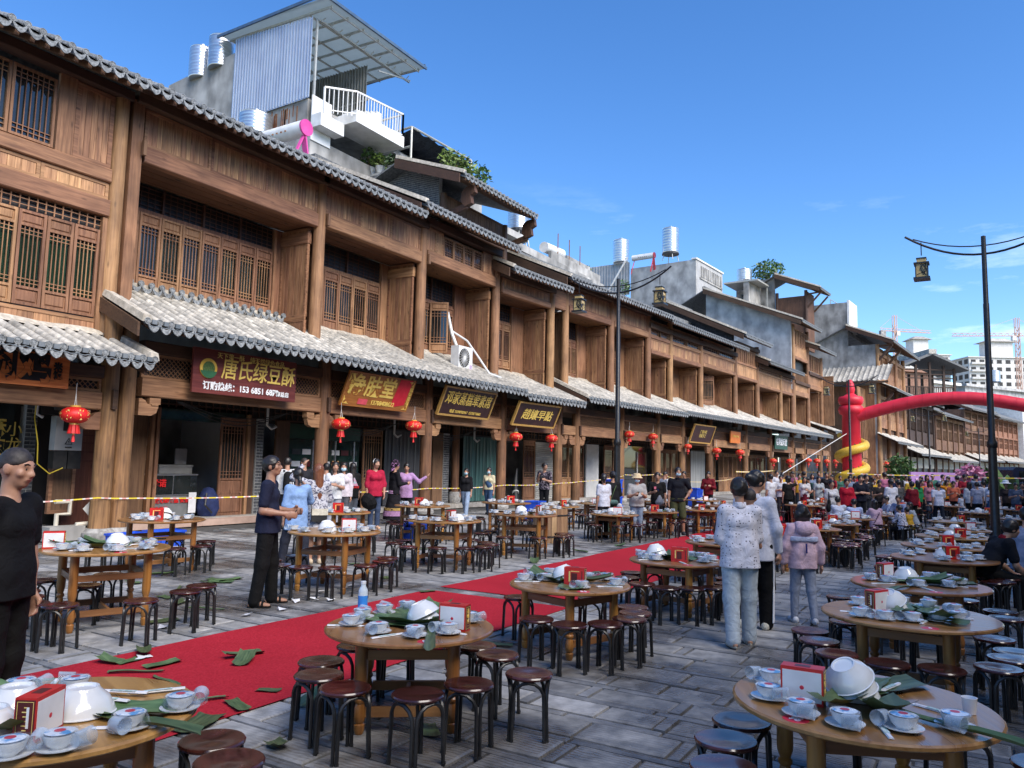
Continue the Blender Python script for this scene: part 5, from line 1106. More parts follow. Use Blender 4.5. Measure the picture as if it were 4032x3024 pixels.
def tower(label, P, rz, w, d, h, seed):
    t = block(label, P, rz, w, d, 0, h, APT, int(w/4.4), 16, name='apartment_tower', ww=.55, wh=.45, side=int(d/4.4), wm=PANEB)
    part('stair_tower', MB().box(w*.3, w*.62, d*.2, d*.7, h+.5, h+9), APT, t); part('tower_roof', MB().hexa([(w*.24, d*.1, h+9), (w*.68, d*.1, h+9), (w*.68, d*.8, h+9), (w*.24, d*.8, h+9), (w*.38, d*.3, h+11), (w*.54, d*.3, h+11), (w*.54, d*.6, h+11), (w*.38, d*.6, h+11)]), TILE, t)
    bl = MB()
    for j in range(16): z = (j+.5)*h/16; bl.box(w*.02, w*.25, -1.4, 0, z-1.6, z-.6); bl.box(w*.72, w*.97, -1.4, 0, z-1.6, z-.6)
    q = part('balconies', bl, APT, t); q['kind'] = 'stuff'; return t
tower('right hand pale apartment tower beyond the street end', (461, 3, 0)[:2], R(-60), 40, 16, 62, 1); tower('left hand pale apartment tower behind the open pavilion', (466, 34)[:2], R(-58), 26, 16, 66, 2)
CRN = mk('crane_orange_hazed', (.55, .33, .24), (.62, .40, .30), rough=.5)  # orange paled, distance haze put into the colour
def crane(label, P, h, az, j1, j2):
    t = thing('tower_crane', label, 'crane', (*P, 0), az); mb = MB()
    for sx in (-.8, .8):
        for sy in (-.8, .8): mb.bar((sx, sy, 0), (sx, sy, h+9), .3, .3)
    for i in range(int((h+6)/3)): mb.bar((-.8, -.8, i*3), (.8, -.8, i*3+3), .2, .2); mb.bar((-.8, .8, i*3+3), (-.8, -.8, i*3), .2, .2)
    part('mast', mb, CRN, t); jb = MB()
    for y, z in ((-.7, 0), (.7, 0), (0, 1.4)): jb.bar((-j2, y, h+z), (j1, y, h+z), .25, .25)
    for i in range(int((j1+j2)/3)): x = -j2+i*3; jb.bar((x, -.7, h), (x+1.5, 0, h+1.4), .15, .15); jb.bar((x+1.5, 0, h+1.4), (x+3, -.7, h), .15, .15)
    jb.bar((0, 0, h+9), (j1*.7, 0, h+1.4), .12, .12); jb.bar((0, 0, h+9), (-j2, 0, h+1.4), .12, .12); part('jib', jb, CRN, t); part('counterweight', MB().box(-j2, -j2+3, -1, 1, h-3, h), CONC, t); part('cab', MB().box(.9, 2.6, -1, 1, h-2.4, h-.2), WHITE, t); return t
crane('large orange tower crane over the right hand apartment tower', (449, -18), 70, R(113), 30, 12); crane('small orange tower crane between the two apartment towers', (472, 38), 80, R(-50), 22, 9)
# hills closing the far view
hb = MB(); n = 60; vs = []
for i in range(n+1):
    a = R(-20+130*i/n); r_ = 1500; h = 40+18*math.sin(i*.7)+14*math.sin(i*1.9+1); vs += [(r_*math.cos(a), r_*math.sin(a), -5), (r_*math.cos(a), r_*math.sin(a), h), (r_*1.25*math.cos(a), r_*1.25*math.sin(a), h*.6)]
q = ob('hills', hb.add(vs, [(3*i+j, 3*i+j+3, 3*i+j+4, 3*i+j+1) for i in range(n) for j in (0, 1)]).mesh('hills', mk('hill_green', (.08, .11, .10), (.12, .15, .14), ns=.02, rough=.9), True)); q['kind'] = 'structure'
q = ob('ground', MB().add([(150, -1500, -.62), (1900, -1500, -.62), (1900, 1900, -.62), (150, 1900, -.62), (-40, 60, -.62), (150, 60, -.62), (150, 1900, -.62), (-40, 1900, -.62)], [(0, 1, 2, 3), (4, 5, 6, 7)]).mesh('ground', mk('far_ground', (.12, .12, .10), (.2, .19, .16), ns=.05, rough=.95, world=True))); q['kind'] = 'structure'
# ---------------------------------------------------------------- street lamps
AMB = mk('amber_lamp_glass', (.52, .36, .12), (.66, .50, .22), ns=3, rough=.4)
def lamp(label, loc, rz=0, s=1.0):
    t = thing('street_lamp', label, 'street lamp', loc, rz, 'black lantern street lamps'); t.scale = (s, s, s)
    part('post', MB().lathe([(.14, 0), (.14, .25), (.095, .35), (.088, 2.3), (.105, 2.32), (.105, 2.42), (.070, 2.5), (.062, 5.6), (.055, 5.62), (.05, 7.2), (.0, 7.22)], 16), BLACK, t, True)
    part('arm', MB().tube([(0, 1.62*k/8, 6.78+.62*(k/8)**2*(1 if k > 0 else 1)) for k in range(-8, 9)], .026, 8), BLACK, t, True); part('tie_rod', MB().tube([(0, 1.45*k/6, 6.98+.34*(k/6)**2) for k in range(-6, 7)], .015, 6), BLACK, t)
    for sy in (-1, 1):
        y = sy*1.28; z = 6.50; h = MB(); w = .125; hh = .36
        h.tube([(0, y, z+.40), (0, y, z+.72)], .012, 6)
        for a, b, c in ((.175, .0, .05), (.165, .375, .41), (.11, .50, .53)): h.box(-a, a, y-a, y+a, z+b-.2, z+c-.2)
        for sx in (-1, 1):
            for s2 in (-1, 1): h.box(sx*w-.012, sx*w+.012, y+s2*w-.012, y+s2*w+.012, z-.15, z+.175)
        r_ = random.Random(3)
        for fx, fy in ((1, 0), (-1, 0), (0, 1), (0, -1)):
            pts = [(r_.uniform(-w, w), r_.uniform(-.15, .17)) for _ in range(16)]
            for k in range(14):
                (a, b), (c, d) = pts[k], pts[k+1] if k % 2 else pts[(k+5) % 16]
                if math.hypot(a-c, b-d) < .34:
                    A = (fx*(w+.004)+fy*a, y+fy*(w+.004)+fx*a, z+b); B = (fx*(w+.004)+fy*c, y+fy*(w+.004)+fx*c, z+d); h.bar(A, B, .012, .012)
        ln = part('lantern', h, BLACK, t); ob('lantern_pane', MB().box(-w, w, y-w, y+w, z-.15, z+.175).box(-.1, .1, y-.1, y+.1, z+.21, z+.30).mesh('lantern_pane', AMB), ln)
    return t
lamp('black street lamp standing in front of the middle shops', (20.6, 8.93, 0)); lamp('nearest black street lamp, right, beside seated man', (20.5, -.25, 0))
lamp('black street lamp in front of the red arch pillar', (49.9, 6.6, 0), R(-5)); lamp('thin distant street lamp beneath the red arch', (78, 3.8, 0), R(-8)); lamp('farthest street lamp, just left of the nearest lamp post', (108, .0, 0), R(-10)); lamp('street lamp at right edge whose lantern hangs above the arch', (49.5, -4.6, 0), R(-5))
# ---------------------------------------------------------------- inflatable arch with dragon
ARR = mk('inflatable_red', (.56, .014, .032), (.66, .022, .045), ns=2, rough=.5, rand=.02, big=.05); YEL = mk('dragon_yellow', (.62, .36, .03), (.78, .52, .07), ns=26, det=2, rough=.5, rand=.02, lo=.45, hi=.55); GRN = mk('dragon_green', (.02, .09, .045), (.04, .14, .07), ns=6, rough=.5)
AR = thing('inflatable_arch', 'red inflatable arch with yellow dragon coiled on its pillar', 'arch', (55.2, 7.2, 0))
part('pillar', MB().lathe([(.58, 0), (.60, 2), (.56, 5.4), (.72, 5.5), (.80, 5.75), (.72, 6.0), (.60, 6.05), (.72, 6.15), (.80, 6.4), (.72, 6.62), (.45, 6.68), (.22, 6.85), (.28, 7.1), (.22, 7.5), (.1, 7.75), (0, 7.8)], 28), ARR, AR, True, ang=60)
sp = MB(); P = []; 
for i in range(41): t_ = i/40; P.append((0, -.4-11*t_, 5.35+1.05*math.sin(math.pi*min(1, t_))))
sp.tube(P, [.40+.008*(i % 3 == 0) for i in range(41)], 20); part('arch_tube', sp, ARR, AR, True, ang=60)
sr = MB()
for i in range(2, 40, 3): sr.tube([P[i], (P[i][0], P[i][1]-.03, P[i][2])], .412, 20)
part('seam', sr, ARR, AR, True)
part('far_pillar', MB().lathe([(.58, 0), (.56, 5.4), (.8, 5.75), (.6, 6.05), (.8, 6.4), (.45, 6.68), (.2, 7.2), (0, 7.8)], 24), ARR, AR, True, loc=(0, -11.8, 0))
dr = MB(); P = []
for i in range(81): t_ = i/80; a = 2*math.pi*2.4*t_-1.2; P.append((.80*math.cos(a), .80*math.sin(a), .5+3.6*t_))
dr.tube(P, [.12+.17*min(1, 6*min(1-i/80+.05, i/80+.4)) for i in range(81)], 14); part('dragon_body', dr, YEL, AR, True)
df = MB()
for i in range(0, 80, 2): p0 = Vector(P[i]); df.add([(p0.x*1.02, p0.y*1.02, p0.z+.24), (P[i+1][0]*1.02, P[i+1][1]*1.02, P[i+1][2]+.24), (p0.x*1.1, p0.y*1.1, p0.z+.42)], [(0, 1, 2)])
part('dragon_fin', df, GRN, AR)
tag(ob('guy_rope', MB().tube([(54.8, 7.4, 4.2), (44.0, 10.2, .9)], .02, 5).mesh('guy_rope', PLASW)), 'white guy rope running down left from the arch pillar', 'rope')
# ---------------------------------------------------------------- far street dressing
def D_(px, dep, z=0):
    l = (px-2016)/3028*dep; return (_g.x*dep+_r.x*l, _g.y*dep+_r.y*l, z)
PUR = mk('lilac_board', (.46, .25, .55), (.54, .31, .63), ns=3, rough=.5)
p = D_(3585, 42); t = thing('photo_frame', 'lilac photo frame standing over the crowd', 'frame', p, _th-R(90)); part('frame_board', MB().box(0, 2.42, 0, .2, 1.35, 1.75).box(0, .26, 0, .2, 0, 1.349).box(2.16, 2.42, 0, .2, 0, 1.349), PUR, t)
fb = MB(); r_ = random.Random(8)
for i in range(30): fb.lathe([(0, -.03), (.035, 0), (0, .03)], 6, c=(r_.uniform(.25, .5), -.02, r_.uniform(1.15, 1.4)))
part('flower', fb, mk('pale_blossom', (.72, .45, .6), (.8, .6, .7), rough=.6), t)
t = thing('white_car', 'white car roof seen through the lilac frame', 'car', D_(3655, 46), _th-R(90)); part('body', MB().prism([(0, .35), (0, .85), (.35, 1.0), (.75, 1.48), (2.0, 1.50), (2.6, 1.05), (3.3, .95), (3.4, .4)], 0, 1.7, 'y').mesh and MB().prism([(0, .35), (3.4, .4), (3.3, .95), (2.6, 1.05), (2.0, 1.50), (.75, 1.48), (.35, 1.0), (0, .85)], 0, 1.7, 'y'), WHITE, t)
part('window', MB().prism([(.55, 1.02), (2.4, 1.06), (1.95, 1.42), (.8, 1.40)], -.01, 1.71, 'y'), GLASS, t)
for x in (.7, 2.7): part('wheel', MB().tube([(x, -.02, .32), (x, .2, .32)], .32, 14), BLKP, t)
t = thing('blossom_tree', 'artificial pink blossom tree beside the lilac frame', 'tree', D_(3818, 42)); part('trunk', MB().tube([(0, 0, 0), (.05, 0, 1.2)], [.06, .04], 6), WKM, t)
for k in range(5): part('limb', MB().tube([(.05, 0, 1.0), (.45*math.cos(k*1.3), .45*math.sin(k*1.3), 1.7)], [.03, .012], 5), WKM, t)
ob('crown', leaves(520, (0, 0, 1.65), (.62, .62, .55), .26, mk('pink_blossom', (.55, .16, .30), (.72, .34, .48), ns=3, rough=.6), seed=5), t)
t = thing('street_tree', 'bushy young tree with pale stem beside the arch pillar', 'tree', D_(3545, 45)); part('trunk', MB().tube([(0, 0, 0), (-.1, 0, 1.6), (-.2, 0, 2.7)], [.06, .05, .02], 6), CONC, t); ob('crown', leaves(1100, (0, 0, 1.75), (.75, .75, 1.0), .24, LV[0], seed=6), t)
def frond_plant(label, loc, h, n, m, seed, w=.10, name='potted_palm'):
    t = thing(name, label, 'plant', loc); r_ = random.Random(seed); part('pot', MB().lathe([(.18, 0), (.24, .35), (.2, .36), (0, .33)], 12), BLKP, t)
    for k in range(n):
        a = k*2.4; mb = MB(); vs = []; L_ = h*r_.uniform(.7, 1); sp_ = r_.uniform(.25, .6)
        for i in range(7): u = i/6; c = Vector((math.cos(a)*sp_*u*h, math.sin(a)*sp_*u*h, .3+L_*(u-.42*u*u*sp_*2))); s_ = Vector((-math.sin(a), math.cos(a), 0))*w*math.sin(math.pi*min(1, .12+u*.88)); vs += [tuple(c-s_), tuple(c+s_)]
        part('frond', mb.add(vs, [(2*i, 2*i+2, 2*i+3, 2*i+1) for i in range(6)]), m, t)
    return t
frond_plant('small palm in a pot left of the bushy young tree', D_(3500, 44), 1.7, 16, LV[2], 3, .05); frond_plant('young banana plant with broad upright leaf right of the lamp post', D_(3965, 43), 2.5, 6, LV[0], 9, .26, 'banana_plant'); frond_plant('second banana plant low behind the lamp post', D_(3905, 44), 1.8, 7, LV[0], 12, .2, 'banana_plant')
t = thing('street_shrub', 'green bushes between the pink tree and the lamp post', 'shrub', D_(3865, 44)); ob('foliage', leaves(700, (0, 0, 1.3), (1.0, .8, .8), .25, LV[1], seed=15), t); part('stem', MB().tube([(0, 0, 0), (0, 0, 1)], .05, 5), WKM, t)
t = thing('dark_van', 'dark blue van behind the banana plant at right edge', 'van', D_(3985, 48), _th-R(90)); part('body', MB().prism([(0, .3), (3.6, .3), (3.6, 1.2), (3.0, 2.1), (.2, 2.2), (0, 2.0)], 0, 1.8, 'y'), mk('navy_paint', (.012, .018, .04), (.018, .026, .055), rough=.25), t); part('window', MB().box(.4, 2.6, -.015, 0, 1.3, 1.95), GLASS, t)
for x in (.7, 2.9): part('wheel', MB().tube([(x, -.02, .34), (x, .2, .34)], .34, 14), BLKP, t)
# ---------------------------------------------------------------- the other side of the street, to the right of the camera
for lb, a, b, z, m in (('timber row opposite, nearest the camera', (8, -8.6), (-22, -8.2), 10.5, WKM), ('timber row opposite, beside the right hand tables', (31, -9.2), (8.2, -8.6), 11.2, WV), ('timber row opposite, towards the arch', (62, -14.5), (31.3, -9.3), 10.2, WKM)): row_house(lb, a, b, z, m, 2, bays=6)
# ---------------------------------------------------------------- banquet furniture
def table_protos(h, dia, key):
    r = dia/2; top = MB(); top.lathe([(r-.012, h-.030), (r, h-.022), (r, h-.008), (r-.010, h)], 40)
    lt = h-.031; prof = [(.026, 0), (.034, .04), (.036, .10), (.026, .115), (.034, .135), (.040, .20), (.030, .30), (.026, .32), (.037, .345), (.037, .37), (.027, .39), (.033, .42), (.040, .46), (.042, .50), (.042, 1.0)]
    leg = MB().lathe([(a, b*lt) for a, b in prof], 12)
    return [top.mesh('tabletop', TBL, True, 30), leg.mesh('leg', TBLZ, True, 40)]
TP = {'low': (.60, 1.13), 'wide': (.60, 1.27), 'tall': (.76, 1.22), 'mid': (.60, 1.19)}
TPM = {k: table_protos(h, d, k) for k, (h, d) in TP.items()}
STK = mk('number_sticker', (.60, .02, .05), (.66, .03, .06), rough=.4)
def banquet_table(label, x, y, kind, rz, num=None):
    h, d = TP[kind]; t = thing('banquet_table', label, 'table', (x, y, 0), rz, 'round wooden banquet tables'); ob('tabletop', TPM[kind][0], t); q = .29 if kind != 'tall' else .33
    for sx in (-1, 1):
        for sy in (-1, 1): ob('leg', TPM[kind][1], t, (sx*q, sy*q, 0))
    rails = cached(('rail', kind), lambda: [MB().box(-q+.036, q-.036, -.014, .014, z*h-.03, z*h+.03).mesh('rail', TBLX) for z in (.66 if kind == 'tall' else .80, .22)])
    for s_ in (-1, 1):
        ob('rail', rails[0], t, (0, s_*q, 0)); ob('rail', rails[0], t, (s_*q, 0, 0), R(90)); ob('rail', rails[1], t, (0, s_*q, 0))
    ob('rail', rails[1], t, (0, 0, 0), R(90))
    return t
def stool_protos():
    s = MB().lathe([(0, .362), (.135, .362), (.150, .370), (.152, .380), (.146, .388), (.128, .3885), (.06, .383), (0, .381)], 28).mesh('seat', SEAT, True, 40)
    leg = MB()
    for sg in (-1, 1):      # the two tubes that meet at one corner and bow over to its neighbours
        P = []
        for i in range(9):
            t_ = i/8
            if t_ < .55: z = .26*t_/.55; k = 1-.12*t_; P.append((.155*k, sg*.012*1 + .0, z))
            else:
                a = (t_-.55)/.45*math.pi/2; P.append((.147-.055*(1-math.cos(a))*1.0, sg*(.012+.085*(1-math.cos(a))), .26+.098*math.sin(a)))
        leg.tube(P, .0115, 6)
    leg.lathe([(.0135, 0), (.0135, .015)], 6, c=(.155, .012, 0)); leg.lathe([(.0135, 0), (.0135, .015)], 6, c=(.155, -.012, 0))
    return s, leg.mesh('leg', BLACK, True, 50)
SP = stool_protos()
STOOLS = []
def stool(label, x, y, rz=None):
    t = thing('round_stool', label, 'stool', (x, y, 0), rnd.uniform(0, 6.28) if rz is None else rz, 'round stools at the banquet tables'); ob('seat', SP[0], t, None, rnd.uniform(0, 6))
    for k in range(4): ob('leg', SP[1], t, None, math.pi/4+k*math.pi/2)
    STOOLS.append((x, y)); return t
# wrapped place setting: saucer, bowl, cup lying beside it, cling film, printed lid with red dot
def set_protos():
    sau = MB().lathe([(.035, 0), (.045, .004), (.082, .014), (.083, .017), (.04, .009), (0, .008)], 24).mesh('saucer', CERAM, True, 50)
    bowl = MB().lathe([(.030, .009), (.033, .016), (.050, .030), (.060, .058), (.061, .064), (.057, .062), (.046, .032), (0, .018)], 24).mesh('bowl', CERAM, True, 50)
    gl = mk('cup_glass', (.55, .62, .68), (.62, .68, .74), rough=.06, rand=.02); gl = CGL2; cup = MB(); M = Matrix.Rotation(R(90), 4, 'Y')
    cup.lathe([(.026, -.034), (.034, .036), (.031, .036), (.023, -.026), (0, -.026)], 18, c=(.086, .0, .045), M=Matrix.Rotation(R(62), 4, 'Z') @ M)
    cupm = cup.mesh('cup', gl, True, 50)
    vs = []; n = 26; rr = random.Random(2); prof = ((.080, .017), (.074, .026), (.069, .048), (.066, .066), (.045, .070))
    for k, (r_, z) in enumerate(prof):
        for j in range(n):
            a = 2*math.pi*j/n; e = math.exp(-((a if a < math.pi else a-2*math.pi)/.55)**2); ex = e*(.040 if k < 4 else .0)*(1-.12*k); w = 1+rr.uniform(-.03, .03)
            vs.append(((r_*w+ex)*math.cos(a), (r_*w+ex)*math.sin(a), z+.004*rr.uniform(-1, 1)+(.018*e if k in (1, 2) else 0)))
    fs = [(i*n+j, i*n+(j+1) % n, (i+1)*n+(j+1) % n, (i+1)*n+j) for i in range(len(prof)-1) for j in range(n)]+[tuple(range((len(prof)-1)*n, len(prof)*n))]
    fm = MB().add(vs, fs).mesh('cling_film', FILM, True, 20)
    lid = MB().lathe([(.052, .0668), (.030, .0705), (0, .0705)], 20).mesh('printed_lid', PRINT, True); dot = MB().lathe([(.020, .0712), (0, .0716)], 14).mesh('red_label', STK)
    return [('saucer', sau), ('bowl', bowl), ('cup', cupm), ('cling_film', fm), ('printed_lid', lid), ('red_label', dot)]
SETP = set_protos()
def simple_set():
    mb = MB(); 
    for r_, me in enumerate([SETP[0][1], SETP[1][1], SETP[2][1]]):
        o_ = len(mb.v); mb.v += [tuple(v.co) for v in me.vertices]; mb.f += [tuple(o_+a for a in p.vertices) for p in me.polygons]; mb.m += [0]*len(me.polygons)
    return mb.mesh('saucer', CERAM, True, 50)
def place_set(label, x, y, z, near, rz=None):
    t = thing('place_setting', label, 'place setting', (x, y, z), rnd.uniform(0, 6.28) if rz is None else rz, 'wrapped bowl and cup settings on the tables')
    ps = SETP if near > 1 else (SETP[:3]+SETP[4:5] if near else [SETP[0], SETP[1], SETP[4]])
    for n, me in ps: ob(n, me, t)
    return t
BOWL = MB().lathe([(.050, .118), (.052, .128), (.060, .128), (.066, .112), (.098, .075), (.116, .03), (.122, .006), (.128, .004), (.128, .0), (.120, .0), (.112, .03), (.09, .072), (0, .11)], 36).mesh('serving_bowl', CERAM, True, 50)
def bowls(phrase, x, y, z, n=2, tilt=0, az=0, s=1.0):
    for i in range(n):
        t = thing('serving_bowl', ('large white serving bowl upturned on '+phrase) if i == 0 and n == 1 else ('lowest' if i == 0 else ('topmost' if i == n-1 else 'middle'))+' upturned white bowl on '+phrase, 'bowl', (x, y, z+.004), 0, 'large white serving bowls')
        ob('bowl_shell', BOWL, t); k = tilt*(i if n > 1 else 1)/max(1, n-1); t.scale = (s, s, s*.74)
        t.location = (x+.022*i*math.cos(az), y+.022*i*math.sin(az), z+.003+i*.026*s+.128*s*abs(math.sin(R(k)))*.62); t.rotation_euler = (Matrix.Rotation(az, 4, 'Z') @ Matrix.Rotation(R(k), 4, 'Y')).to_euler()
def gift_box(label, x, y, z, rz, big=1.0):
    """carton: red lid, white broad faces, printed maroon ends"""
    w, d, h = .17*big, .075*big, .15*big; t = thing('gift_box', label, 'box', (x, y, z), rz, 'red and white cartons on the tables')
    part('carton', MB().box(-w/2, w/2, -d/2, d/2, 0, h), REDB, t); wp = MB().box(-w/2+.008, w/2-.008, -d/2-.0015, -d/2, .014, h-.016)
    f = part('white_face', wp, PAPER, t); part('red_mark', MB().lathe([(.010, 0), (0, .001)], 12, M=Matrix.Rotation(R(90), 4, 'X'), c=(0, -d/2-.002, h*.46)), STK, t)
    part('red_face', MB().box(-w/2+.012, w/2-.012, d/2, d/2+.0015, .02, h-.022), REDB, t); part('print_patch', MB().box(-.03, .025, d/2+.0016, d/2+.003, .035, h-.05).box(-w/2+.016, -w/2+.024, d/2+.0016, d/2+.003, .03, h-.03), MAROON, t); part('gold_print', MB().box(.035, .05, d/2+.0016, d/2+.003, .04, h-.035).box(-.05, .03, d/2+.0016, d/2+.003, h-.038, h-.030), GOLDP, t)
    for s_ in (-1, 1):
        part('end_panel', MB().box(-d/2+.004, d/2-.004, -.0015, 0, .008, h-.008), MAROON, t, loc=(s_*w/2, 0, 0), rot=s_*R(90))
        e = MB(); q = d/2-.010; zz = h-.014
        for a, b, c_, dd in ((-q, q, zz-.002, zz), (-q, q, .014, .016), (-q, -q+.002, .016, zz-.002), (q-.002, q, .016, zz-.002)): e.box(a, b, -.0025, -.0016, c_, dd)
        for i in range(7): e.box(-.004-(i % 3)*.004, -.002+.010, -.0024, -.0016, .03+i*.015*big, .034+i*.015*big)
        part('gold_lines', e, GOLDP, t, loc=(s_*w/2, 0, 0), rot=s_*R(90)); part('white_label', MB().box(.006, .016, -.0026, -.0017, .05*big, .12*big), PAPER, t, loc=(s_*w/2, 0, 0), rot=s_*R(90))
    ob('lettering', TX['box2'], t, (w/2+.003, 0, h*.55), (R(90), 0, R(90)), scale=(big*.9, big*.9, 1)); part('top_print', MB().box(-.035, .035, -.02, .02, h, h+.001), MAROON, t)
    return t
def leaf_mesh(L_, w, curl, seed, fold=.0):
    r_ = random.Random(seed); mb = MB(); n = 12; m = 5; vs = []
    for i in range(n+1):
        u = i/n; ww = w*(1 if seed % 3 else .75+.3*u)*(1+.06*r_.uniform(-1, 1))
        for j in range(m): v = j/(m-1)-.5; x = (u-.5)*L_; y = v*ww; z = .006+curl*(v*v*4)*ww*.5+.012*L_*math.sin(u*7+seed)*(.5+abs(v))+fold*max(0, u-.6)*L_; vs.append((x+.03*L_*math.sin(v*5+seed), y, max(.002, z)))
    mb.add(vs, [(i*m+j, (i+1)*m+j, (i+1)*m+j+1, i*m+j+1) for i in range(n) for j in range(m-1)]); me = mb.mesh('banana_leaf', LEAF, True, 80); return me
LEAFM = [leaf_mesh(.40, .14, .25, 1), leaf_mesh(.34, .18, .1, 2), leaf_mesh(.46, .05, .6, 3), leaf_mesh(.28, .16, .4, 4, .5), leaf_mesh(.38, .11, .5, 5, .25), leaf_mesh(.24, .12, .15, 6)]
def banana_leaf(label, x, y, z, k, rz, s=1.0, grp=None):
    o = ob('banana_leaf', LEAFM[k % 6], None, (x, y, z), rz, scale=(s, s, s)); return tag(o, label, 'leaf', grp or 'torn banana leaf pieces')
STICK = MB().hexa([(-.115, -.011, 0), (.115, -.011, 0), (.115, .011, 0), (-.115, .011, 0), (-.115, -.007, .007), (.115, -.007, .007), (.115, .007, .007), (-.115, .007, .007)]).add([(-.115, -.014, .003), (-.13, -.012, .004), (-.13, .012, .004), (-.115, .014, .003)], [(0, 1, 2, 3)]).mesh('chopstick_sleeve', PAPER)
STICK2 = MB().box(-.06, .06, -.0115, .0115, .0072, .0076).mesh('green_print', mk('sleeve_print', (.30, .50, .42), (.7, .75, .74), ns=60, rough=.5))
def chopsticks(label, x, y, z, rz): t = thing('chopstick_sleeve', label, 'chopsticks', (x, y, z), rz, 'white paper chopstick sleeves'); ob('sleeve', STICK, t); ob('sleeve_print', STICK2, t); return t
DIRS = ['far', 'far right', 'right', 'near right', 'near', 'near left', 'left', 'far left']
def direction(x, y, cx, cy):
    d = Vector((cx, cy, 0)).normalized(); r_ = Vector((d.y, -d.x, 0)); v = Vector((x-cx, y-cy, 0)); return int(round(math.atan2(v.dot(r_), v.dot(d))/(math.pi/4))) % 8
ORD = ['', 'second ', 'third ', 'fourth ', 'fifth ']
def ranked(items, cx, cy):
    """direction words for each item, told apart by counting from the table's near edge or left when two share one"""
    by = {}
    for i, p in enumerate(items): by.setdefault(direction(p[0], p[1], cx, cy), []).append(i)
    out = {}
    for k, ids in by.items():
        ids.sort(key=lambda i: math.hypot(*items[i][:2]))
        for n, i in enumerate(ids): out[i] = (DIRS[k], '' if len(ids) == 1 else ('nearest ' if n == 0 else ORD[n]))
    return [out[i] for i in range(len(items))]
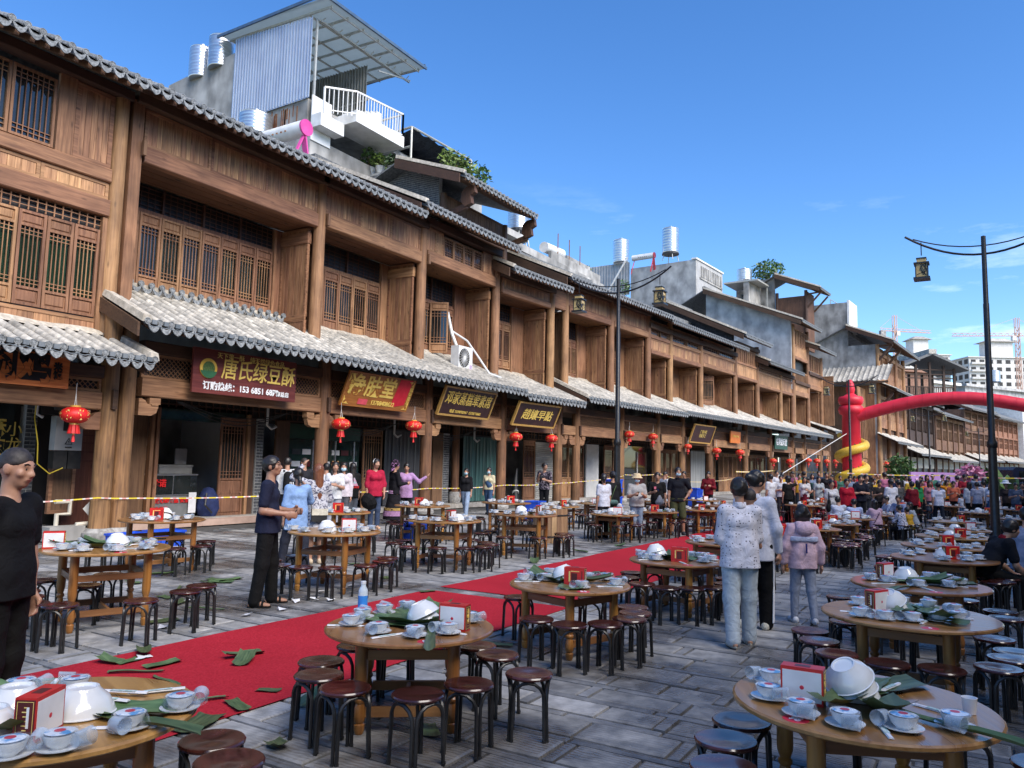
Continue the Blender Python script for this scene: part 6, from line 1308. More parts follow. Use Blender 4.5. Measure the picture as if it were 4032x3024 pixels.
TAB = [  # phrase, x, y, kind, near level, settings, stools, bowls (x, y, n, tilt, az), box (x, y, rz), sticker
 ('the cut off table at bottom left', 1.93, 3.42, 'low', 2, [(1.97, 3.80), (2.13, 3.64), (2.24, 3.02), (1.98, 2.98), (1.70, 2.98), (1.56, 3.05)], [(2.5, 3.12), (2.38, 2.85), (2.22, 2.66)], [(1.83, 3.56, 1, 0, 0), (1.62, 3.34, 1, 0, 0), (1.98, 3.33, 1, 0, 0)], (1.74, 3.20, R(31)), None),
 ('the table laid before the carpet', 4.22, 3.33, 'low', 2, [(3.99, 3.65), (4.20, 3.74), (4.41, 3.72), (4.62, 3.68), (3.91, 3.34), (3.97, 3.09), (4.16, 2.97), (4.55, 3.08), (4.72, 3.30)], [(3.59, 3.53), (3.48, 3.21), (3.63, 2.79), (3.97, 2.67), (4.38, 2.49), (4.67, 2.91), (4.8, 3.18), (3.83, 3.75), (4.29, 3.85), (4.62, 3.76)], [(4.33, 3.28, 2, 24, R(120))], (4.30, 3.02, R(-80)), 'n95'),
 ('the front right corner table', 4.17, .53, 'mid', 2, [(3.94, .91), (4.22, .96), (3.77, .73), (3.73, .54), (3.82, .32), (3.98, .13)], [(4.24, 1.12), (3.91, 1.11), (3.56, 1.02), (4.42, -.22), (4.85, .75), (4.75, .15)], [(4.22, .56, 3, 30, R(150))], (3.99, .76, R(-88)), 'n96'),
 ('the second table of the carpet row', 6.60, 3.33, 'low', 2, [(6.78, 3.80), (6.44, 3.74), (6.59, 3.58), (6.93, 3.72), (6.38, 3.10), (6.73, 2.92), (7.0, 3.13), (6.9, 3.3)], [(5.93, 3.31), (5.89, 2.97), (6.1, 2.74), (6.43, 2.66), (6.71, 2.72), (6.96, 2.85), (7.17, 3.36), (6.76, 3.98)], [(6.70, 3.42, 2, 22, R(100))], (6.49, 3.22, R(100)), 'n94'),
 ('the third table of the carpet row', 9.08, 3.15, 'low', 2, [(9.14, 3.62), (8.92, 3.50), (8.84, 3.32), (9.48, 3.12), (9.45, 2.98), (9.04, 2.82), (9.25, 2.78)], [(8.75, 3.65), (8.41, 3.33), (8.31, 3.01), (8.46, 2.77), (8.67, 2.57), (9.04, 2.54), (9.47, 2.65), (9.2, 3.77), (9.48, 3.60), (9.73, 3.17)], [(9.15, 3.40, 3, 14, R(100))], (8.92, 3.06, R(97)), 'n6'),
 ('the second table of the right row', 6.90, .52, 'wide', 2, [(6.53, .82), (6.51, .65), (6.57, .47), (6.69, .30), (6.84, .18), (7.2, .22), (7.30, .40), (7.32, .60), (7.08, .90)], [(6.89, 1.25), (6.54, 1.12), (6.17, .94), (6.08, .60), (6.13, .27), (6.4, -.06), (6.77, -.14), (7.04, -.18), (7.5, -.05), (7.7, .45), (7.5, 1.05)], [(7.03, .64, 2, 28, R(150))], (6.88, .74, R(-26)), 'n6'),
 ('the third table of the right row', 8.85, .56, 'wide', 2, [(8.79, 1.0), (8.70, .84), (8.58, .55), (8.74, .30), (8.97, .20), (9.30, .50), (9.25, .33)], [(9.0, -.12), (8.62, -.16), (8.92, 1.3), (8.5, 1.18), (8.2, .7), (9.55, .2), (9.5, 1.0)], [(9.02, .68, 2, 10, R(150))], (8.95, .88, R(-24)), 'n6'),
 ('the left row table beside the man in black', 4.72, 7.70, 'tall', 2, [(4.30, 7.75), (4.36, 7.50), (4.58, 7.28), (4.86, 7.25), (4.72, 8.10), (5.10, 7.80), (5.06, 7.48)], [(3.88, 6.95), (3.77, 7.22), (3.91, 7.58), (4.04, 7.90), (4.51, 8.45), (4.60, 7.80), (5.16, 8.34), (4.43, 6.62), (4.99, 6.75), (5.3, 6.92)], [(4.84, 7.68, 2, 10, R(200))], (4.34, 7.98, R(-35)), 'n5'),
 ('the left row table by the blue blouse', 7.72, 7.42, 'tall', 1, [(7.40, 7.85), (7.30, 7.55), (7.42, 7.25), (7.62, 7.10), (7.86, 7.02), (8.1, 7.12), (8.18, 7.4)], [(7.15, 7.98), (6.94, 7.21), (7.13, 6.90), (7.57, 6.72), (8.0, 6.80), (8.33, 7.0), (7.69, 8.08), (8.46, 7.9), (6.9, 7.55)], [(7.68, 7.5, 2, 12, R(150))], (7.80, 7.25, R(-40)), None),
 ('the left row table before the red blouse', 10.45, 7.60, 'tall', 1, [(10.1, 8.0), (10.0, 7.75), (10.05, 7.45), (10.25, 7.25), (10.5, 7.15), (10.75, 7.25), (10.88, 7.5)], [(9.61, 7.67), (9.80, 7.25), (10.08, 6.93), (10.43, 6.82), (10.85, 6.94), (11.05, 7.17), (9.91, 8.2), (10.34, 8.36), (10.86, 8.2), (11.25, 7.6)], [(10.62, 7.45, 1, 0, 0)], (10.38, 7.42, R(10)), None),
 ('the left row table beside the barrel', 12.85, 7.45, 'tall', 1, [(12.5, 7.9), (12.4, 7.6), (12.5, 7.3), (12.75, 7.05), (13.0, 7.02), (13.25, 7.2), (13.3, 7.5)], [(12.1, 7.46), (12.41, 6.93), (12.91, 6.70), (13.27, 6.78), (13.5, 7.0), (12.99, 8.32), (12.44, 8.17), (13.59, 7.77)], [(12.8, 7.5, 2, 20, R(150))], (12.95, 7.22, R(20)), None)]
for i, (ph, x, y, k, nst, lv) in enumerate([
 ('the table by the open snack shop', 7.35, 10.60, 'tall', 7, 1), ('the table behind the blue blouse', 10.6, 10.15, 'tall', 6, 1), ('the table below the purple jacket', 13.6, 10.5, 'tall', 8, 1), ('the table in front of the denim overalls', 16.3, 10.0, 'tall', 7, 1),
 ('the table behind the barrel', 18.7, 9.8, 'low', 7, 1), ('the table behind the white ponytail shirt', 21.1, 9.8, 'low', 6, 0), ('the table before the bucket hat', 16.7, 7.3, 'low', 8, 1), ('the table before the black lanyard shirt', 18.6, 7.0, 'low', 7, 1), ('the table right of the green shorts', 20.4, 6.5, 'low', 6, 0),
 ('the shop side table behind the lanyard man', 24.3, 9.1, 'low', 5, 0), ('the shop side table under the black sign', 26.6, 8.3, 'low', 5, 0), ('the table left of the polka dot shirt', 23.2, 6.7, 'low', 5, 0), ('the shop side table behind the white blouse head', 30.5, 6.8, 'low', 4, 0), ('the table right of the black dressed woman', 26.2, 4.9, 'low', 4, 0), ('the table before the crossed arms man', 29.4, 4.9, 'low', 4, 0),
 ('the table hidden by the polka dot shirt', 11.75, 3.35, 'low', 6, 1), ('the table left of the pink jacket', 14.0, 3.12, 'low', 6, 1), ('the table right of the pink jacket', 15.9, 2.85, 'low', 8, 1), ('the table behind the stacked stools', 17.85, 2.75, 'low', 7, 1), ('the table before the seated white shirts', 20.1, 2.70, 'low', 7, 1), ('the table of the seated diners', 22.3, 2.45, 'low', 3, 0), ('the table by the tall walking man', 27.8, 2.2, 'low', 4, 0), ('the table left of the small boy', 30.6, 1.1, 'low', 4, 0),
 ('the fourth table of the right row', 11.75, .45, 'wide', 8, 1), ('the fifth table of the right row', 13.75, .48, 'wide', 7, 1), ('the sixth table of the right row', 15.9, .42, 'wide', 6, 0), ('the seventh table of the right row', 18.0, .4, 'low', 6, 0), ('the eighth table of the right row', 20.9, .55, 'low', 5, 0), ('the far table before the boy', 26.4, .05, 'low', 4, 0), ('the table right of the lamp post', 23.6, -.95, 'low', 4, 0), ('the far table right of the lamp post', 29.8, -1.0, 'low', 4, 0), ('the table behind the grey seated woman', 17.0, -1.1, 'low', 5, 0)]):
    r0 = rnd.uniform(0, 6.28); rr = TP[k][1]/2; ns = 7 if lv else 6
    sets = [(x+.40*math.cos(r0+j*2*math.pi/(ns+1)+rnd.uniform(-.15, .15)), y+.40*math.sin(r0+j*2*math.pi/(ns+1)+rnd.uniform(-.15, .15))) for j in range(ns)]
    st = [(x+(rr+rnd.uniform(.03, .16))*math.cos(r0+1+j*2*math.pi/nst+rnd.uniform(-.22, .22)), y+(rr+rnd.uniform(.03, .16))*math.sin(r0+1+j*2*math.pi/nst+rnd.uniform(-.22, .22))) for j in range(nst)]
    TAB.append((ph, x, y, k, lv, sets, st, [(x+.08*math.cos(r0), y+.08*math.sin(r0), 2 if lv else 1, rnd.choice((0, 10, 24)), r0)], (x-.12, y-.10+rnd.uniform(-.1, .1), R(rnd.choice((-70, -40, 130, 150, 105, 165, 140)))), None))
TOPZ = {}
for ti, (ph, x, y, k, lv, sets, st, bw, bx, stk) in enumerate(TAB):
    h = TP[k][0]; short = ph[4:] if ph.startswith('the ') else ph
    t = banquet_table({'the table laid before the carpet': 'low round table with white 95 sticker and blue bottle, laid before the carpet', 'the front right corner table': 'large round table with white 96 sticker at bottom right corner'}.get(ph, 'round wooden banquet table, '+ph), x, y, k, {'the table laid before the carpet': R(-53), 'the front right corner table': R(-65)}.get(ph, rnd.uniform(-.5, .5)), stk)
    if stk:
        cx, cy = Vector((x, y)).normalized(); sd = TP[k][1]/2-.085; a = math.atan2(-cy, -cx)+(.22 if stk == 'n95' else (-.55 if stk == 'n96' else .25)); lx, ly = x+sd*math.cos(a), y+sd*math.sin(a)
        inv = Matrix.Rotation(-t.rotation_euler.z, 4, 'Z') @ Matrix.Translation((-x, -y, 0)); lp = inv @ Vector((lx, ly, 0)); q = part('number_sticker', MB().lathe([(.052, 0), (.051, .0015), (0, .0015)], 20, sx=1.15), STK, t, loc=(lp.x, lp.y, h)); q.rotation_euler = (0, 0, a+R(90)-t.rotation_euler.z)
        ob('lettering', TX[stk], q, (0, 0, .0026), (0, 0, R(180) if stk == 'n95' else 0), scale=(.8 if len(stk) > 2 else 1, 1, 1))
    for (sx_, sy_), (dw, od) in zip(sets, ranked(sets, x, y)): place_set(f'{od}wrapped bowl set, {dw} of {ph}', sx_, sy_, h+.002, lv)
    for (sx_, sy_), (dw, od) in zip(st, ranked(st, x, y)): stool(f'{od}stool, {dw} of {ph}', sx_, sy_)
    if len(bw) == 3:
        for (a, b, n, tl, az), w in zip(bw, ('farther left', 'cut off', 'right hand')): bowls(f'{ph}, {w} one'.replace(' at bottom left', ''), a, b, h+.002, 1, 0, 0, 1.12)
    else:
        for a, b, n, tl, az in bw: bowls(ph, a, b, h+.002, n, tl, az, .94)
    gift_box(f'red and white carton standing on {ph}', bx[0], bx[1], h+.001, bx[2], 1.12 if lv else 1.0)
    if lv == 2:
        r_ = random.Random(ti)
        for j in range(6):
            a = r_.uniform(0, 6.28); q = r_.uniform(.02, .30); w = ['dark leaf under bowls of', 'leaf strip across', 'torn leaf overhanging', 'folded leaf on', 'small leaf scrap on', 'broad leaf sheet on'][j]
            if j == 2: q = TP[k][1]/2-.10
            banana_leaf(f'{w} {ph}', x+q*math.cos(a), y+q*math.sin(a), h+.001+.002*j, j, a+r_.uniform(-.4, .4), 1.3)
        for j in range(5):
            a = j*1.26+r_.uniform(-.2, .2)+1; q = r_.uniform(.30, .44); px, py = x+q*math.cos(a), y+q*math.sin(a); chopsticks(f'{["first", "second", "third", "fourth", "fifth"][j]} white chopstick sleeve counterclockwise round {ph}', px, py, h+.003, a+r_.uniform(-.6, .6)) if False else chopsticks(f'white chopstick sleeve, {DIRS[direction(px, py, x, y)]} edge of {ph}'+(', uppermost' if j == 4 else ''), px, py, h+.003+.008*(j == 4), a+r_.uniform(-.6, .6))
    elif lv == 1: banana_leaf(f'green leaf laid beneath the bowls of {ph}', x+.05, y-.1, h+.001, ti, ti*1.0, 1.1)
# loose stacks of stools left of the aisle
for (x, y), lb in (((5.74, 3.95), 'lone dark red stool right of the blue bottle table, beside the carpet'), ((11.35, -.10), 'lone stool between third and fourth tables of the right row'), ((13.55, 1.32), 'lone stool in the aisle by the fourth and fifth right tables')): stool(lb, x, y)
for (x, y), lb in (((14.9, 2.15), 'front stool of the bunch in the aisle'), ((15.25, 2.25), 'second stool of the bunch in the aisle'), ((15.1, 2.0), 'right hand stool of the bunch in the aisle'), ((15.6, 2.05), 'third stool of the bunch in the aisle'), ((16.6, 2.05), 'stool standing alone behind the aisle bunch'), ((17.2, 2.0), 'stool farthest up the aisle bunch')): stool(lb, x, y)
bz = .602
t = thing('drink_bottle', 'clear bottle of blue drink with white cap standing on the table before the carpet', 'bottle', (4.26, 3.88, 0), 0); t.location = (4.30, 3.83, .602)
part('bottle_shell', MB().lathe([(.032, 0), (.034, .01), (.034, .16), (.030, .18), (.018, .20), (.017, .215)], 18), mk('bottle_clear', (.55, .62, .68), (.62, .68, .74), rough=.08, rand=0), t, True); part('blue_label', MB().lathe([(.0347, .0), (.0347, .135)], 18), mk('blue_drink', (.03, .20, .62), (.05, .26, .70), rough=.15, rand=0), t, True)
part('cap', MB().lathe([(.018, .215), (.019, .216), (.019, .235), (0, .236)], 16), PAPER, t, True)
tag(ob('paper_cup', MB().lathe([(.026, 0), (.033, .07), (.034, .072), (.031, .072), (.024, .004), (0, .004)], 18).mesh('paper_cup', PAPER, True, 50), None, (4.26, .08, .602)), 'small white paper cup near right edge of the front right corner table', 'cup')
r_ = random.Random(4)
for i, (x, y) in enumerate([(1.92, 3.05), (2.05, 3.15), (2.12, 3.28), (2.0, 3.22)]): chopsticks(['lowest', 'second', 'third', 'topmost'][i]+' chopstick sleeve of the bundle on the cut off table', x+.1, y+.12, .604+i*.008, R(-60)+r_.uniform(-.3, .3))
# barrel
t = thing('wooden_barrel', 'large straight sided wooden rice barrel covered with bowls', 'barrel', (15.35, 8.25, 0)); bs = wood('barrel_stave', (.22, .12, .055), (.38, .23, .12), 'z')
for i in range(22): a0, a1 = 2*math.pi*i/22+.006, 2*math.pi*(i+1)/22-.006; part('stave', MB().hexa([(q*math.cos(a), q*math.sin(a), z) for z, r1 in ((0, .40), (.74, .385)) for q, a in ((r1, a0), (r1, a1), (r1-.03, a1), (r1-.03, a0))]), bs, t)
for z, r1 in ((.12, .402), (.58, .392)): part('hoop', MB().lathe([(r1, z), (r1+.008, z+.004), (r1+.008, z+.03), (r1, z+.034)], 26), BLKP, t, True)
part('lid', MB().lathe([(0, .69), (.36, .69), (.36, .72), (0, .72)], 22), bs, t)
for i in range(5): place_set(f'{["left", "middle", "right", "far", "upper"][i]} wrapped bowl on the wooden barrel lid', 15.35+.2*math.cos(i*1.6)*(i < 4), 8.25+.2*math.sin(i*1.6)*(i < 4), .722+.07*(i == 4), 0)
# ---------------------------------------------------------------- leaves, litter and crates on the ground
gl = [(4.08, 5.75), (3.82, 5.71), (3.8, 5.31), (4.52, 5.3), (4.65, 5.46), (4.08, 4.51), (3.72, 4.41), (3.34, 4.31), (3.64, 4.69), (3.87, 6.15), (4.22, 6.22), (3.98, 6.05), (3.31, 5.93), (7.23, 9.17), (6.48, 8.9), (6.34, 9.65), (7.08, 10.11), (5.98, 8.49), (5.89, 8.05), (5.13, 7.27), (5.81, 7.48), (3.36, 3.62), (4.15, 4.12), (8.27, 6.25), (6.30, 3.95), (8.88, 7.5), (8.9, 3.5), (15.52, 6.63), (13.92, 6.83), (4.1, 3.05), (7.35, 9.0), (7.15, 8.95), (7.0, 9.05), (11.9, 6.7), (9.6, 8.8), (12.2, 9.4)]
r_ = random.Random(3)
for i, (x, y) in enumerate(gl):
    onc = 4.27 < y < 6.35 and x < 8.4; where = ['near left corner of the first carpet', 'left part of the first carpet', 'middle of the first carpet', 'right part of the first carpet'][min(3, int((x-3.2)/.5))] if onc else ''
    lb = f'torn green leaf, {["flat square", "narrow strip", "folded", "curled", "rolled", "ragged", "broad", "small bent", "pale", "long", "creased", "doubled", "twisted"][i % 13]} piece on the {where}' if onc else f'{["wilted", "flat", "curled", "crumpled", "broad", "folded", "narrow"][i % 7]} green leaf on the paving '+['left of the tall left table', 'behind the left row table', 'near the open snack shop table', 'beside the navy shirted man', 'beside the blue bottle table', 'under the carpet row tables', 'beyond the carpet gap', 'near the barrel'][(i*5+3) % 8 if i < 21 else (4 if i in (21, 29) else (5 if i in (22, 24, 26) else (6 if i in (23, 25) else (7 if i in (27, 28, 33, 35) else 2))))]+(', farther piece' if i in (33, 35) else (', nearer piece' if i == 28 else (', far one' if i == 27 else '')))
    banana_leaf(lb, x, y, .012 if onc else .004, i*7 % 6 if i not in (1, 8) else 2, i*2.3, (.92 if i < 13 else .9)*r_.uniform(.75, 1.15), 'torn banana leaf pieces')
TISS = []
for k in range(3):
    r_ = random.Random(k); mb = MB(); vs = [(r_.uniform(-.05, .05)+.05*(i-1), r_.uniform(-.02, .02)+.04*(j-1), r_.uniform(.002, .04)) for i in range(3) for j in range(3)]; TISS.append(mb.add(vs, [(3*i+j, 3*i+j+3, 3*i+j+4, 3*i+j+1) for i in range(2) for j in range(2)]).mesh('tissue', PAPER, True))
for i, (x, y, lb) in enumerate([(4.1, 6.05, 'crumpled white tissue on left edge of the carpet'), (4.94, 7.0, 'flat white paper scrap under the tall left table'), (6.0, 8.04, 'white tissue left of the navy shirted man'), (5.84, 6.84, 'white tissue pair by the folded stools'), (6.75, 7.06, 'white tissue at the feet of the navy shirted man'), (7.0, 6.99, 'torn tissue with red print by the left row table'), (7.04, 6.78, 'larger white tissue by the carpet'), (6.29, 6.81, 'orange and white wrapper beside the sandals'), (7.37, 7.31, 'white tissue beneath the blue blouse table'), (8.0, 7.35, 'small white tissue behind the stools')]): tag(ob('tissue', TISS[i % 3], None, (x, y, .004), i*1.1), lb, 'litter')
def crate(label, x, y, rz, z=0, w=.62, d=.42, h=.30):
    t = thing('plastic_crate', label, 'crate', (x, y, z), rz, 'blue plastic crates'); mb = MB(); a, b = w/2, d/2; e = .02
    mb.hexa([(-a*.9, -b*.9, .0), (a*.9, -b*.9, .0), (a*.9, b*.9, .0), (-a*.9, b*.9, .0), (-a*.9, -b*.9, .015), (a*.9, -b*.9, .015), (a*.9, b*.9, .015), (-a*.9, b*.9, .015)])
    for P in ([(-a, -b), (a, -b), (a, -b+e), (-a, -b+e)], [(-a, b-e), (a, b-e), (a, b), (-a, b)], [(-a, -b+e), (-a+e, -b+e), (-a+e, b-e), (-a, b-e)], [(a-e, -b+e), (a, -b+e), (a, b-e), (a-e, b-e)]): mb.hexa([(p[0]*.9, p[1]*.9, .016) for p in P]+[(p[0], p[1], h) for p in P])
    part('crate_shell', mb, BLUEP, t); part('rim', MB().box(-a-.015, a+.015, -b-.015, -b-.002, h-.035, h).box(-a-.015, a+.015, b+.002, b+.015, h-.035, h).box(-a-.015, -a-.002, -b, b, h-.035, h).box(a+.002, a+.015, -b, b, h-.035, h), BLUEP, t)
    [part('rib', MB().box(q-.02, q+.02, -b-.012, -b+.001, .05, h-.04), BLUEP, t) for q in (-a*.47, 0, a*.47)]; return t
crate('blue crate at foot of the double timber columns', 8.55, 13.3, .1); crate('blue crate right of the first, by the shop step', 9.35, 13.4, -.1); crate('blue crate under the purple jacket table, left', 14.35, 11.2, .1); crate('blue crate under the purple jacket table, right', 15.0, 11.6, -.1); crate('light blue crate lying low behind the red blouse table', 13.9, 11.0, .4, h=.25)
for i in range(4): crate(['lowest', 'second', 'third', 'topmost'][i]+' blue crate of the tall stack behind the bucket hat', 26.0, 11.4, -.1, i*.31)
for i in range(3): crate(['lowest', 'middle', 'topmost'][i]+' blue crate of the stack behind the green shorts', 29.8, 9.6, -.1, i*.31)
for i in range(2): crate(['lower', 'upper'][i]+' blue crate of the pair before the lattice doors', 20.6, 11.6, .1, i*.3)
crate('blue crate low beside the lanyard man table', 26.2, 8.9, .1)
# ---------------------------------------------------------------- barrier tape
TAPE = bpy.data.materials.new('barrier_tape'); TAPE.use_nodes = True
_t = TAPE.node_tree; _b = _t.nodes['Principled BSDF']; _c = _t.nodes.new('ShaderNodeTexCoord'); _w = _t.nodes.new('ShaderNodeTexWave'); _w.inputs['Scale'].default_value = .8; _w.bands_direction = 'X'; _rp = _t.nodes.new('ShaderNodeValToRGB'); _rp.color_ramp.interpolation = 'CONSTANT'
_rp.color_ramp.elements[0].color = (.78, .60, .06, 1); _rp.color_ramp.elements[1].color = (.74, .72, .68, 1); _rp.color_ramp.elements[1].position = .45; e_ = _rp.color_ramp.elements.new(.88); e_.color = (.72, .34, .30, 1)
_t.links.new(_c.outputs['Object'], _w.inputs['Vector']); _t.links.new(_w.outputs['Fac'], _rp.inputs[0]); _t.links.new(_rp.outputs[0], _b.inputs['Base Color']); _b.inputs['Roughness'].default_value = .4
def tape(label, P, w=.026):
    mb = MB(); vs = []
    for (a, b) in zip(P, P[1:]):
        a, b = Vector(a), Vector(b); n = 8
        for i in range(n+(b == Vector(P[-1]))): u = i/n; q = a+(b-a)*u; q.z -= .05*4*u*(1-u)*min(1, (b-a).length/5); vs += [(q.x, q.y, q.z), (q.x, q.y-.004*math.sin(i), q.z+w)]
    mb.add(vs, [(2*i, 2*i+2, 2*i+3, 2*i+1) for i in range(len(vs)//2-1)]); return tag(ob('barrier_tape', mb.mesh('barrier_tape', TAPE)), label, 'barrier tape', 'yellow and white barrier tape')
f2 = lambda s, d, z: F2(s, d, z)
tape('barrier tape strung along the shop columns from the left edge to the bend', [(5.2, 15.0, .78), (9.05, 15.18, .83), (9.9, 15.2, .80), (15.1, 15.18, .82), (15.55, 15.18, .82), (19.85, 15.18, .85), (20.2, 15.18, .85), (24.5, 15.16, .90), f2(.3, -.52, .90), f2(4.06, -.52, .95), f2(5.5, -.52, 1.0), f2(9.5, -.52, 1.25)])
tape('barrier tape behind the standing diners by the middle shops', [f2(9.6, -.52, 1.3), f2(13.5, -.52, 1.35), f2(16.6, -.52, .95), f2(20.6, -.52, .95), f2(24, -.52, 1.1)])
tape('long barrier tape stretched above the far crowd', [(36, 5.2, 1.62), (39, 1.5, 1.60), (41.5, -3.0, 1.58), (44, -9, 1.56)], .04); tape('barrier tape between the far shop columns and the arch', [f2(24.3, -.52, 1.5), f2(31.6, -.52, 1.6), (48, 7, 1.62)], .07)
# ---------------------------------------------------------------- fittings on the shop fronts
t = thing('meter_box', 'grey electricity meter box with black lower doors and warning triangle', 'meter box', (8.93, 16.18, 1.5)); GREYM = mk('grey_cabinet', (.36, .37, .37), (.44, .45, .45), ns=4, rough=.5)
part('cabinet', MB().box(-.28, .28, 0, .2, .28, .98), GREYM, t); part('lower_door', MB().box(-.28, -.01, -.005, .2, -.10, .27), BLKP, t); part('lower_door', MB().box(.01, .28, -.005, .2, -.10, .27), BLKP, t); part('meter_window', MB().box(-.13, .18, -.012, 0, .68, .90), BLKP, t); part('warning_triangle', MB().prism([(-.08, .40), (.08, .40), (0, .54)], -.006, 0, 'y'), TXT_K, t); part('warning_face', MB().prism([(-.058, .412), (.058, .412), (0, .516)], -.009, -.0062, 'y'), GREYM, t); part('bolt_mark', MB().prism([(-.012, .47), (.012, .49), (.002, .46), (.014, .455), (-.006, .42), (.0, .448), (-.014, .45)], -.011, -.0092, 'y'), TXT_K, t); put_text('warn', t, (0, -.008, .34))
t = thing('meter_box', 'open black meter box above the grey meter box', 'meter box', (8.62, 16.22, 2.5)); part('cabinet', MB().box(-.26, .26, 0, .2, 0, .85), BLKP, t); part('meter', MB().box(-.02, .18, -.05, 0, .48, .75), mk('meter_case', (.10, .10, .10), (.14, .14, .14), rough=.4), t); part('meter', MB().box(-.02, .18, -.05, 0, .1, .32), MATS['meter_case'], t); part('conduit', MB().tube([(-.32, .05, .95), (-.33, .05, .0), (-.2, .05, -.06)], .035, 8).tube([(-.3, .05, .98), (.9, .05, 1.02)], .03, 8), PLASW, t, True)
tag(ob('yellow_cable', MB().tube([(8.2, 16.1, 3.1), (8.18, 16.1, 2.4), (8.28, 16.1, 1.9), (8.3, 16.1, 1.5), (8.55, 16.1, 1.3), (8.8, 16.08, 1.42)], .012, 6).mesh('yellow_cable', mk('yellow_rubber', (.62, .46, .03), (.7, .52, .05), rough=.5), True)), 'yellow cable running down beside the meter boxes', 'cable')
t = thing('drain_pipes', 'cream drain pipes and valves at foot of the first shop wall', 'pipes', (8.9, 15.8, 0)); CRM = mk('cream_pvc', (.46, .42, .34), (.55, .51, .43), ns=5, rough=.6)
for P in ([(-.3, 0, 0), (-.3, 0, .5), (-.05, 0, .5), (-.05, 0, .75), (-.35, 0, .75)], [(0, -.2, .05), (.0, -.2, .3), (.5, -.2, .32), (.55, -.2, .05)], [(.2, -.1, .0), (.2, -.1, .22), (.6, -.1, .2)]): part('pipe', MB().tube(P, .045, 8), CRM, t, True)
part('concrete_block', MB().box(-.6, .1, -.35, .0, 0, .28), CONC, t); part('tag', MB().prism([(.15, .60), (.28, .46), (.42, .60), (.28, .74)], -.12, -.115, 'y'), PLASW, t)
t = thing('glass_counter', 'glass food counter with red characters inside the open shop', 'counter', (12.3, 17.5, .17)); part('base', MB().box(-.62, .75, 0, .6, 0, .55), mk('counter_steel', (.24, .25, .25), (.32, .33, .33), ns=4, rough=.35, metal=.3), t); part('glass_case', MB().box(-.62, .75, 0, .02, .56, 1.05).box(.73, .75, .02, .6, .56, 1.05), GLASS, t)
part('case_frame', MB().box(-.64, .77, -.02, .62, 1.055, 1.09).box(-.64, .77, -.02, 0, .55, .575).box(.05, .07, -.015, 0, .58, 1.05), STEEL, t); put_text('c1', t, (-.35, -.03, .85)); put_text('c2', t, (.05, -.03, .42), scale=(1.1, 1.1, 1)); put_text('c3', t, (-.3, -.03, .22)); part('price_card', MB().box(.5, .72, -.06, -.05, .1, .62), PAPER, t)
for i in range(6): part('tray', MB().lathe([(.07, .60), (.10, .66), (.07, .68), (0, .68)], 10, c=(-.5+i*.2, -.05*0+.28, 0)), PLASW, t)
t = thing('fridge', 'white chest cabinet behind the glass counter', 'cabinet', (13.2, 18.6, .17)); part('body', MB().box(-.5, .5, 0, .6, 0, 1.25), PLASW, t); part('lid', MB().box(-.52, .52, -.02, .62, 1.255, 1.31), PLASW, t); part('framed_print', MB().box(.1, .45, .2, .24, 1.32, 1.75), PAPER, t)
t = thing('water_dispenser', 'dark water dispenser on the counter inside the open shop', 'dispenser', (11.95, 18.2, 1.1)); part('body', MB().box(-.16, .16, -.16, .16, 0, .5), BLKP, t); part('water_jug', MB().lathe([(.05, .5), (.14, .56), (.14, .85), (.0, .88)], 16), BLKP, t, True); part('stand', MB().box(-.2, .2, -.2, .2, -.93, -.002), BLKP, t)
t = thing('backpack_pile', 'dark blue bag heaped beside the glass counter', 'bag', (13.35, 17.4, .17)); part('bag_body', MB().lathe([(.22, 0), (.30, .2), (.26, .5), (.12, .72), (0, .76)], 16), mk('navy_cloth', (.010, .02, .08), (.02, .035, .13), ns=9, rough=.8), t, True); part('strap', MB().tube([(-.2, -.2, .6), (-.3, -.3, .3), (-.1, -.32, .1)], .025, 6), BLKP, t)
t = thing('air_conditioner', 'white outdoor air conditioner unit with round fan on the tiled canopy', 'air conditioner', (22.35, 15.55, 4.98), R(0)); part('casing', MB().box(-.43, .43, 0, .34, 0, .85), PLASW, t)
M90 = Matrix.Rotation(R(90), 4, 'X'); part('fan_ring', MB().lathe([(.33, 0), (.35, .02), (.36, 0)], 28, c=(-.08, 0, .43), M=M90), PLASW, t, True); fg = MB()
for k in range(20): a = 2*math.pi*k/20; fg.bar((-.08+.07*math.cos(a), -.02, .43+.07*math.sin(a)), (-.08+.33*math.cos(a+.3), -.02, .43+.33*math.sin(a+.3)), .012, .012, up=(0, 1, 0))
fg.lathe([(.07, 0), (.07, .03), (0, .035)], 14, c=(-.08, 0, .43), M=M90); part('fan_grille', fg, PLASW, t); part('fan_well', MB().lathe([(.32, .001), (0, .001)], 24, c=(-.08, 0, .43), M=M90), mk('fan_shadow', (.20, .20, .17), (.26, .26, .22), rough=.7), t); part('energy_label', MB().box(.26, .40, -.004, 0, .06, .22), mk('label_pink', (.45, .2, .4), (.5, .5, .6), ns=9, rough=.5), t)
t = thing('duct_hose', 'white corrugated hose looping from window to the air conditioner', 'hose', (0, 0, 0)); part('hose', MB().tube([(22.5, 16.8, 7.3), (22.62, 16.6, 7.2), (22.65, 16.4, 6.4), (22.55, 16.1, 5.9), (22.7, 15.95, 5.7)], .06, 8).tube([(22.66, 16.4, 6.5), (23.2, 16.1, 6.2), (23.6, 15.9, 5.7), (23.7, 15.4, 5.0), (23.9, 15.0, 4.85)], .04, 7), PLASW, t, True)
casement(hB, 21.9, 1.15, 5.62, .66, 1.85, 'tall', 0, R(-60), 'open_casement'); casement(hE, 22.6, 1.0, 5.62, .8, 1.85, 'tall', 0, R(-40), 'open_casement')
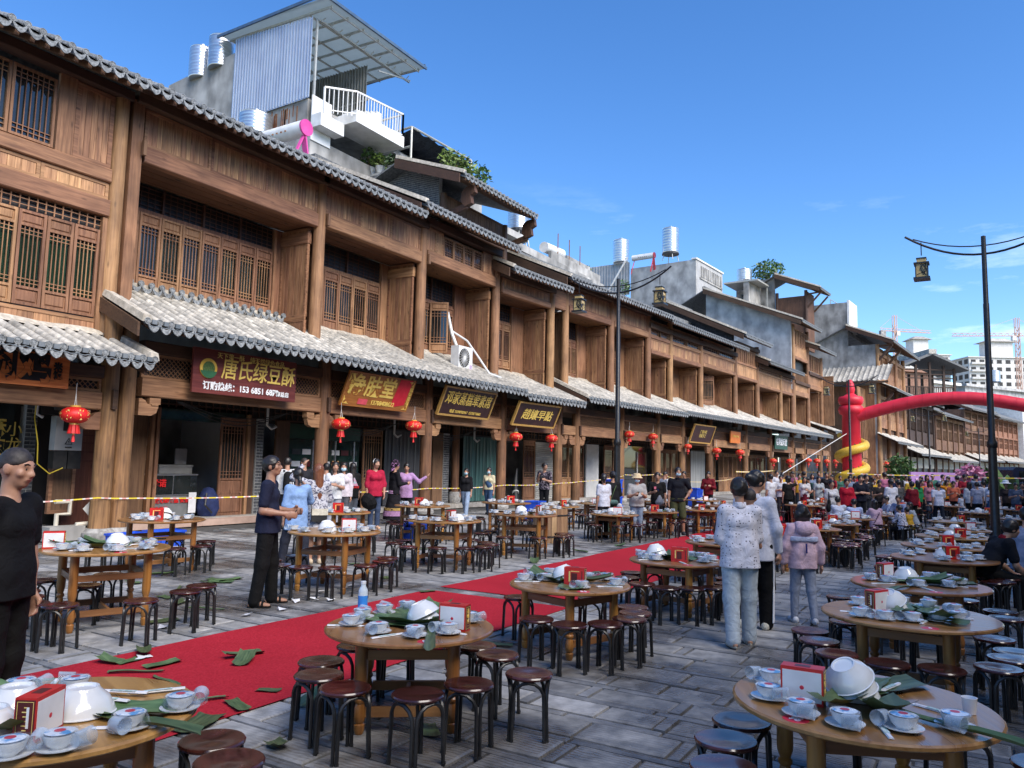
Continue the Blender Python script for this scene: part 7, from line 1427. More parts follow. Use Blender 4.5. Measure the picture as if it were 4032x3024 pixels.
for i, (x0, x1, z) in enumerate(((11.5, 15.0, 2.75), (16, 19.6, 2.7), (20.3, 24.2, 2.7), (25.0, 28.0, 2.75), (30.5, 33.5, 2.8))):
    y = 16.2 if i < 3 else 15.7-.087*(x0-24.5)+.5; mb = MB()
    for k in range(3): mb.tube([(x0+(x1-x0)*j/8, y+.05*k, z+.25-.3*math.sin(math.pi*j/8)*(1+.3*k)) for j in range(9)], .012, 5)
    tag(ob('slack_cable', mb.mesh('slack_cable', BLKP)), f'slack black cables under the {["first", "second", "third", "fourth", "fifth"][i]} shop ceiling from the left', 'cable')
for i, (x, y) in enumerate(((14.75, 16.9), (20.2, 16.9), (24.6, 16.6), (26.4, 16.6))): tag(ob('drain_elbow', MB().tube([(x, y, 3.3), (x, y, 2.62), (x+.12, y-.05, 2.52), (x+.28, y-.05, 2.60)], .035, 8).mesh('drain_elbow', PLASW, True)), f'white bent drain pipe under the porch, {["first", "second", "third", "fourth"][i]} from the left', 'pipe')
t = thing('black_roll', 'black rolled sheet leaning on brick pier', 'roll', F2(3.35, 1.3)); part('roll', MB().tube([(0, 0, .1), (.1, .1, .9), (.22, .1, 1.5)], [.14, .12, .04], 10), BLKP, t, True); part('tie', MB().tube([(0, 0, .5), (.02, .02, .53)], .15, 12), PLASW, t)
tag(ob('manhole_cover', MB().lathe([(.36, .0), (.36, .006), (.30, .007), (0, .007)], 28).mesh('manhole_cover', mk('cast_iron', (.06, .06, .062), (.12, .12, .12), ns=40, rough=.6, bump=.4)), None, (11.0, 1.35, .0)), 'round iron manhole cover by the girl in pink', 'manhole cover')
# ---------------------------------------------------------------- people: smooth skinned solids from blended limbs
def sdf_mesh(name, prims, res, mat, k=.022, cuts=(), fold=0.0, seed=0, ff=1.0):
    lo = np.full(3, 1e9); hi = np.full(3, -1e9)
    for p in prims:
        if p[0] == 'c':
            for q, r_ in ((p[1], p[3]), (p[2], p[4])): lo = np.minimum(lo, np.array(q)-r_); hi = np.maximum(hi, np.array(q)+r_)
        else: m_ = max(p[2]); lo = np.minimum(lo, np.array(p[1])-m_); hi = np.maximum(hi, np.array(p[1])+m_)
    lo -= 3*res; hi += 3*res; n = np.ceil((hi-lo)/res).astype(int)+1; ax = [lo[i]+res*np.arange(n[i]) for i in range(3)]; D = np.full(tuple(n), 1.0, dtype=np.float32)
    def dist(p, X, Y, Z):
        if p[0] == 'c':
            a = np.array(p[1]); b = np.array(p[2])-a; L2 = max(1e-9, float(b@b)); t = np.clip(((X-a[0])*b[0]+(Y-a[1])*b[1]+(Z-a[2])*b[2])/L2, 0, 1)
            fl = p[5] if len(p) > 5 else None; dx, dy, dz = X-a[0]-t*b[0], Y-a[1]-t*b[1], Z-a[2]-t*b[2]
            if fl is not None:      # flattened limb: squeeze along the unit vector fl[0] by fl[1]
                f = fl[0]; q = dx*f[0]+dy*f[1]+dz*f[2]; s = 1/fl[1]-1; dx, dy, dz = dx+f[0]*q*s, dy+f[1]*q*s, dz+f[2]*q*s
            return np.sqrt(dx*dx+dy*dy+dz*dz)-(p[3]+(p[4]-p[3])*t)
        c = p[1]; r_ = p[2]; dx, dy, dz = X-c[0], Y-c[1], Z-c[2]
        if len(p) > 3: M = p[3]; dx, dy, dz = M[0][0]*dx+M[1][0]*dy+M[2][0]*dz, M[0][1]*dx+M[1][1]*dy+M[2][1]*dz, M[0][2]*dx+M[1][2]*dy+M[2][2]*dz
        k0 = np.sqrt((dx/r_[0])**2+(dy/r_[1])**2+(dz/r_[2])**2)+1e-9; k1 = np.sqrt((dx/r_[0]**2)**2+(dy/r_[1]**2)**2+(dz/r_[2]**2)**2)+1e-9; return k0*(k0-1)/k1
    for p in prims:
        if p[0] == 'c': a = np.minimum(np.array(p[1])-p[3], np.array(p[2])-p[4]); b = np.maximum(np.array(p[1])+p[3], np.array(p[2])+p[4])
        else: m_ = max(p[2]); a = np.array(p[1])-m_; b = np.array(p[1])+m_
        pad = 2.5*res+k; i0 = np.maximum(0, np.floor((a-pad-lo)/res).astype(int)); i1 = np.minimum(n, np.ceil((b+pad-lo)/res).astype(int)+1)
        sl = tuple(slice(i0[i], i1[i]) for i in range(3)); X, Y, Z = ax[0][sl[0]][:, None, None], ax[1][sl[1]][None, :, None], ax[2][sl[2]][None, None, :]
        d = dist(p, X, Y, Z).astype(np.float32); o = D[sl]; kk = k; h = np.clip(.5+.5*(o-d)/kk, 0, 1); D[sl] = o*(1-h)+d*h-kk*h*(1-h)
    X, Y, Z = ax[0][:, None, None], ax[1][None, :, None], ax[2][None, None, :]
    if fold: X, Y, Z = X*ff, Y*ff, Z*ff; D = D+(fold*(np.sin(26*Z+14*X+3*np.sin(9*X+7*Z+seed)+seed)*(.5+.5*np.sin(8*Z-6*X+9*Y+seed))+.5*np.sin(38*Z-31*X+4*np.sin(6*Y+8*Z)+seed))).astype(np.float32); X, Y, Z = X/ff, Y/ff, Z/ff
    for c in cuts:
        if c[0] == 'plane': q, nn = c[1], c[2]; D = np.maximum(D, ((X-q[0])*nn[0]+(Y-q[1])*nn[1]+(Z-q[2])*nn[2]).astype(np.float32))
        else: D = np.maximum(D, -dist(c, X, Y, Z).astype(np.float32))
    S_ = D < 0; nx, ny, nz = S_.shape
    cnt = np.zeros((nx-1, ny-1, nz-1), np.int32)
    for i in (0, 1):
        for j in (0, 1):
            for l in (0, 1): cnt += S_[i:nx-1+i, j:ny-1+j, l:nz-1+l]
    act = (cnt > 0) & (cnt < 8); idx = np.full(act.shape, -1, np.int64); I = np.argwhere(act); idx[act] = np.arange(len(I))
    acc = np.zeros((len(I), 3)); num = np.zeros(len(I)); C8 = [(i, j, l) for i in (0, 1) for j in (0, 1) for l in (0, 1)]
    for a in C8:
        for axs in range(3):
            if a[axs]: continue
            b = list(a); b[axs] = 1; da = D[I[:, 0]+a[0], I[:, 1]+a[1], I[:, 2]+a[2]]; db = D[I[:, 0]+b[0], I[:, 1]+b[1], I[:, 2]+b[2]]; m_ = (da < 0) != (db < 0)
            t = np.where(m_, da/np.where(m_, da-db, 1), 0); q = np.array(a, float)[None, :].repeat(len(I), 0); q[:, axs] += t; acc += q*m_[:, None]; num += m_
    V = lo+res*(I+acc/np.maximum(num, 1)[:, None]); F = []
    for axs in range(3):
        A = np.moveaxis(S_, axs, 0); e = A[:-1] != A[1:]; W = np.moveaxis(idx, axs, 0); E = np.argwhere(e[:, 1:-1, 1:-1]); x, y, z = E[:, 0], E[:, 1]+1, E[:, 2]+1
        q = np.stack([W[x, y-1, z-1], W[x, y, z-1], W[x, y, z], W[x, y-1, z]], 1); inside = A[x, y, z]; flip = (~inside) if axs != 1 else inside
        q[flip] = q[flip][:, ::-1]; F.append(q)
    F = np.concatenate(F); F = F[(F >= 0).all(1)]
    me = bpy.data.meshes.new(name); me.vertices.add(len(V)); me.vertices.foreach_set('co', V.astype(np.float32).ravel()); me.loops.add(len(F)*4); me.loops.foreach_set('vertex_index', F.astype(np.int32).ravel())
    me.polygons.add(len(F)); me.polygons.foreach_set('loop_start', np.arange(len(F), dtype=np.int32)*4); me.polygons.foreach_set('loop_total', np.full(len(F), 4, np.int32)); me.polygons.foreach_set('use_smooth', np.ones(len(F), bool)); me.materials.append(mat); me.update(calc_edges=True); me.validate(); return me
SKIN = mk('skin', (.36, .185, .118), (.43, .235, .155), ns=14, rough=.5, rand=.10)
HAIR = mk('black_hair', (.006, .005, .005), (.018, .014, .013), sc=(12, 12, 1), ns=7, rough=.42, rand=.2); HAIRB = mk('red_brown_hair', (.10, .028, .012), (.22, .085, .04), sc=(20, 20, 1), ns=6, rough=.4); HAIRG = mk('shaved_hair', (.018, .014, .013), (.04, .032, .03), ns=50, rough=.6)
LIPS = mk('dark_features', (.012, .009, .009), rough=.3, rand=0); LIPR = mk('lips', (.28, .085, .07), rough=.45, rand=0); MASKM = mk('blue_face_mask', (.36, .58, .70), (.46, .66, .76), ns=9, rough=.7); GLS = mk('spectacle_frame', (.01, .01, .01), rough=.25, rand=0)
def cloth(hx, pat=None):
    key = 'cloth_'+hx.strip('#')+(pat or '')
    if key in MATS: return MATS[key]
    c = srgb(hx); c = tuple(min(.78, max(.006, v)) for v in c); m = mk(key, tuple(v*.84 for v in c), tuple(min(.8, v*1.1) for v in c), ns=10, det=4, rough=.85, rand=.04, bump=.55, dist=1.6, spec=.2)
    if pat:
        t = m.node_tree; N = t.nodes; l = t.links.new; b = N['Principled BSDF']; tc = [n for n in N if n.type == 'TEX_COORD'][0]; base = b.inputs['Base Color'].links[0].from_socket; mx = N.new('ShaderNodeMix'); mx.data_type = 'RGBA'; l(base, mx.inputs[6])
        if pat[0] == 'd':        # small dark dots
            v = N.new('ShaderNodeTexVoronoi'); v.inputs['Scale'].default_value = 30; v.inputs['Randomness'].default_value = .55; l(tc.outputs['Object'], v.inputs['Vector']); r_ = N.new('ShaderNodeMath'); r_.operation = 'LESS_THAN'; r_.inputs[1].default_value = .21; l(v.outputs['Distance'], r_.inputs[0]); l(r_.outputs[0], mx.inputs[0]); mx.inputs[7].default_value = (.012, .012, .03, 1)
        elif pat[0] == 's':      # horizontal stripes
            w = N.new('ShaderNodeTexWave'); w.bands_direction = 'Z'; w.inputs['Scale'].default_value = 13; l(tc.outputs['Object'], w.inputs['Vector']); r_ = N.new('ShaderNodeMath'); r_.operation = 'GREATER_THAN'; r_.inputs[1].default_value = .55; l(w.outputs['Fac'], r_.inputs[0]); l(r_.outputs[0], mx.inputs[0]); mx.inputs[7].default_value = (*srgb('202024'), 1) if len(pat) < 2 else (*srgb(pat[1:]), 1)
        else:                    # scattered print
            n = N.new('ShaderNodeTexNoise'); n.inputs['Scale'].default_value = 17; n.inputs['Detail'].default_value = 3; n.inputs['Distortion'].default_value = 1.2; l(tc.outputs['Object'], n.inputs['Vector']); r_ = N.new('ShaderNodeMapRange'); r_.inputs[1].default_value = .53; r_.inputs[2].default_value = .57; l(n.outputs['Fac'], r_.inputs[0]); l(r_.outputs[0], mx.inputs[0]); mx.inputs[7].default_value = (*srgb(pat[1:] if len(pat) > 1 else '3c3c50'), 1)
        l(mx.outputs[2], b.inputs['Base Color'])
    return m
def rotm(yaw, pitch=0): return Matrix.Rotation(R(yaw), 3, 'Z') @ Matrix.Rotation(R(pitch), 3, 'X')
DEF = dict(sex='m', armL=((-.12, .02, -1), (-.04, .14, -1)), armR=((.12, .02, -1), (.04, .14, -1)), legL=(2, -2, 0), legR=(2, -2, 0), lean=0, hy=0, hp=0, hair='short', hm=None, top='#888888', pat=None, sleeve='short', hem=-.06, bot='#222226', botw=1.0, legs='trousers', shoe='#1a1a1c', mask=False, seat=None, res=.014, fat=1.0, glasses=False, sandal=False, bpat=None, fold=.0013, fingers=None, extra=None, coll=False)
def person_meshes(sp):
    """all meshes of one figure standing at the origin, facing +y, height 1.70 before scaling"""
    g = dict(DEF); g.update(sp); V = Vector; res = g['res']; f = g['sex'] == 'f'; W_ = g['fat']; out = []
    sh = (.160 if f else .186); hw = .085
    legs = {}
    for s, key in ((-1, 'legL'), (1, 'legR')):
        a, b, spl = g[key]; th = V((s*math.sin(R(spl)), math.sin(R(a)), -math.cos(R(a)))).normalized()*.415; shn = V((s*math.sin(R(spl))*.6, math.sin(R(b)), -math.cos(R(b)))).normalized()*.405; legs[s] = (th, shn)
    hz = g['seat'] if g['seat'] else max(-(t.z+q.z) for t, q in legs.values())+.075
    hip = V((0, 0, hz)); up = V((0, math.sin(R(g['lean'])), math.cos(R(g['lean'])))); fw = V((0, math.cos(R(g['lean'])), -math.sin(R(g['lean']))))
    P = lambda x, y, z: hip+V((x, 0, 0))+fw*y+up*z
    hr = rotm(g['hy'], g['hp']); nb = P(0, -.005, .53); hc = P(0, .01, .655)+hr @ V((0, .012, .045)); H = lambda x, y, z: hc+hr @ V((x, y, z))
    # --- body
    T = [('c', P(-.06, 0, .02), P(.06, 0, .02), .100*W_, .100*W_), ('c', P(-.035, .0, .08), P(-.03, .0, .24), .092*W_, .095*W_), ('c', P(.035, .0, .08), P(.03, .0, .24), .092*W_, .095*W_), ('c', P(-.05, 0, .36), P(.05, 0, .36), .098*W_, .098*W_), ('c', P(-sh*.72, -.005, .47), P(sh*.72, -.005, .47), .062, .062)]
    if f: T += [('e', P(-.07, .085, .36), (.06, .055, .06)), ('e', P(.07, .085, .36), (.06, .055, .06))]
    if W_ > 1.13 and not f: T += [('e', P(0, .05, .14), (.15*W_, .12*W_, .14))]
    B = [(p[0], *[q*1.0 if isinstance(q, (int, float)) else q for q in p[1:]]) for p in T]
    hs_ = 1.0
    B += [('c', nb-up*.03, H(0, -.02, -.06), .058 if not f else .048, .050 if not f else .043), ('e', H(0, -.012, .022), (.076, .094, .094), hr), ('e', H(0, .018, -.035), (.058, .068, .080), hr), ('e', H(0, .050, -.085), (.030, .028, .024), hr),
          ('c', H(0, .084, .012), H(0, .103, -.026), .010, .014), ('c', H(-.012, .092, -.030), H(.012, .092, -.030), .008, .008), ('c', H(-.03, .074, .026), H(.03, .074, .026), .012, .012), ('c', H(-.016, .084, -.058), H(.016, .084, -.058), .008, .008)]
    for s in (-1, 1): B += [('e', H(s*.077, -.008, -.004), (.012, .022, .034), hr), ('e', H(s*.042, .058, -.022), (.024, .02, .02), hr)]
    hands = {}
    fing = g['fingers'] if g['fingers'] is not None else res <= .011
    sl = []
    for s, key in ((-1, 'armL'), (1, 'armR')):
        ua, fa = g[key]; A = P(s*sh, -.005, .475); u = (V((ua[0], 0, 0))+fw*ua[1]+up*ua[2]).normalized(); v = (V((fa[0], 0, 0))+fw*fa[1]+up*fa[2]).normalized(); E_ = A+u*.285; Wr = E_+v*.245; hd = v; tn = g.get('hand'+key[-1])
        B += [('c', A, E_, .050*W_**.5, .040), ('c', E_, E_+v*.09, .040, .041), ('c', E_+v*.08, Wr, .040, .026)]
        side = hd.cross(V((s, 0, 0))); side = side.normalized() if side.length > .1 else V((0, 1, 0)); nrm = hd.cross(side).normalized(); flat = (nrm, .52)
        B.append(('c', Wr+hd*.02, Wr+hd*.075, .034, .042, flat)); kn = Wr+hd*.095; inw = V((-s, 0, 0)); inw = (inw-hd*inw.dot(hd)); inw = inw.normalized() if inw.length > .1 else nrm; curl = g.get('curl', .45)
        if fing:
            for j, (o, L_) in enumerate(((-.030, .066), (-.010, .076), (.011, .070), (.030, .054))): q0 = kn+side*(-o); q1 = q0+(hd*math.cos(curl)+inw*math.sin(curl))*L_*.5; q2 = q1+(hd*math.cos(curl*2.6)+inw*math.sin(curl*2.6))*L_*.5; B += [('c', q0-hd*.02, q1, .0098, .0092), ('c', q1, q2, .0092, .0075)]
            t0 = Wr+hd*.03+side*.030; t1 = t0+(hd*.62+side*.62+inw*.35).normalized()*.042; B += [('c', t0, t1, .013, .011), ('c', t1, t1+(hd*.85+inw*.5).normalized()*.03, .011, .009)]
        else:
            for j, o in enumerate((-.026, -.009, .009, .026)): q0 = kn-side*o; q1 = q0+(hd*math.cos(curl)+inw*math.sin(curl))*.05; B.append(('c', q0-hd*.02, q1, .0115, .0095))
            t0 = Wr+hd*.03+side*.032; B.append(('c', t0, t0+(hd*.7+side*.5+inw*.3).normalized()*.05, .0125, .010))
        hands[s] = (Wr, hd, side, inw); e = .014 if g['sleeve'] != 'tight' else .008
        if g['sleeve'] in ('short', 'tight'): sl.append(('c', A-u*.01, A+u*.20, .064*W_**.5, .062*W_**.5))
        elif g['sleeve'] == 'elbow': sl += [('c', A, E_, .066*W_**.5, .060), ('c', E_, E_+v*.06, .058, .054)]
        elif g['sleeve'] == 'long': sl += [('c', A, E_, .064*W_**.5, .056), ('c', E_, Wr-v*.005, .056, .042)]
        elif g['sleeve'] == 'puff': sl += [('c', A, E_, .070*W_**.5, .072), ('c', E_, Wr-v*.03, .070, .058)]
        else: sl.append(('c', A+u*.01, A+u*.03, .055, .05))
    F = {}; tr = []
    for s in (-1, 1):
        th, shn = legs[s]; h0 = hip+V((s*hw, 0, 0)); kn = h0+th; an = kn+shn; F[s] = an
        B += [('c', h0, kn, .086*W_**.5, .056), ('c', kn, kn+shn*.35, .055, .055), ('c', kn+shn*.3, an, .055, .036)]
        ft = V((s*.12, 1, 0)).normalized(); lift = an.z-.075; toe = an+ft*.13-V((0, 0, .048)); toe.z -= max(0, lift)*.35; hl = an-ft*.045-V((0, 0, .045)); B += [('c', an, hl, .036, .032), ('c', an-V((0, 0, .03)), toe, .034, .026)]
        if fing or g['sandal']:
            for j in range(5): o = ft.cross(V((0, 0, 1)))*(.026-.013*j)*1.0; B.append(('c', toe+o-ft*.02, toe+o+ft*(.042-.004*abs(j-1)*1.0), .011, .009))
        w = g['botw']
        tr += [('c', h0+V((0, 0, .0)), kn, .096*W_**.5*(.5+.5*w), .068*w), ('c', kn, an+V((0, 0, -.015 if g['legs'] == 'trousers' else .0)), .067*w, .060*w if g['legs'] != 'tight' else .053)]
    out.append(('person', sdf_mesh('person', B, res, SKIN, .020 if res < .012 else .024)))
    # --- trousers, skirt
    wz = .12
    if g['legs'] in ('trousers', 'tight'):
        pr = tr+[('c', P(-.058, 0, .03), P(.058, 0, .03), .112*W_, .112*W_), ('c', P(-.04, 0, .06), P(-.04, 0, .12), .108*W_, .102*W_), ('c', P(.04, 0, .06), P(.04, 0, .12), .108*W_, .102*W_)]
        out.append(('trousers', sdf_mesh('trousers', pr, res, cloth(g['bot'], g['bpat']), .04, fold=g['fold'] if g['legs'] != 'tight' else 0, seed=2)))
    elif g['legs'] == 'shorts':
        pr = [('c', P(-.06, 0, .03), P(.06, 0, .03), .126*W_, .126*W_)]
        for s in (-1, 1): th, shn = legs[s]; h0 = hip+V((s*hw, 0, 0)); pr.append(('c', h0, h0+th*1.02, .105, .10))
        out.append(('shorts', sdf_mesh('shorts', pr, res, cloth(g['bot'], g['bpat']), .02, fold=g['fold'])))
    elif g['legs'] == 'skirt':
        hz_ = g.get('skirt', .45); pr = [('c', P(0, 0, .12), V((0, 0, hz_-.02)), .125*W_, g.get('flare', .22))]
        out.append(('skirt', sdf_mesh('skirt', pr+[('c', P(-.05, 0, .05), P(.05, 0, .05), .125, .125)], res, cloth(g['bot'], g['bpat']), .03, [('plane', (0, 0, hz_), (0, 0, -1))], fold=.006)))
    # --- top
    e = .016
    e = .012; pt = [('c', P(-.058, 0, .10), P(.058, 0, .10), .108*W_+e*.5, .108*W_+e*.5), ('c', P(-.052, 0, .36), P(.052, 0, .36), .101*W_+e, .101*W_+e), ('c', P(-sh*.80, -.005, .468), P(sh*.80, -.005, .468), .070, .070), *[('c', P(s*.056, 0, .22), P(s*.060, 0, g['hem']), .098*W_+e, .118*W_+e+.010*(g['botw'] > 1.1)) for s in (-1, 1)]]
    if f: pt += [('e', P(-.07, .09, .36), (.074, .064, .07)), ('e', P(.07, .09, .36), (.074, .064, .07))]
    if W_ > 1.13 and not f: pt += [('e', P(0, .05, .14), (.17*W_, .135*W_, .15))]
    cuts = [('plane', P(0, 0, g['hem']), -up), ('c', nb+up*.040, nb+up*.12, .062 if not f else .070, .08)]
    if not g['coll']: cuts.append(('e', P(0, .080, .535), (.05, .045, .045)))
    out.append(('shirt', sdf_mesh('shirt', pt+sl, res, cloth(g['top'], g['pat']), .045, cuts, fold=g['fold'])))
    if g['coll']: out.append(('collar', sdf_mesh('collar', [('c', nb+up*.0, nb+up*.035, .072, .066)], min(res, .012), cloth(g['collc'] if 'collc' in g else g['top']), .01, [('c', nb-up*.05, nb+up*.12, .060, .056), ('plane', nb+up*.045, up), ('plane', nb-up*.03, -up)])))
    # --- hair
    hm = g['hm'] or HAIR; hk = g['hair']; r2 = min(res, .012)
    inf = .013 if hk not in ('crop', 'shave') else .005
    hp_ = [('e', H(0, -.016, .028), (.078+inf, .094+inf, .094+inf), hr)]; hcut = [('e', H(0, .105, -.035 if hk != 'fringe' else -.055), (.088, .085, .092), hr), ('plane', H(0, 0, -.075 if hk not in ('crop', 'shave') else .012), hr @ V((0, .35, -1)))]
    if hk == 'long': hp_ += [('c', H(0, -.06, 0), H(0, -.075, -.30), .085, .075, (hr @ V((0, 1, 0)), .55)), ('c', H(-.075, -.02, -.02), H(-.07, .0, -.18), .028, .03), ('c', H(.075, -.02, -.02), H(.07, .0, -.18), .028, .03)]; hcut = hcut[:1]
    if hk == 'verylong': hp_ += [('c', H(0, -.07, 0), H(.02, -.105, -.52), .085, .05, (hr @ V((0, 1, 0)), .55))]; hcut = hcut[:1]
    if hk == 'bob': hp_ += [('c', H(-.05, -.04, -.03), H(.05, -.04, -.03), .075, .075), ('c', H(-.06, -.03, -.10), H(.06, -.03, -.10), .05, .05)]; hcut = hcut[:1]
    if hk == 'tail': hp_ += [('c', H(0, -.10, .03), H(0, -.145, -.02), .028, .035), ('c', H(0, -.145, -.02), H(0, -.13, -.22), .034, .014)]
    if hk == 'lowtail': hp_ += [('c', H(0, -.09, -.04), H(.01, -.125, -.12), .035, .036), ('c', H(.01, -.125, -.12), H(.0, -.10, -.36), .038, .018)]
    if hk == 'bun': hp_ += [('e', H(0, -.115, .02), (.045, .04, .045), hr)]
    if hk == 'big': hp_ = [('e', H(0, -.02, .03), (.105, .12, .115), hr), ('c', H(-.05, -.05, -.06), H(.05, -.05, -.06), .06, .06)]; hcut = [('e', H(0, .12, -.045), (.085, .085, .10), hr)]
    if hk != 'none': out.append(('hair', sdf_mesh('hair', hp_, r2, hm, .015, hcut, fold=.0035 if hk not in ('crop', 'shave') else .0012, seed=5, ff=3.2)))
    # --- shoes
    for s in (-1, 1):
        an = F[s]; ft = V((s*.12, 1, 0)).normalized(); lift = max(0, an.z-.075)
        toe = an+ft*.15-V((0, 0, .045+lift*.35)); hl = an-ft*.045-V((0, 0, .045))
        if g['sandal']:
            mb = MB(); n = 14; Q = []
            sd = ft.cross(V((0, 0, 1)))
            for i in range(n): a = 2*math.pi*i/n; Q.append(an+ft*(.055+.135*math.cos(a))+sd*(.045+.008*math.cos(a))*math.sin(a))
            vs = [(q.x, q.y, an.z-.074+(.0) ) for q in Q]+[(q.x, q.y, an.z-.055) for q in Q]; mb.add(vs, [tuple(range(n-1, -1, -1)), tuple(range(n, 2*n))]+[(i, (i+1) % n, n+(i+1) % n, n+i) for i in range(n)])
            for o in (.06, .10): c = an+ft*o; mb.tube([tuple(c+sd*.046+V((0, 0, -.055))), tuple(c+sd*.03+V((0, 0, -.012))), tuple(c-sd*.03+V((0, 0, -.012))), tuple(c-sd*.046+V((0, 0, -.055)))], .012, 6)
            out.append(('sandal', mb.mesh('sandal', cloth(g['shoe']), True)))
        else: out.append(('shoe', sdf_mesh('shoe', [('c', hl, toe, .042, .038), ('c', hl+V((0, 0, .02)), an+ft*.04-V((0, 0, .02)), .043, .040)], max(.011, res*.8), cloth(g['shoe']), .015, [('plane', (an.x, an.y, an.z-.074), (0, 0, -1))])))
    # --- face
    if not g.get('noface'):
        mb = MB()
        for s in (-1, 1):
            c = H(s*.031, .0755, .006); M3 = hr.to_4x4(); mb.lathe([(0, -.005), (.011, -.002), (.012, 0), (.011, .002), (0, .005)], 8, c=tuple(c), M=M3 @ Matrix.Rotation(R(90), 4, 'Y') @ Matrix.Scale(.8, 4)); mb.tube([tuple(H(s*.016, .088, .030)), tuple(H(s*.034, .086, .037)), tuple(H(s*.050, .076, .032))], .0042, 5)
        out.append(('eyes', mb.mesh('eyes', LIPS, True))); out.append(('mouth', MB().tube([tuple(H(-.022, .086, -.056)), tuple(H(0, .094, -.057)), tuple(H(.022, .086, -.056))], .0052, 6).mesh('mouth', LIPR, True)))
        if g['mask']: out.append(('face_mask', sdf_mesh('face_mask', [('e', H(0, .035, -.050), (.070, .074, .062), hr)], r2, MASKM, .01, [('plane', H(0, .035, 0), hr @ V((0, -1, 0))), ('plane', H(0, 0, -.004), hr @ V((0, 0, 1)))])))
        if g['glasses']:
            mb = MB()
            for s in (-1, 1): mb.tube([tuple(H(s*.036+.026*math.cos(a), .098, .004+.019*math.sin(a))) for a in [i*math.pi/6 for i in range(13)]], .0022, 5); mb.tube([tuple(H(s*.062, .096, .012)), tuple(H(s*.082, .01, .012))], .0022, 5)
            mb.tube([tuple(H(-.01, .1, .006)), tuple(H(.01, .1, .006))], .0022, 5); out.append(('glasses', mb.mesh('glasses', GLS, True)))
    info = dict(P=P, H=H, hands=hands, hip=hip, hz=hz, nb=nb, up=up, fw=fw, top=H(0, 0, .125).z)
    if g['extra']:
        for nm, me in g['extra'](info): out.append((nm, me))
    return out, info
def figure(label, x, y, head, h, meshes, info, mats=None, grp=None, z=0):
    """links one person: the body is the thing, clothes and hair are its children"""
    s = h/1.70 if info['hz'] > .7 else h/(1.70-.90+info['hz']); o = ob('person', meshes[0][1], None, (x, y, z), R(head-90)); o.scale = (s, s, s); tag(o, label, 'person', grp)
    for nm, me in meshes[1:]:
        c = ob(nm, me, o)
        if mats and nm in mats and mats[nm] is not None: c.material_slots[0].link = 'OBJECT'; c.material_slots[0].material = mats[nm]
    return o
def one(label, x, y, head, h, z=0, **sp):
    m, i = person_meshes(sp); o = figure(label, x, y, head, h, m, i, z=z); return o, i
def at(px, dep, top=None):
    l = (px-2016)/3028*dep; return (_g.x*dep+_r.x*l, _g.y*dep+_r.y*l)
def hgt(px, top, dep): return 1.70-(top-(1827+.022*(px-2016)))/3028*dep
DOWN_L = ((-.13, .0, -1), (-.05, .16, -1)); DOWN_R = ((.13, .0, -1), (.05, .16, -1)); PHONE_L = ((-.18, .12, -1), (.45, .85, .25)); PHONE_R = ((.18, .12, -1), (-.45, .85, .25)); CROSS_L = ((-.25, .2, -1), (.95, .45, .12)); CROSS_R = ((.25, .2, -1), (-.95, .45, .10))
# world headings: away along the street 0, into the picture 31, picture right -59, towards the shops 90, towards the camera 211
def phone(info):
    Wr, hd, sd, inw = info['hands'][1]; c = Wr+hd*.10+inw*.03; mb = MB(); u = hd*.5+V3(0, 0, .8); u.normalize(); s = Vector((1, 0, 0)); n = u.cross(s).normalized(); mb.hexa([c+s*a+u*b+n*d for d in (-.004, .004) for a, b in ((-.036, -.07), (.036, -.07), (.036, .07), (-.036, .07))]); return [('phone', mb.mesh('phone', BLKP))]
def V3(*a): return Vector(a)
one('man in black tee and black trousers with cropped hair at left edge', 2.44, 5.0, -62, 1.715, res=.0085, top='#131316', bot='#0e0e10', hair='crop', hm=HAIRG, hp=-6, fat=1.07, armR=((.10, .02, -1), (.02, .12, -1)), armL=((-.10, .02, -1), (-.02, .12, -1)), shoe='#101012', botw=1.1, fold=.0016)
one('man in navy tee, glasses and sandals holding a phone', 6.38, 7.2, -50, 1.72, res=.0095, top='#1f2338', bot='#111113', glasses=True, hp=8, hy=-8, armR=((.14, -.12, -1), (-.12, .95, -.12)), armL=((-.14, .0, -1), (.2, .95, -.05)), legL=(6, 2, 5), legR=(-4, -8, 5), sandal=True, shoe='#141416', botw=1.15, extra=phone, hair='short', coll=False)
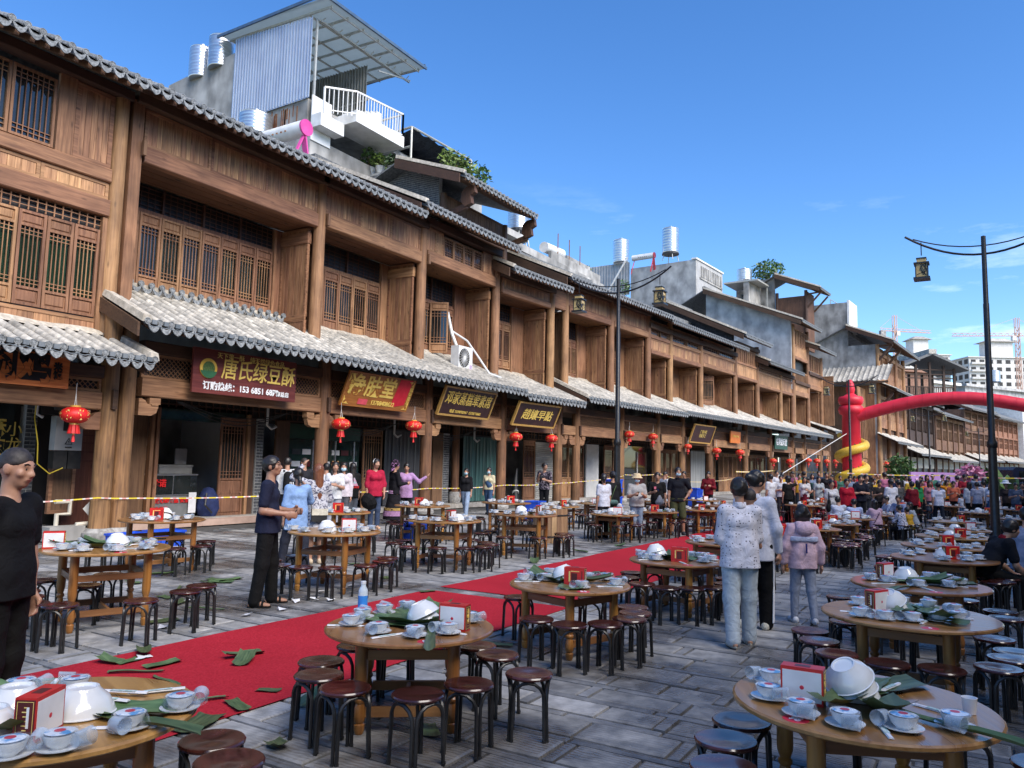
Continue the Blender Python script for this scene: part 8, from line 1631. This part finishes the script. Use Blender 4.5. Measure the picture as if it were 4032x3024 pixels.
def baby(info):
    P, H = info['P'], info['H']; c = P(.13, .12, .60); hd = c+Vector((.0, .0, .0)); out = []
    out.append(('baby', sdf_mesh('baby', [('e', hd+Vector((0, .0, .03)), (.070, .082, .080)), ('e', hd+Vector((0, .02, -.01)), (.058, .06, .06)), ('c', hd-Vector((0, 0, .06)), hd-Vector((0, .0, .10)), .035, .05), ('c', hd-Vector((0, -.02, .12)), hd-Vector((0, -.02, .32)), .080, .085), ('c', hd+Vector((-.08, .0, -.12)), hd+Vector((-.13, -.10, -.16)), .03, .022), ('c', hd+Vector((.08, .02, -.14)), hd+Vector((.10, -.04, -.28)), .03, .022), ('c', hd+Vector((-.05, .02, -.34)), hd+Vector((-.10, .10, -.50)), .045, .03), ('c', hd+Vector((.06, .02, -.34)), hd+Vector((.12, .06, -.50)), .045, .03), ('e', hd+Vector((-.07, .0, .0)), (.01, .016, .022)), ('e', hd+Vector((.07, .0, .0)), (.01, .016, .022))], .010, SKIN, .02)))
    out.append(('baby_shirt', sdf_mesh('baby_shirt', [('c', hd-Vector((0, -.02, .13)), hd-Vector((0, -.02, .33)), .088, .096), ('c', hd+Vector((-.08, .0, -.12)), hd+Vector((-.12, -.08, -.15)), .042, .036), ('c', hd+Vector((.08, .02, -.13)), hd+Vector((.10, -.02, -.24)), .042, .036)], .011, cloth('#6d6d6c', 's'), .02)))
    out.append(('baby_bib', sdf_mesh('baby_bib', [('c', hd+Vector((-.02, .0, -.095)), hd+Vector((.02, .0, -.095)), .076, .076, (Vector((0, 0, 1)), .4))], .010, cloth('#d9dedf'), .01))); out.append(('baby_hair', sdf_mesh('baby_hair', [('e', hd+Vector((0, -.004, .036)), (.073, .084, .080))], .010, HAIRG, .01, [('e', hd+Vector((0, .08, -.02)), (.08, .07, .08)), ('plane', hd+Vector((0, 0, .0)), (0, .2, -1))]))); return out
one('person in white polka dot shirt and pale trousers carrying a baby', 7.75, 2.05, 28, 1.60, res=.0095, sex='f', fat=1.08, top='#c9c8d2', pat='d', sleeve='elbow', coll=True, bot='#a9b3ba', botw=1.22, hair='short', hem=-.10, armR=((.12, .25, -.9), (.1, .75, .5)), armL=((-.12, .1, -1), (.75, .6, .1)), legL=(-6, -16, 2), legR=(8, 2, 2), sandal=True, shoe='#b7b3a6', extra=baby)
def stripes(info):
    mb = MB(); hz = info['hip']
    for k in (-1, 0, 1): mb.tube([tuple(hz+Vector((.195, .02*k*1.3+.02, -.05))), tuple(hz+Vector((.180, .09+.02*k*1.3, -.42))), tuple(hz+Vector((.175, .07+.02*k*1.3, -.80)))], .007, 5)
    return [('side_stripe', mb.mesh('side_stripe', PAPER))]
one('young woman in loose white shirt and black side striped track trousers', 8.55, 2.10, 5, 1.68, res=.0105, sex='f', top='#c5c8d6', sleeve='long', coll=True, bot='#121214', botw=1.2, hair='bun', hy=-40, hp=-18, armR=((.25, .0, -1), (.05, .25, -1)), legR=(12, 4, 1), legL=(-10, -38, 1), hem=-.14, shoe='#c9c6b8', extra=stripes)
def hood(info):
    P = info['P']; return [('hood', sdf_mesh('hood', [('e', P(0, -.11, .47), (.13, .07, .10)), ('c', P(-.07, -.06, .53), P(.07, -.06, .53), .05, .05), ('c', P(-.07, .02, .54), P(-.07, -.06, .53), .04, .05), ('c', P(.07, .02, .54), P(.07, -.06, .53), .04, .05)], .012, cloth('#c3a9b8'), .03, [('e', P(0, .03, .60), (.075, .09, .10))])), ('zip_tab', MB().box(-.012, .012, -.170, -.164, info['hz']+.13, info['hz']+.27).mesh('zip_tab', cloth('#262a6b'))), ('pale_panel', sdf_mesh('pale_panel', [('c', P(-.09, 0, .33), P(.09, 0, .33), .139, .139)], .013, cloth('#b4bcd6'), .02, [('plane', P(0, 0, .365), info['up']), ('plane', P(0, 0, .29), -info['up'])]))]
one('girl in pink hooded jacket and grey leggings walking away', 9.28, 1.75, 30, 1.30, res=.0115, sex='f', top='#c3a7b4', sleeve='puff', bot='#8b93a5', legs='tight', hair='bob', hem=-.10, fat=1.16, armL=((-.35, .0, -1), (-.1, .12, -1)), armR=((.35, .0, -1), (.1, .12, -1)), shoe='#c8cad0', extra=hood, legL=(6, 0, 3), legR=(-4, -12, 3), noface=True)
def pack(info):
    P = info['P']; hz = info['hz']; return [('backpack', sdf_mesh('backpack', [('c', P(-.07, -.20, .40), P(-.07, -.20, .10), .09, .10), ('c', P(.07, -.20, .40), P(.07, -.20, .10), .09, .10)], .016, cloth('#19191c'), .05)), ('white_stripes', MB().box(-.05, -.035, -.312, -.300, hz+.06, hz+.24).box(-.01, .005, -.312, -.300, hz+.06, hz+.24).box(.03, .045, -.312, -.300, hz+.06, hz+.24).mesh('white_stripes', PAPER)), ('strap', MB().tube([tuple(P(-.11, -.10, .50)), tuple(P(-.12, .06, .50)), tuple(P(-.12, .15, .36))], .025, 6).tube([tuple(P(.11, -.10, .50)), tuple(P(.12, .06, .50)), tuple(P(.12, .15, .36))], .025, 6).mesh('strap', cloth('#19191c')))]
def q(label, px, ytop, dep, head, h=None, z=0, **sp):
    x, y = at(px, dep); return one(label, x, y, head, h or hgt(px, ytop, dep), z, **sp)
q('woman in light blue blouse with long low ponytail, back turned', 1190, 1843, 12.2, 62, res=.0115, sex='f', top='#86a4cf', sleeve='elbow', bot='#2b2d38', botw=1.15, hair='lowtail', hem=-.22, fat=1.05, armL=DOWN_L, armR=((.3, .4, -.6), (-.2, .5, .8)), legL=(10, 4, 10), legR=(-8, -12, 6))
def satchel(info):
    P = info['P']; return [('satchel', MB().box(-.14, .12, -.27, -.19, info['hz']-.16, info['hz']-.02).box(-.145, .125, -.275, -.185, info['hz']-.02, info['hz']+.05).mesh('satchel', BLKP)), ('satchel_flap', MB().box(-.147, .127, -.282, -.276, info['hz']-.05, info['hz']+.06).mesh('satchel_flap', cloth('#d6cfbd'))), ('strap', MB().tube([tuple(P(-.14, -.24, .05)), tuple(P(-.16, -.10, .42)), tuple(P(-.12, .05, .50))], .012, 5).mesh('strap', BLKP))]
q('woman with waist long red brown hair in floral dress, arm raised, satchel behind', 1268, 1830, 12.9, 58, res=.0115, sex='f', top='#bfbfc6', pat='p5c5c70', sleeve='long', legs='skirt', skirt=.52, flare=.25, bot='#bfbfc6', bpat='p5c5c70', hair='verylong', hm=HAIRB, hem=-.02, armL=((-.85, .1, .35), (.55, .05, .75)), armR=((.25, .2, -.9), (-.1, .5, .6)), shoe='#c9b59a', extra=satchel)
q('man in white hooded top with black striped backpack', 1145, 1804, 19.0, 70, res=.015, top='#b9babd', sleeve='long', bot='#1a1a1e', hair='short', hy=-35, extra=pack); q('man in black tee standing behind the backpack', 1211, 1806, 19.8, 80, res=.018, top='#26262b', bot='#26262b', hair='crop', hm=HAIRG)
q('person in white top mostly behind the timber column', 1298, 1826, 19.2, 60, res=.018, top='#c6c6c8', bot='#2a2a30')
q('girl in white tee with lanyard and bear ear headband', 1332, 1821, 18.0, 215, res=.015, sex='f', top='#cfcfd0', bot='#9a9ca6', hair='long', hy=20, armL=PHONE_L, armR=PHONE_R, extra=lambda i: [('headband', MB().tube([tuple(i['H'](.085*math.cos(a), -.01, .03+.085*math.sin(a))) for a in [k*math.pi/8 for k in range(9)]], .012, 6).lathe([(0, -.02), (.025, 0), (0, .02)], 8, c=tuple(i['H'](-.06, -.01, .125))).lathe([(0, -.02), (.025, 0), (0, .02)], 8, c=tuple(i['H'](.06, -.01, .125))).mesh('headband', mk('bear_brown', (.3, .16, .06), rough=.8), True))])
q('girl in face mask and pale pink top behind the headband girl', 1366, 1823, 19.2, 220, res=.016, sex='f', top='#c9bfc6', sleeve='long', bot='#55555c', hair='long', mask=True)
def palace(info):
    o = []; z = info['hz']+.20; M = mk('print_teal', (.12, .50, .50), (.5, .2, .3), ns=9, rough=.7); o.append(('tri_print', MB().prism([(-.11, z), (.11, z), (.075, z+.06), (.0, z+.22), (-.035, z+.22), (-.03, z+.12), (-.05, z+.06)], -.146, -.140, 'y').mesh('tri_print', M))); me = TX['pal'].copy(); me.transform(Matrix.Translation((0, -.147, z-.035)) @ Matrix.Rotation(R(90), 4, 'X')); o.append(('lettering', me)); return o
q('girl in black tee with triangle print on the back, straight black hair', 1402, 1825, 20.3, 65, res=.015, sex='f', top='#151517', bot='#5d626c', botw=1.1, hair='long', hem=-.12, sleeve='elbow', extra=palace, noface=True)
t = thing('folded_umbrella', 'black half open umbrella held low beside the red blouse', 'umbrella', (*at(1452, 19.2), .62), 0); part('canopy', MB().lathe([(.0, -.02), (.10, .0), (.20, .10), (.24, .20), (.16, .16), (.0, .30)], 9, M=Matrix.Rotation(R(65), 4, 'Y')), cloth('#141416'), t); part('shaft', MB().tube([(0, 0, 0), (.35, 0, .12)], .012, 6), BLKP, t)
q('woman in red blouse and blue jeans with white hairband', 1490, 1809, 19.6, 235, res=.0135, sex='f', top='#a8203c', sleeve='elbow', bot='#3a4760', hair='bun', hy=22, hem=-.10, shoe='#c9a183', fat=1.05, armL=((-.25, .0, -1), (.05, .3, -.9)), extra=lambda i: [('hairband', MB().tube([tuple(i['H'](.090*math.cos(a), -.0, .03+.095*math.sin(a))) for a in [k*math.pi/8 for k in range(9)]], .009, 6).mesh('hairband', PAPER, True))])
def minority(info):
    P, H = info['P'], info['H']; hz = info['hz']; o = [('head_cloth', sdf_mesh('head_cloth', [('e', H(0, -.02, .05), (.115, .125, .10)), ('c', H(-.06, -.03, .14), H(.07, -.02, .12), .05, .05), ('c', H(0, -.08, .02), H(0, -.10, -.12), .07, .05)], .014, cloth('#151418', 'pb07aa8'), .02, [('e', H(0, .11, -.03), (.08, .08, .10))]))]
    sk = cloth('#c79ac2', 's221a28')
    for z0, z1, m in ((.22, .36, cloth('#c79ac2', 's3a1c40')), (.37, .44, cloth('#a5884a', 'p302030'))): o.append(('skirt_band', MB().lathe([(.30-(z0-.12)*.14+.012, z0), (.30-(z1-.12)*.14+.012, z1)], 26).mesh('skirt_band', m, True)))
    for z, r_ in ((hz-.06, .165), (hz-.01, .160)): o.append(('jacket_trim', MB().lathe([(r_, z), (r_+.004, z+.012), (r_, z+.024)], 20).mesh('jacket_trim', cloth('#c79ac2'))))
    return o
q('woman in black and pink ethnic costume with embroidered headcloth', 1566, 1820, 21.4, -20, res=.0135, sex='f', top='#17151a', sleeve='long', legs='skirt', skirt=.12, flare=.30, bot='#17151a', hair='none', armR=((.2, .15, -1), (-.1, .9, .1)), hem=-.08, extra=minority)
q('smiling woman in lilac jacket leaning a hand on the column', 1612, 1826, 21.9, 215, res=.0135, sex='f', top='#a884ae', sleeve='long', bot='#17171a', hair='bun', hem=-.18, hp=-12, fat=1.08, armL=((-.55, .1, -.5), (-.75, .0, .55)), armR=DOWN_R)
q('walking girl in face mask, black top and pale jeans', 1846, 1841, 25.0, 195, res=.015, sex='f', top='#17171b', bot='#8b9cb4', botw=1.12, sleeve='elbow', hair='bun', mask=True, legL=(24, 14, 2), legR=(-18, -30, 2), hem=.02); q('girl in face mask and denim overalls over cream shirt', 1935, 1840, 26.0, 190, res=.015, sex='f', top='#c6bd9c', sleeve='short', bot='#3b5474', botw=1.12, hair='tail', mask=True, legL=(16, 8, 2), legR=(-12, -22, 2), hem=.02, extra=lambda i: [('bib', sdf_mesh('bib', [('c', i['P'](-.04, .03, .16), i['P'](.04, .03, .34), .125, .115)], .016, cloth('#3b5474'), .02, [('plane', i['P'](0, .06, 0), -i['fw'])]))])
q('man in dark floral shirt and sunglasses holding a camera', 2151, 1825, 26.5, 190, res=.015, top='#2a2630', pat='p8a7f88', bot='#17171a', glasses=True, hair='short', hy=60, armL=PHONE_L, armR=((.1, .2, -.9), (-.35, .6, .7)), extra=lambda i: [('camera', MB().box(-.06, .06, .24, .34, i['hz']+.30, i['hz']+.40).tube([(0, .30, i['hz']+.35), (0, .42, i['hz']+.35)], .04, 10).mesh('camera', BLKP))])
q('woman in white shirt with ponytail, back to the lamp post', 2383, 1868, 18.6, 60, res=.015, sex='f', top='#c3c6d2', bot='#222226', hair='tail', hy=-30); q('woman in black top with green strap bag and white shopping bag', 2418, 1858, 19.6, 40, res=.015, sex='f', top='#1a1a1d', sleeve='elbow', bot='#5d6a55', botw=1.2, hair='bun', armR=PHONE_R, extra=lambda i: [('shoulder_bag', sdf_mesh('shoulder_bag', [('c', i['P'](-.12, -.16, -.02), i['P'](.04, -.17, -.02), .07, .07)], .018, cloth('#56706a'), .02)), ('shopping_bag', sdf_mesh('shopping_bag', [('c', i['P'](.15, -.16, -.28), i['P'](.15, -.16, -.12), .13, .08)], .02, cloth('#d5d5da'), .02, fold=.006)), ('strap', MB().tube([tuple(i['P'](-.10, -.15, .03)), tuple(i['P'](.0, -.15, .30)), tuple(i['P'](.13, -.02, .54))], .012, 5).mesh('strap', cloth('#4f6140')))])
q('man in cream bucket hat, mask and grey tee reading his phone', 2512, 1866, 18.8, 215, res=.015, top='#a5a3a2', bot='#7c8ba0', mask=True, fat=1.15, hp=-15, armL=PHONE_L, armR=PHONE_R, extra=lambda i: phone(i)+[('bucket_hat', MB().lathe([(.155, .01), (.115, .055), (.10, .12), (.07, .135), (0, .14)], 20, c=tuple(i['H'](0, -.01, -.01))).mesh('bucket_hat', cloth('#cdb994'), True))])
q('man in black tee with blue lanyard and pink badge holding a clear bag', 2592, 1862, 20.6, 205, res=.015, top='#161618', bot='#202024', hair='short', armL=DOWN_L, armR=PHONE_R, extra=lambda i: [('lanyard', MB().tube([tuple(i['P'](-.07, .03, .52)), tuple(i['P'](-.02, .135, .28)), tuple(i['P'](.06, .03, .52))], .007, 5).mesh('lanyard', cloth('#2d4fa8'))), ('badge', MB().box(.04, .10, .122, .13, i['hz']+.34, i['hz']+.41).mesh('badge', cloth('#e0788c'))), ('plastic_bag', sdf_mesh('plastic_bag', [('c', i['P'](-.05, .25, -.02), i['P'](-.05, .25, .14), .13, .04)], .02, cloth('#8e8e92'), .02, fold=.008))])
q('man in white tee looking at phone by the glass door', 2621, 1858, 26.5, -30, res=.017, top='#c4c5c8', bot='#1c1c20', hair='crop', armL=PHONE_L, armR=PHONE_R, hp=-12); q('man in navy polo and olive shorts with mask, hand on hip', 2672, 1843, 19.9, 205, res=.0125, top='#14161f', bot='#45482f', legs='shorts', mask=True, coll=True, hy=12, armL=((-.55, -.25, -.8), (.45, .35, -.65)), armR=DOWN_R, shoe='#3a3c42', legL=(3, -3, 5), legR=(3, -3, 5), hem=-.05)
q('person in dark top looking out behind the navy polo man', 2697, 1857, 28.5, 180, res=.02, top='#2c2a2c', bot='#202020'); q('man in maroon shirt with phone by the dark red doors', 2792, 1858, 27.6, 190, res=.017, top='#6b1722', sleeve='long', coll=True, bot='#19191b', hp=-10, armL=PHONE_L, armR=PHONE_R)
# --- seated figures
SITL = dict(legL=(78, -6, 10), legR=(78, 4, 10), seat=.45)
def seated(label, px, ytop, dep, head, **sp): k = dict(SITL); k.update(sp); return q(label, px, ytop, dep, head, None, **k)
FORE = dict(armL=((-.2, .55, -.8), (.25, .9, .0)), armR=((.2, .55, -.8), (-.25, .9, .0)))
seated('man in white shirt seated leftmost at the diners table, back turned', 3302, 1955, 20.6, 25, res=.015, lean=12, top='#b9bdcc', bot='#1c1c22', hair='short', fat=1.08, hy=-35, **FORE); seated('person in pale blue shirt seated second from left, back turned', 3364, 1963, 20.0, 20, res=.015, lean=14, top='#a9b4d6', bot='#20222c', hair='short', hy=-15, **FORE)
seated('woman in pink top with crossing purple strap, seated with back turned', 3444, 1969, 19.8, 30, res=.014, sex='f', lean=6, fat=1.2, top='#b79aab', bot='#141418', hair='long', **FORE, extra=lambda i: [('strap', MB().tube([tuple(i['P'](.13, .02, .52)), tuple(i['P'](.06, -.15, .38)), tuple(i['P'](-.10, -.165, .10)), tuple(i['P'](-.17, -.04, .0))], .014, 5).mesh('strap', cloth('#4d3a58')))])
seated('woman in white shirt with dark plant print seated by the aisle', 3549, 1988, 19.6, 60, res=.014, sex='f', lean=12, fat=1.2, top='#bcbdcc', pat='p24243a', sleeve='elbow', bot='#17171b', hair='bun', **FORE); seated('child in white and mustard top beside the plant print woman', 3577, 1996, 19.9, 50, res=.016, lean=12, top='#b98f2c', bot='#2a2a30', hair='short', **FORE)
seated('woman in grey cardigan with long hair seated at right of the diners', 3600, 1976, 20.2, 80, res=.015, sex='f', lean=16, top='#8f98a4', sleeve='long', bot='#17171b', hair='long', hy=40, **FORE); seated('girl facing camera between the two seated shirts', 3331, 1957, 22.6, 215, res=.017, sex='f', lean=10, top='#7b3038', bot='#202020', hair='long', **FORE)
seated('man in blue grey shirt seated at far side of the diners', 3538, 1951, 21.8, 160, res=.016, lean=8, top='#8b93b0', bot='#202028', hair='short', hy=20, **FORE); seated('boy in white tee with pale headband at far side of the diners', 3497, 1954, 22.2, 120, res=.016, lean=8, top='#b9c0cf', bot='#202028', hair='short', **FORE)
seated('man in black polo with red collar seated bent forward by the lamp post', 3852, 2013, 10.2, -62, res=.0115, lean=34, top='#15161c', bot='#101013', hair='short', hp=-8, coll=True, collc='#7d1220', armL=((-.1, .75, -.75), (.2, .9, -.1)), armR=((.1, .75, -.75), (-.2, .9, -.1)), fat=1.08); seated('woman in grey blouse seated at right edge with back turned', 4022, 2000, 11.2, -15, res=.012, sex='f', lean=8, fat=1.2, top='#7f88a0', sleeve='elbow', bot='#141418', hair='short', hem=-.1, **FORE)
for (px, dep, lb) in ((3302, 20.6, 'leftmost white shirt'), (3364, 20.0, 'pale blue shirt'), (3444, 19.8, 'pink top'), (3549, 19.6, 'plant print shirt'), (3577, 19.9, 'mustard child'), (3600, 20.2, 'grey cardigan'), (3331, 22.6, 'facing girl'), (3538, 21.8, 'blue grey shirt'), (3497, 22.2, 'headband boy'), (3852, 10.2, 'black polo man'), (4022, 11.2, 'grey blouse at right edge')): stool(f'stool under the seated {lb}', *at(px, dep))
# --- the standing crowd: a few poses in many clothes
CV = {}
for nm, sp in dict(stand=dict(), phone=dict(armL=PHONE_L, armR=PHONE_R, hp=-14), cross=dict(armL=CROSS_L, armR=CROSS_R), walk=dict(legL=(18, 6, 2), legR=(-14, -30, 2), armL=((-.13, -.3, -1), (-.05, .1, -1)), armR=((.13, .3, -1), (.05, .5, -1))), fstand=dict(sex='f', hair='bun', armL=((-.2, .1, -1), (.1, .6, -.7))), flong=dict(sex='f', hair='long', sleeve='elbow'), dress=dict(sex='f', hair='long', legs='skirt', skirt=.32, flare=.27, hem=-.02, armL=PHONE_L), raise_=dict(armR=((.5, .2, .1), (-.3, .2, 1)), sex='f', hair='big'), fat=dict(fat=1.22, armL=((-.25, .1, -1), (.3, .7, -.3)), sleeve='long', sex='f', hair='short'), bend=dict(lean=14, hp=-24, armL=((-.2, .3, -.9), (.1, .8, -.3)))).items():
    CV[nm] = person_meshes(dict(sp, res=.019, top='#888888', bot='#222226'))
def crowd(label, px, top, dep, head, var, topc, botc, tp=None, h=None, mask=False):
    x, y = at(px, dep); hh = h or min(1.78, max(1.42, hgt(px, top, dep))); m, i = CV[var]; o = figure(label, x, y, head, hh, m, i, {'shirt': cloth(topc, tp), 'trousers': cloth(botc), 'skirt': cloth(botc)}); return o
CR = [('boy in white shirt and dark trousers seen from behind, left of black dress', 3036, 1869, 26, 60, 'stand', '#c9cbd0', '#26262a'), ('man in white tee with folded arms by the tape', 3075, 1873, 28, 200, 'cross', '#c4c4c8', '#2b2b30'), ('curly haired woman in black dress with arm raised, back turned', 3103, 1876, 25.6, 40, 'raise_', '#0f0f11', '#0e0e10'), ('boy in yellow top behind the black dressed woman', 3148, 1867, 33, 200, 'stand', '#c8922a', '#27313a'),
      ('woman in maroon dress with white cardigan', 3168, 1878, 28, 195, 'dress', '#c9c5c5', '#5e0f24'), ('person in dark green top bending behind the maroon dress', 3192, 1877, 31, 150, 'bend', '#31504c', '#202326'), ('woman in pale grey long dress and dark headscarf', 3223, 1877, 28.5, 210, 'dress', '#9aa0a4', '#989ea2'), ('woman in white printed tee with black shoulder bag', 3272, 1892, 21, 215, 'fstand', '#c6c4c6', '#b3aeb2'), ('woman in red and black jacket over a bright pink shirt', 3332, 1887, 22.2, 205, 'fat', '#a3162c', '#1c1c20'),
      ('young man in navy tee with arms crossed', 3386, 1873, 24.4, 210, 'cross', '#171a28', '#15161c'), ('man in black patterned shirt behind the crossed arms man', 3409, 1870, 26, 215, 'stand', '#1f1f24', '#34363c', 'p44444c'), ('woman in mask and dark top, phone in hand', 3459, 1899, 26, 210, 'phone', '#2b2728', '#1a1a1c'), ('person in mustard scarf beyond the dark shirted man', 3441, 1886, 31, 205, 'fstand', '#c39a2c', '#8f98ad'),
      ('woman in white tee carrying white bag, back turned', 3506, 1888, 23.4, 35, 'fstand', '#c9c9d2', '#141416'), ('man in dark grey tee seen from behind', 3536, 1892, 26, 50, 'stand', '#4a4a4c', '#3a3a3e'), ('woman in dark red striped top, back turned', 3588, 1897, 24, 40, 'fat', '#7d1426', '#141416', 's3b0a14'), ('person in green top behind red shopping bag', 3611, 1899, 27, 45, 'flong', '#1f7a48', '#18181a'), ('person in orange tee near the lilac frame', 3628, 1898, 30, 200, 'fstand', '#cc6a1e', '#222'+'226'), ('woman in dusty pink top holding an umbrella hat', 3656, 1900, 28, 210, 'flong', '#a8707a', '#3c4656'),
      ('elderly man in white shirt and dark trousers walking away', 3690, 1903, 24.6, 20, 'walk', '#c6c8d8', '#1d222e'), ('person in amber tee with hand at brow', 3724, 1900, 31, 215, 'raise_', '#c27a1c', '#202024'), ('man in coral tee looking down', 3750, 1902, 28.5, 190, 'phone', '#c4654a', '#17171a'), ('woman in white net shirt, back turned', 3812, 1904, 27, 30, 'flong', '#b2b6bf', '#1a1a1e'), ('man in white tee and navy vest', 3842, 1903, 26.5, 25, 'stand', '#8f95ab', '#16181e'), ('tall person in white shirt, back turned, left of the lamp post', 3868, 1894, 29, 35, 'stand', '#b6bccb', '#15151a'),
      ('person in blue dress holding paper beside the lamp post', 3896, 1912, 26, 150, 'dress', '#c0c4d0', '#2b4a6c'), ('woman in white brimmed hat and brown top right of the lamp post', 3955, 1906, 27.5, 200, 'fstand', '#3a302e', '#19191b'), ('person in blue grey top with arms out at right edge', 3993, 1910, 27, 190, 'phone', '#525c70', '#3a4356'), ('dark dressed woman smiling at far right edge', 4018, 1911, 28, 185, 'fat', '#24222a', '#19191d')]
for c in CR: crowd(*c)
x, y = at(3781, 28); figure('small boy in white tee and blue jeans standing in the aisle', x, y, 40, .98, CV['stand'][0], CV['stand'][1], {'shirt': cloth('#b9c0cf'), 'trousers': cloth('#54708f')})
x, y = at(3560, 25.5); figure('toddler in pale grey dress behind the grey tee man', x, y, 30, .95, CV['dress'][0], CV['dress'][1], {'shirt': cloth('#b9bcc9'), 'skirt': cloth('#a9adbb')})
r_ = random.Random(9); tops = [('#c7c7cc', 'white'), ('#8c1e2e', 'crimson'), ('#2c3550', 'navy'), ('#c9a23a', 'ochre'), ('#3d6a5a', 'sea green'), ('#1c1c20', 'black'), ('#b26a86', 'rose'), ('#6f7c93', 'steel blue')]; places = ['by the far shop columns', 'behind the maroon dress', 'behind the red jacket', 'left of the arch pillar', 'right of the arch pillar', 'by the bushy young tree', 'in front of the lilac frame', 'beside the blossom tree']
for j in range(30):
    px = 3060+j*28+r_.uniform(-8, 8); dep = r_.uniform(31, 37); tc_, tn = tops[(j*3+j//8) % 8]; pl = places[min(7, int((px-3060)/105))]; v = ['stand', 'flong', 'phone', 'fstand', 'cross', 'walk', 'fat', 'bend'][(j*5) % 8]
    crowd(f'{["bystander", "onlooker", "guest", "spectator"][j % 4]} in {tn} top {pl}, deep in the crowd', px, 0, dep, r_.choice((200, 210, 40, 150, 30)), v, tc_, r_.choice(('#1c1c20', '#2d3340', '#4a5260')), h=r_.uniform(1.50, 1.68))
# props that rest on or hang from people stay apart
t = thing('white_hat', 'white brimmed hat on the brown topped woman right of the lamp post', 'hat', (*at(3955, 27.5), 1.40)); part('brim', MB().lathe([(.19, 0), (.10, .03), (.095, .10), (0, .13)], 16), PAPER, t, True)
bg_ = [(3262, 20.8, '#141416', 'black shoulder bag hanging beside the white printed tee', .72), (3493, 23.2, '#d0d0d6', 'white cloth bag carried at left of the white tee woman', .80), (3612, 26.6, '#b8202c', 'red shopping bag in the crowd', .62)]
for px, dep, c_, lb, z in bg_: t = thing('bag', lb, 'bag', (*at(px, dep), z)); ob('bag_body', sdf_mesh('bag_body', [('c', (-.08, 0, .0), (.08, 0, .0), .12, .12, (Vector((0, 1, 0)), .5)), ('c', (-.07, 0, .16), (.07, 0, .16), .07, .07, (Vector((0, 1, 0)), .5))], .02, cloth(c_), .03), t); part('bag_handle', MB().tube([(-.06, 0, .2), (0, 0, .42), (.06, 0, .2)], .012, 5), cloth(c_), t)
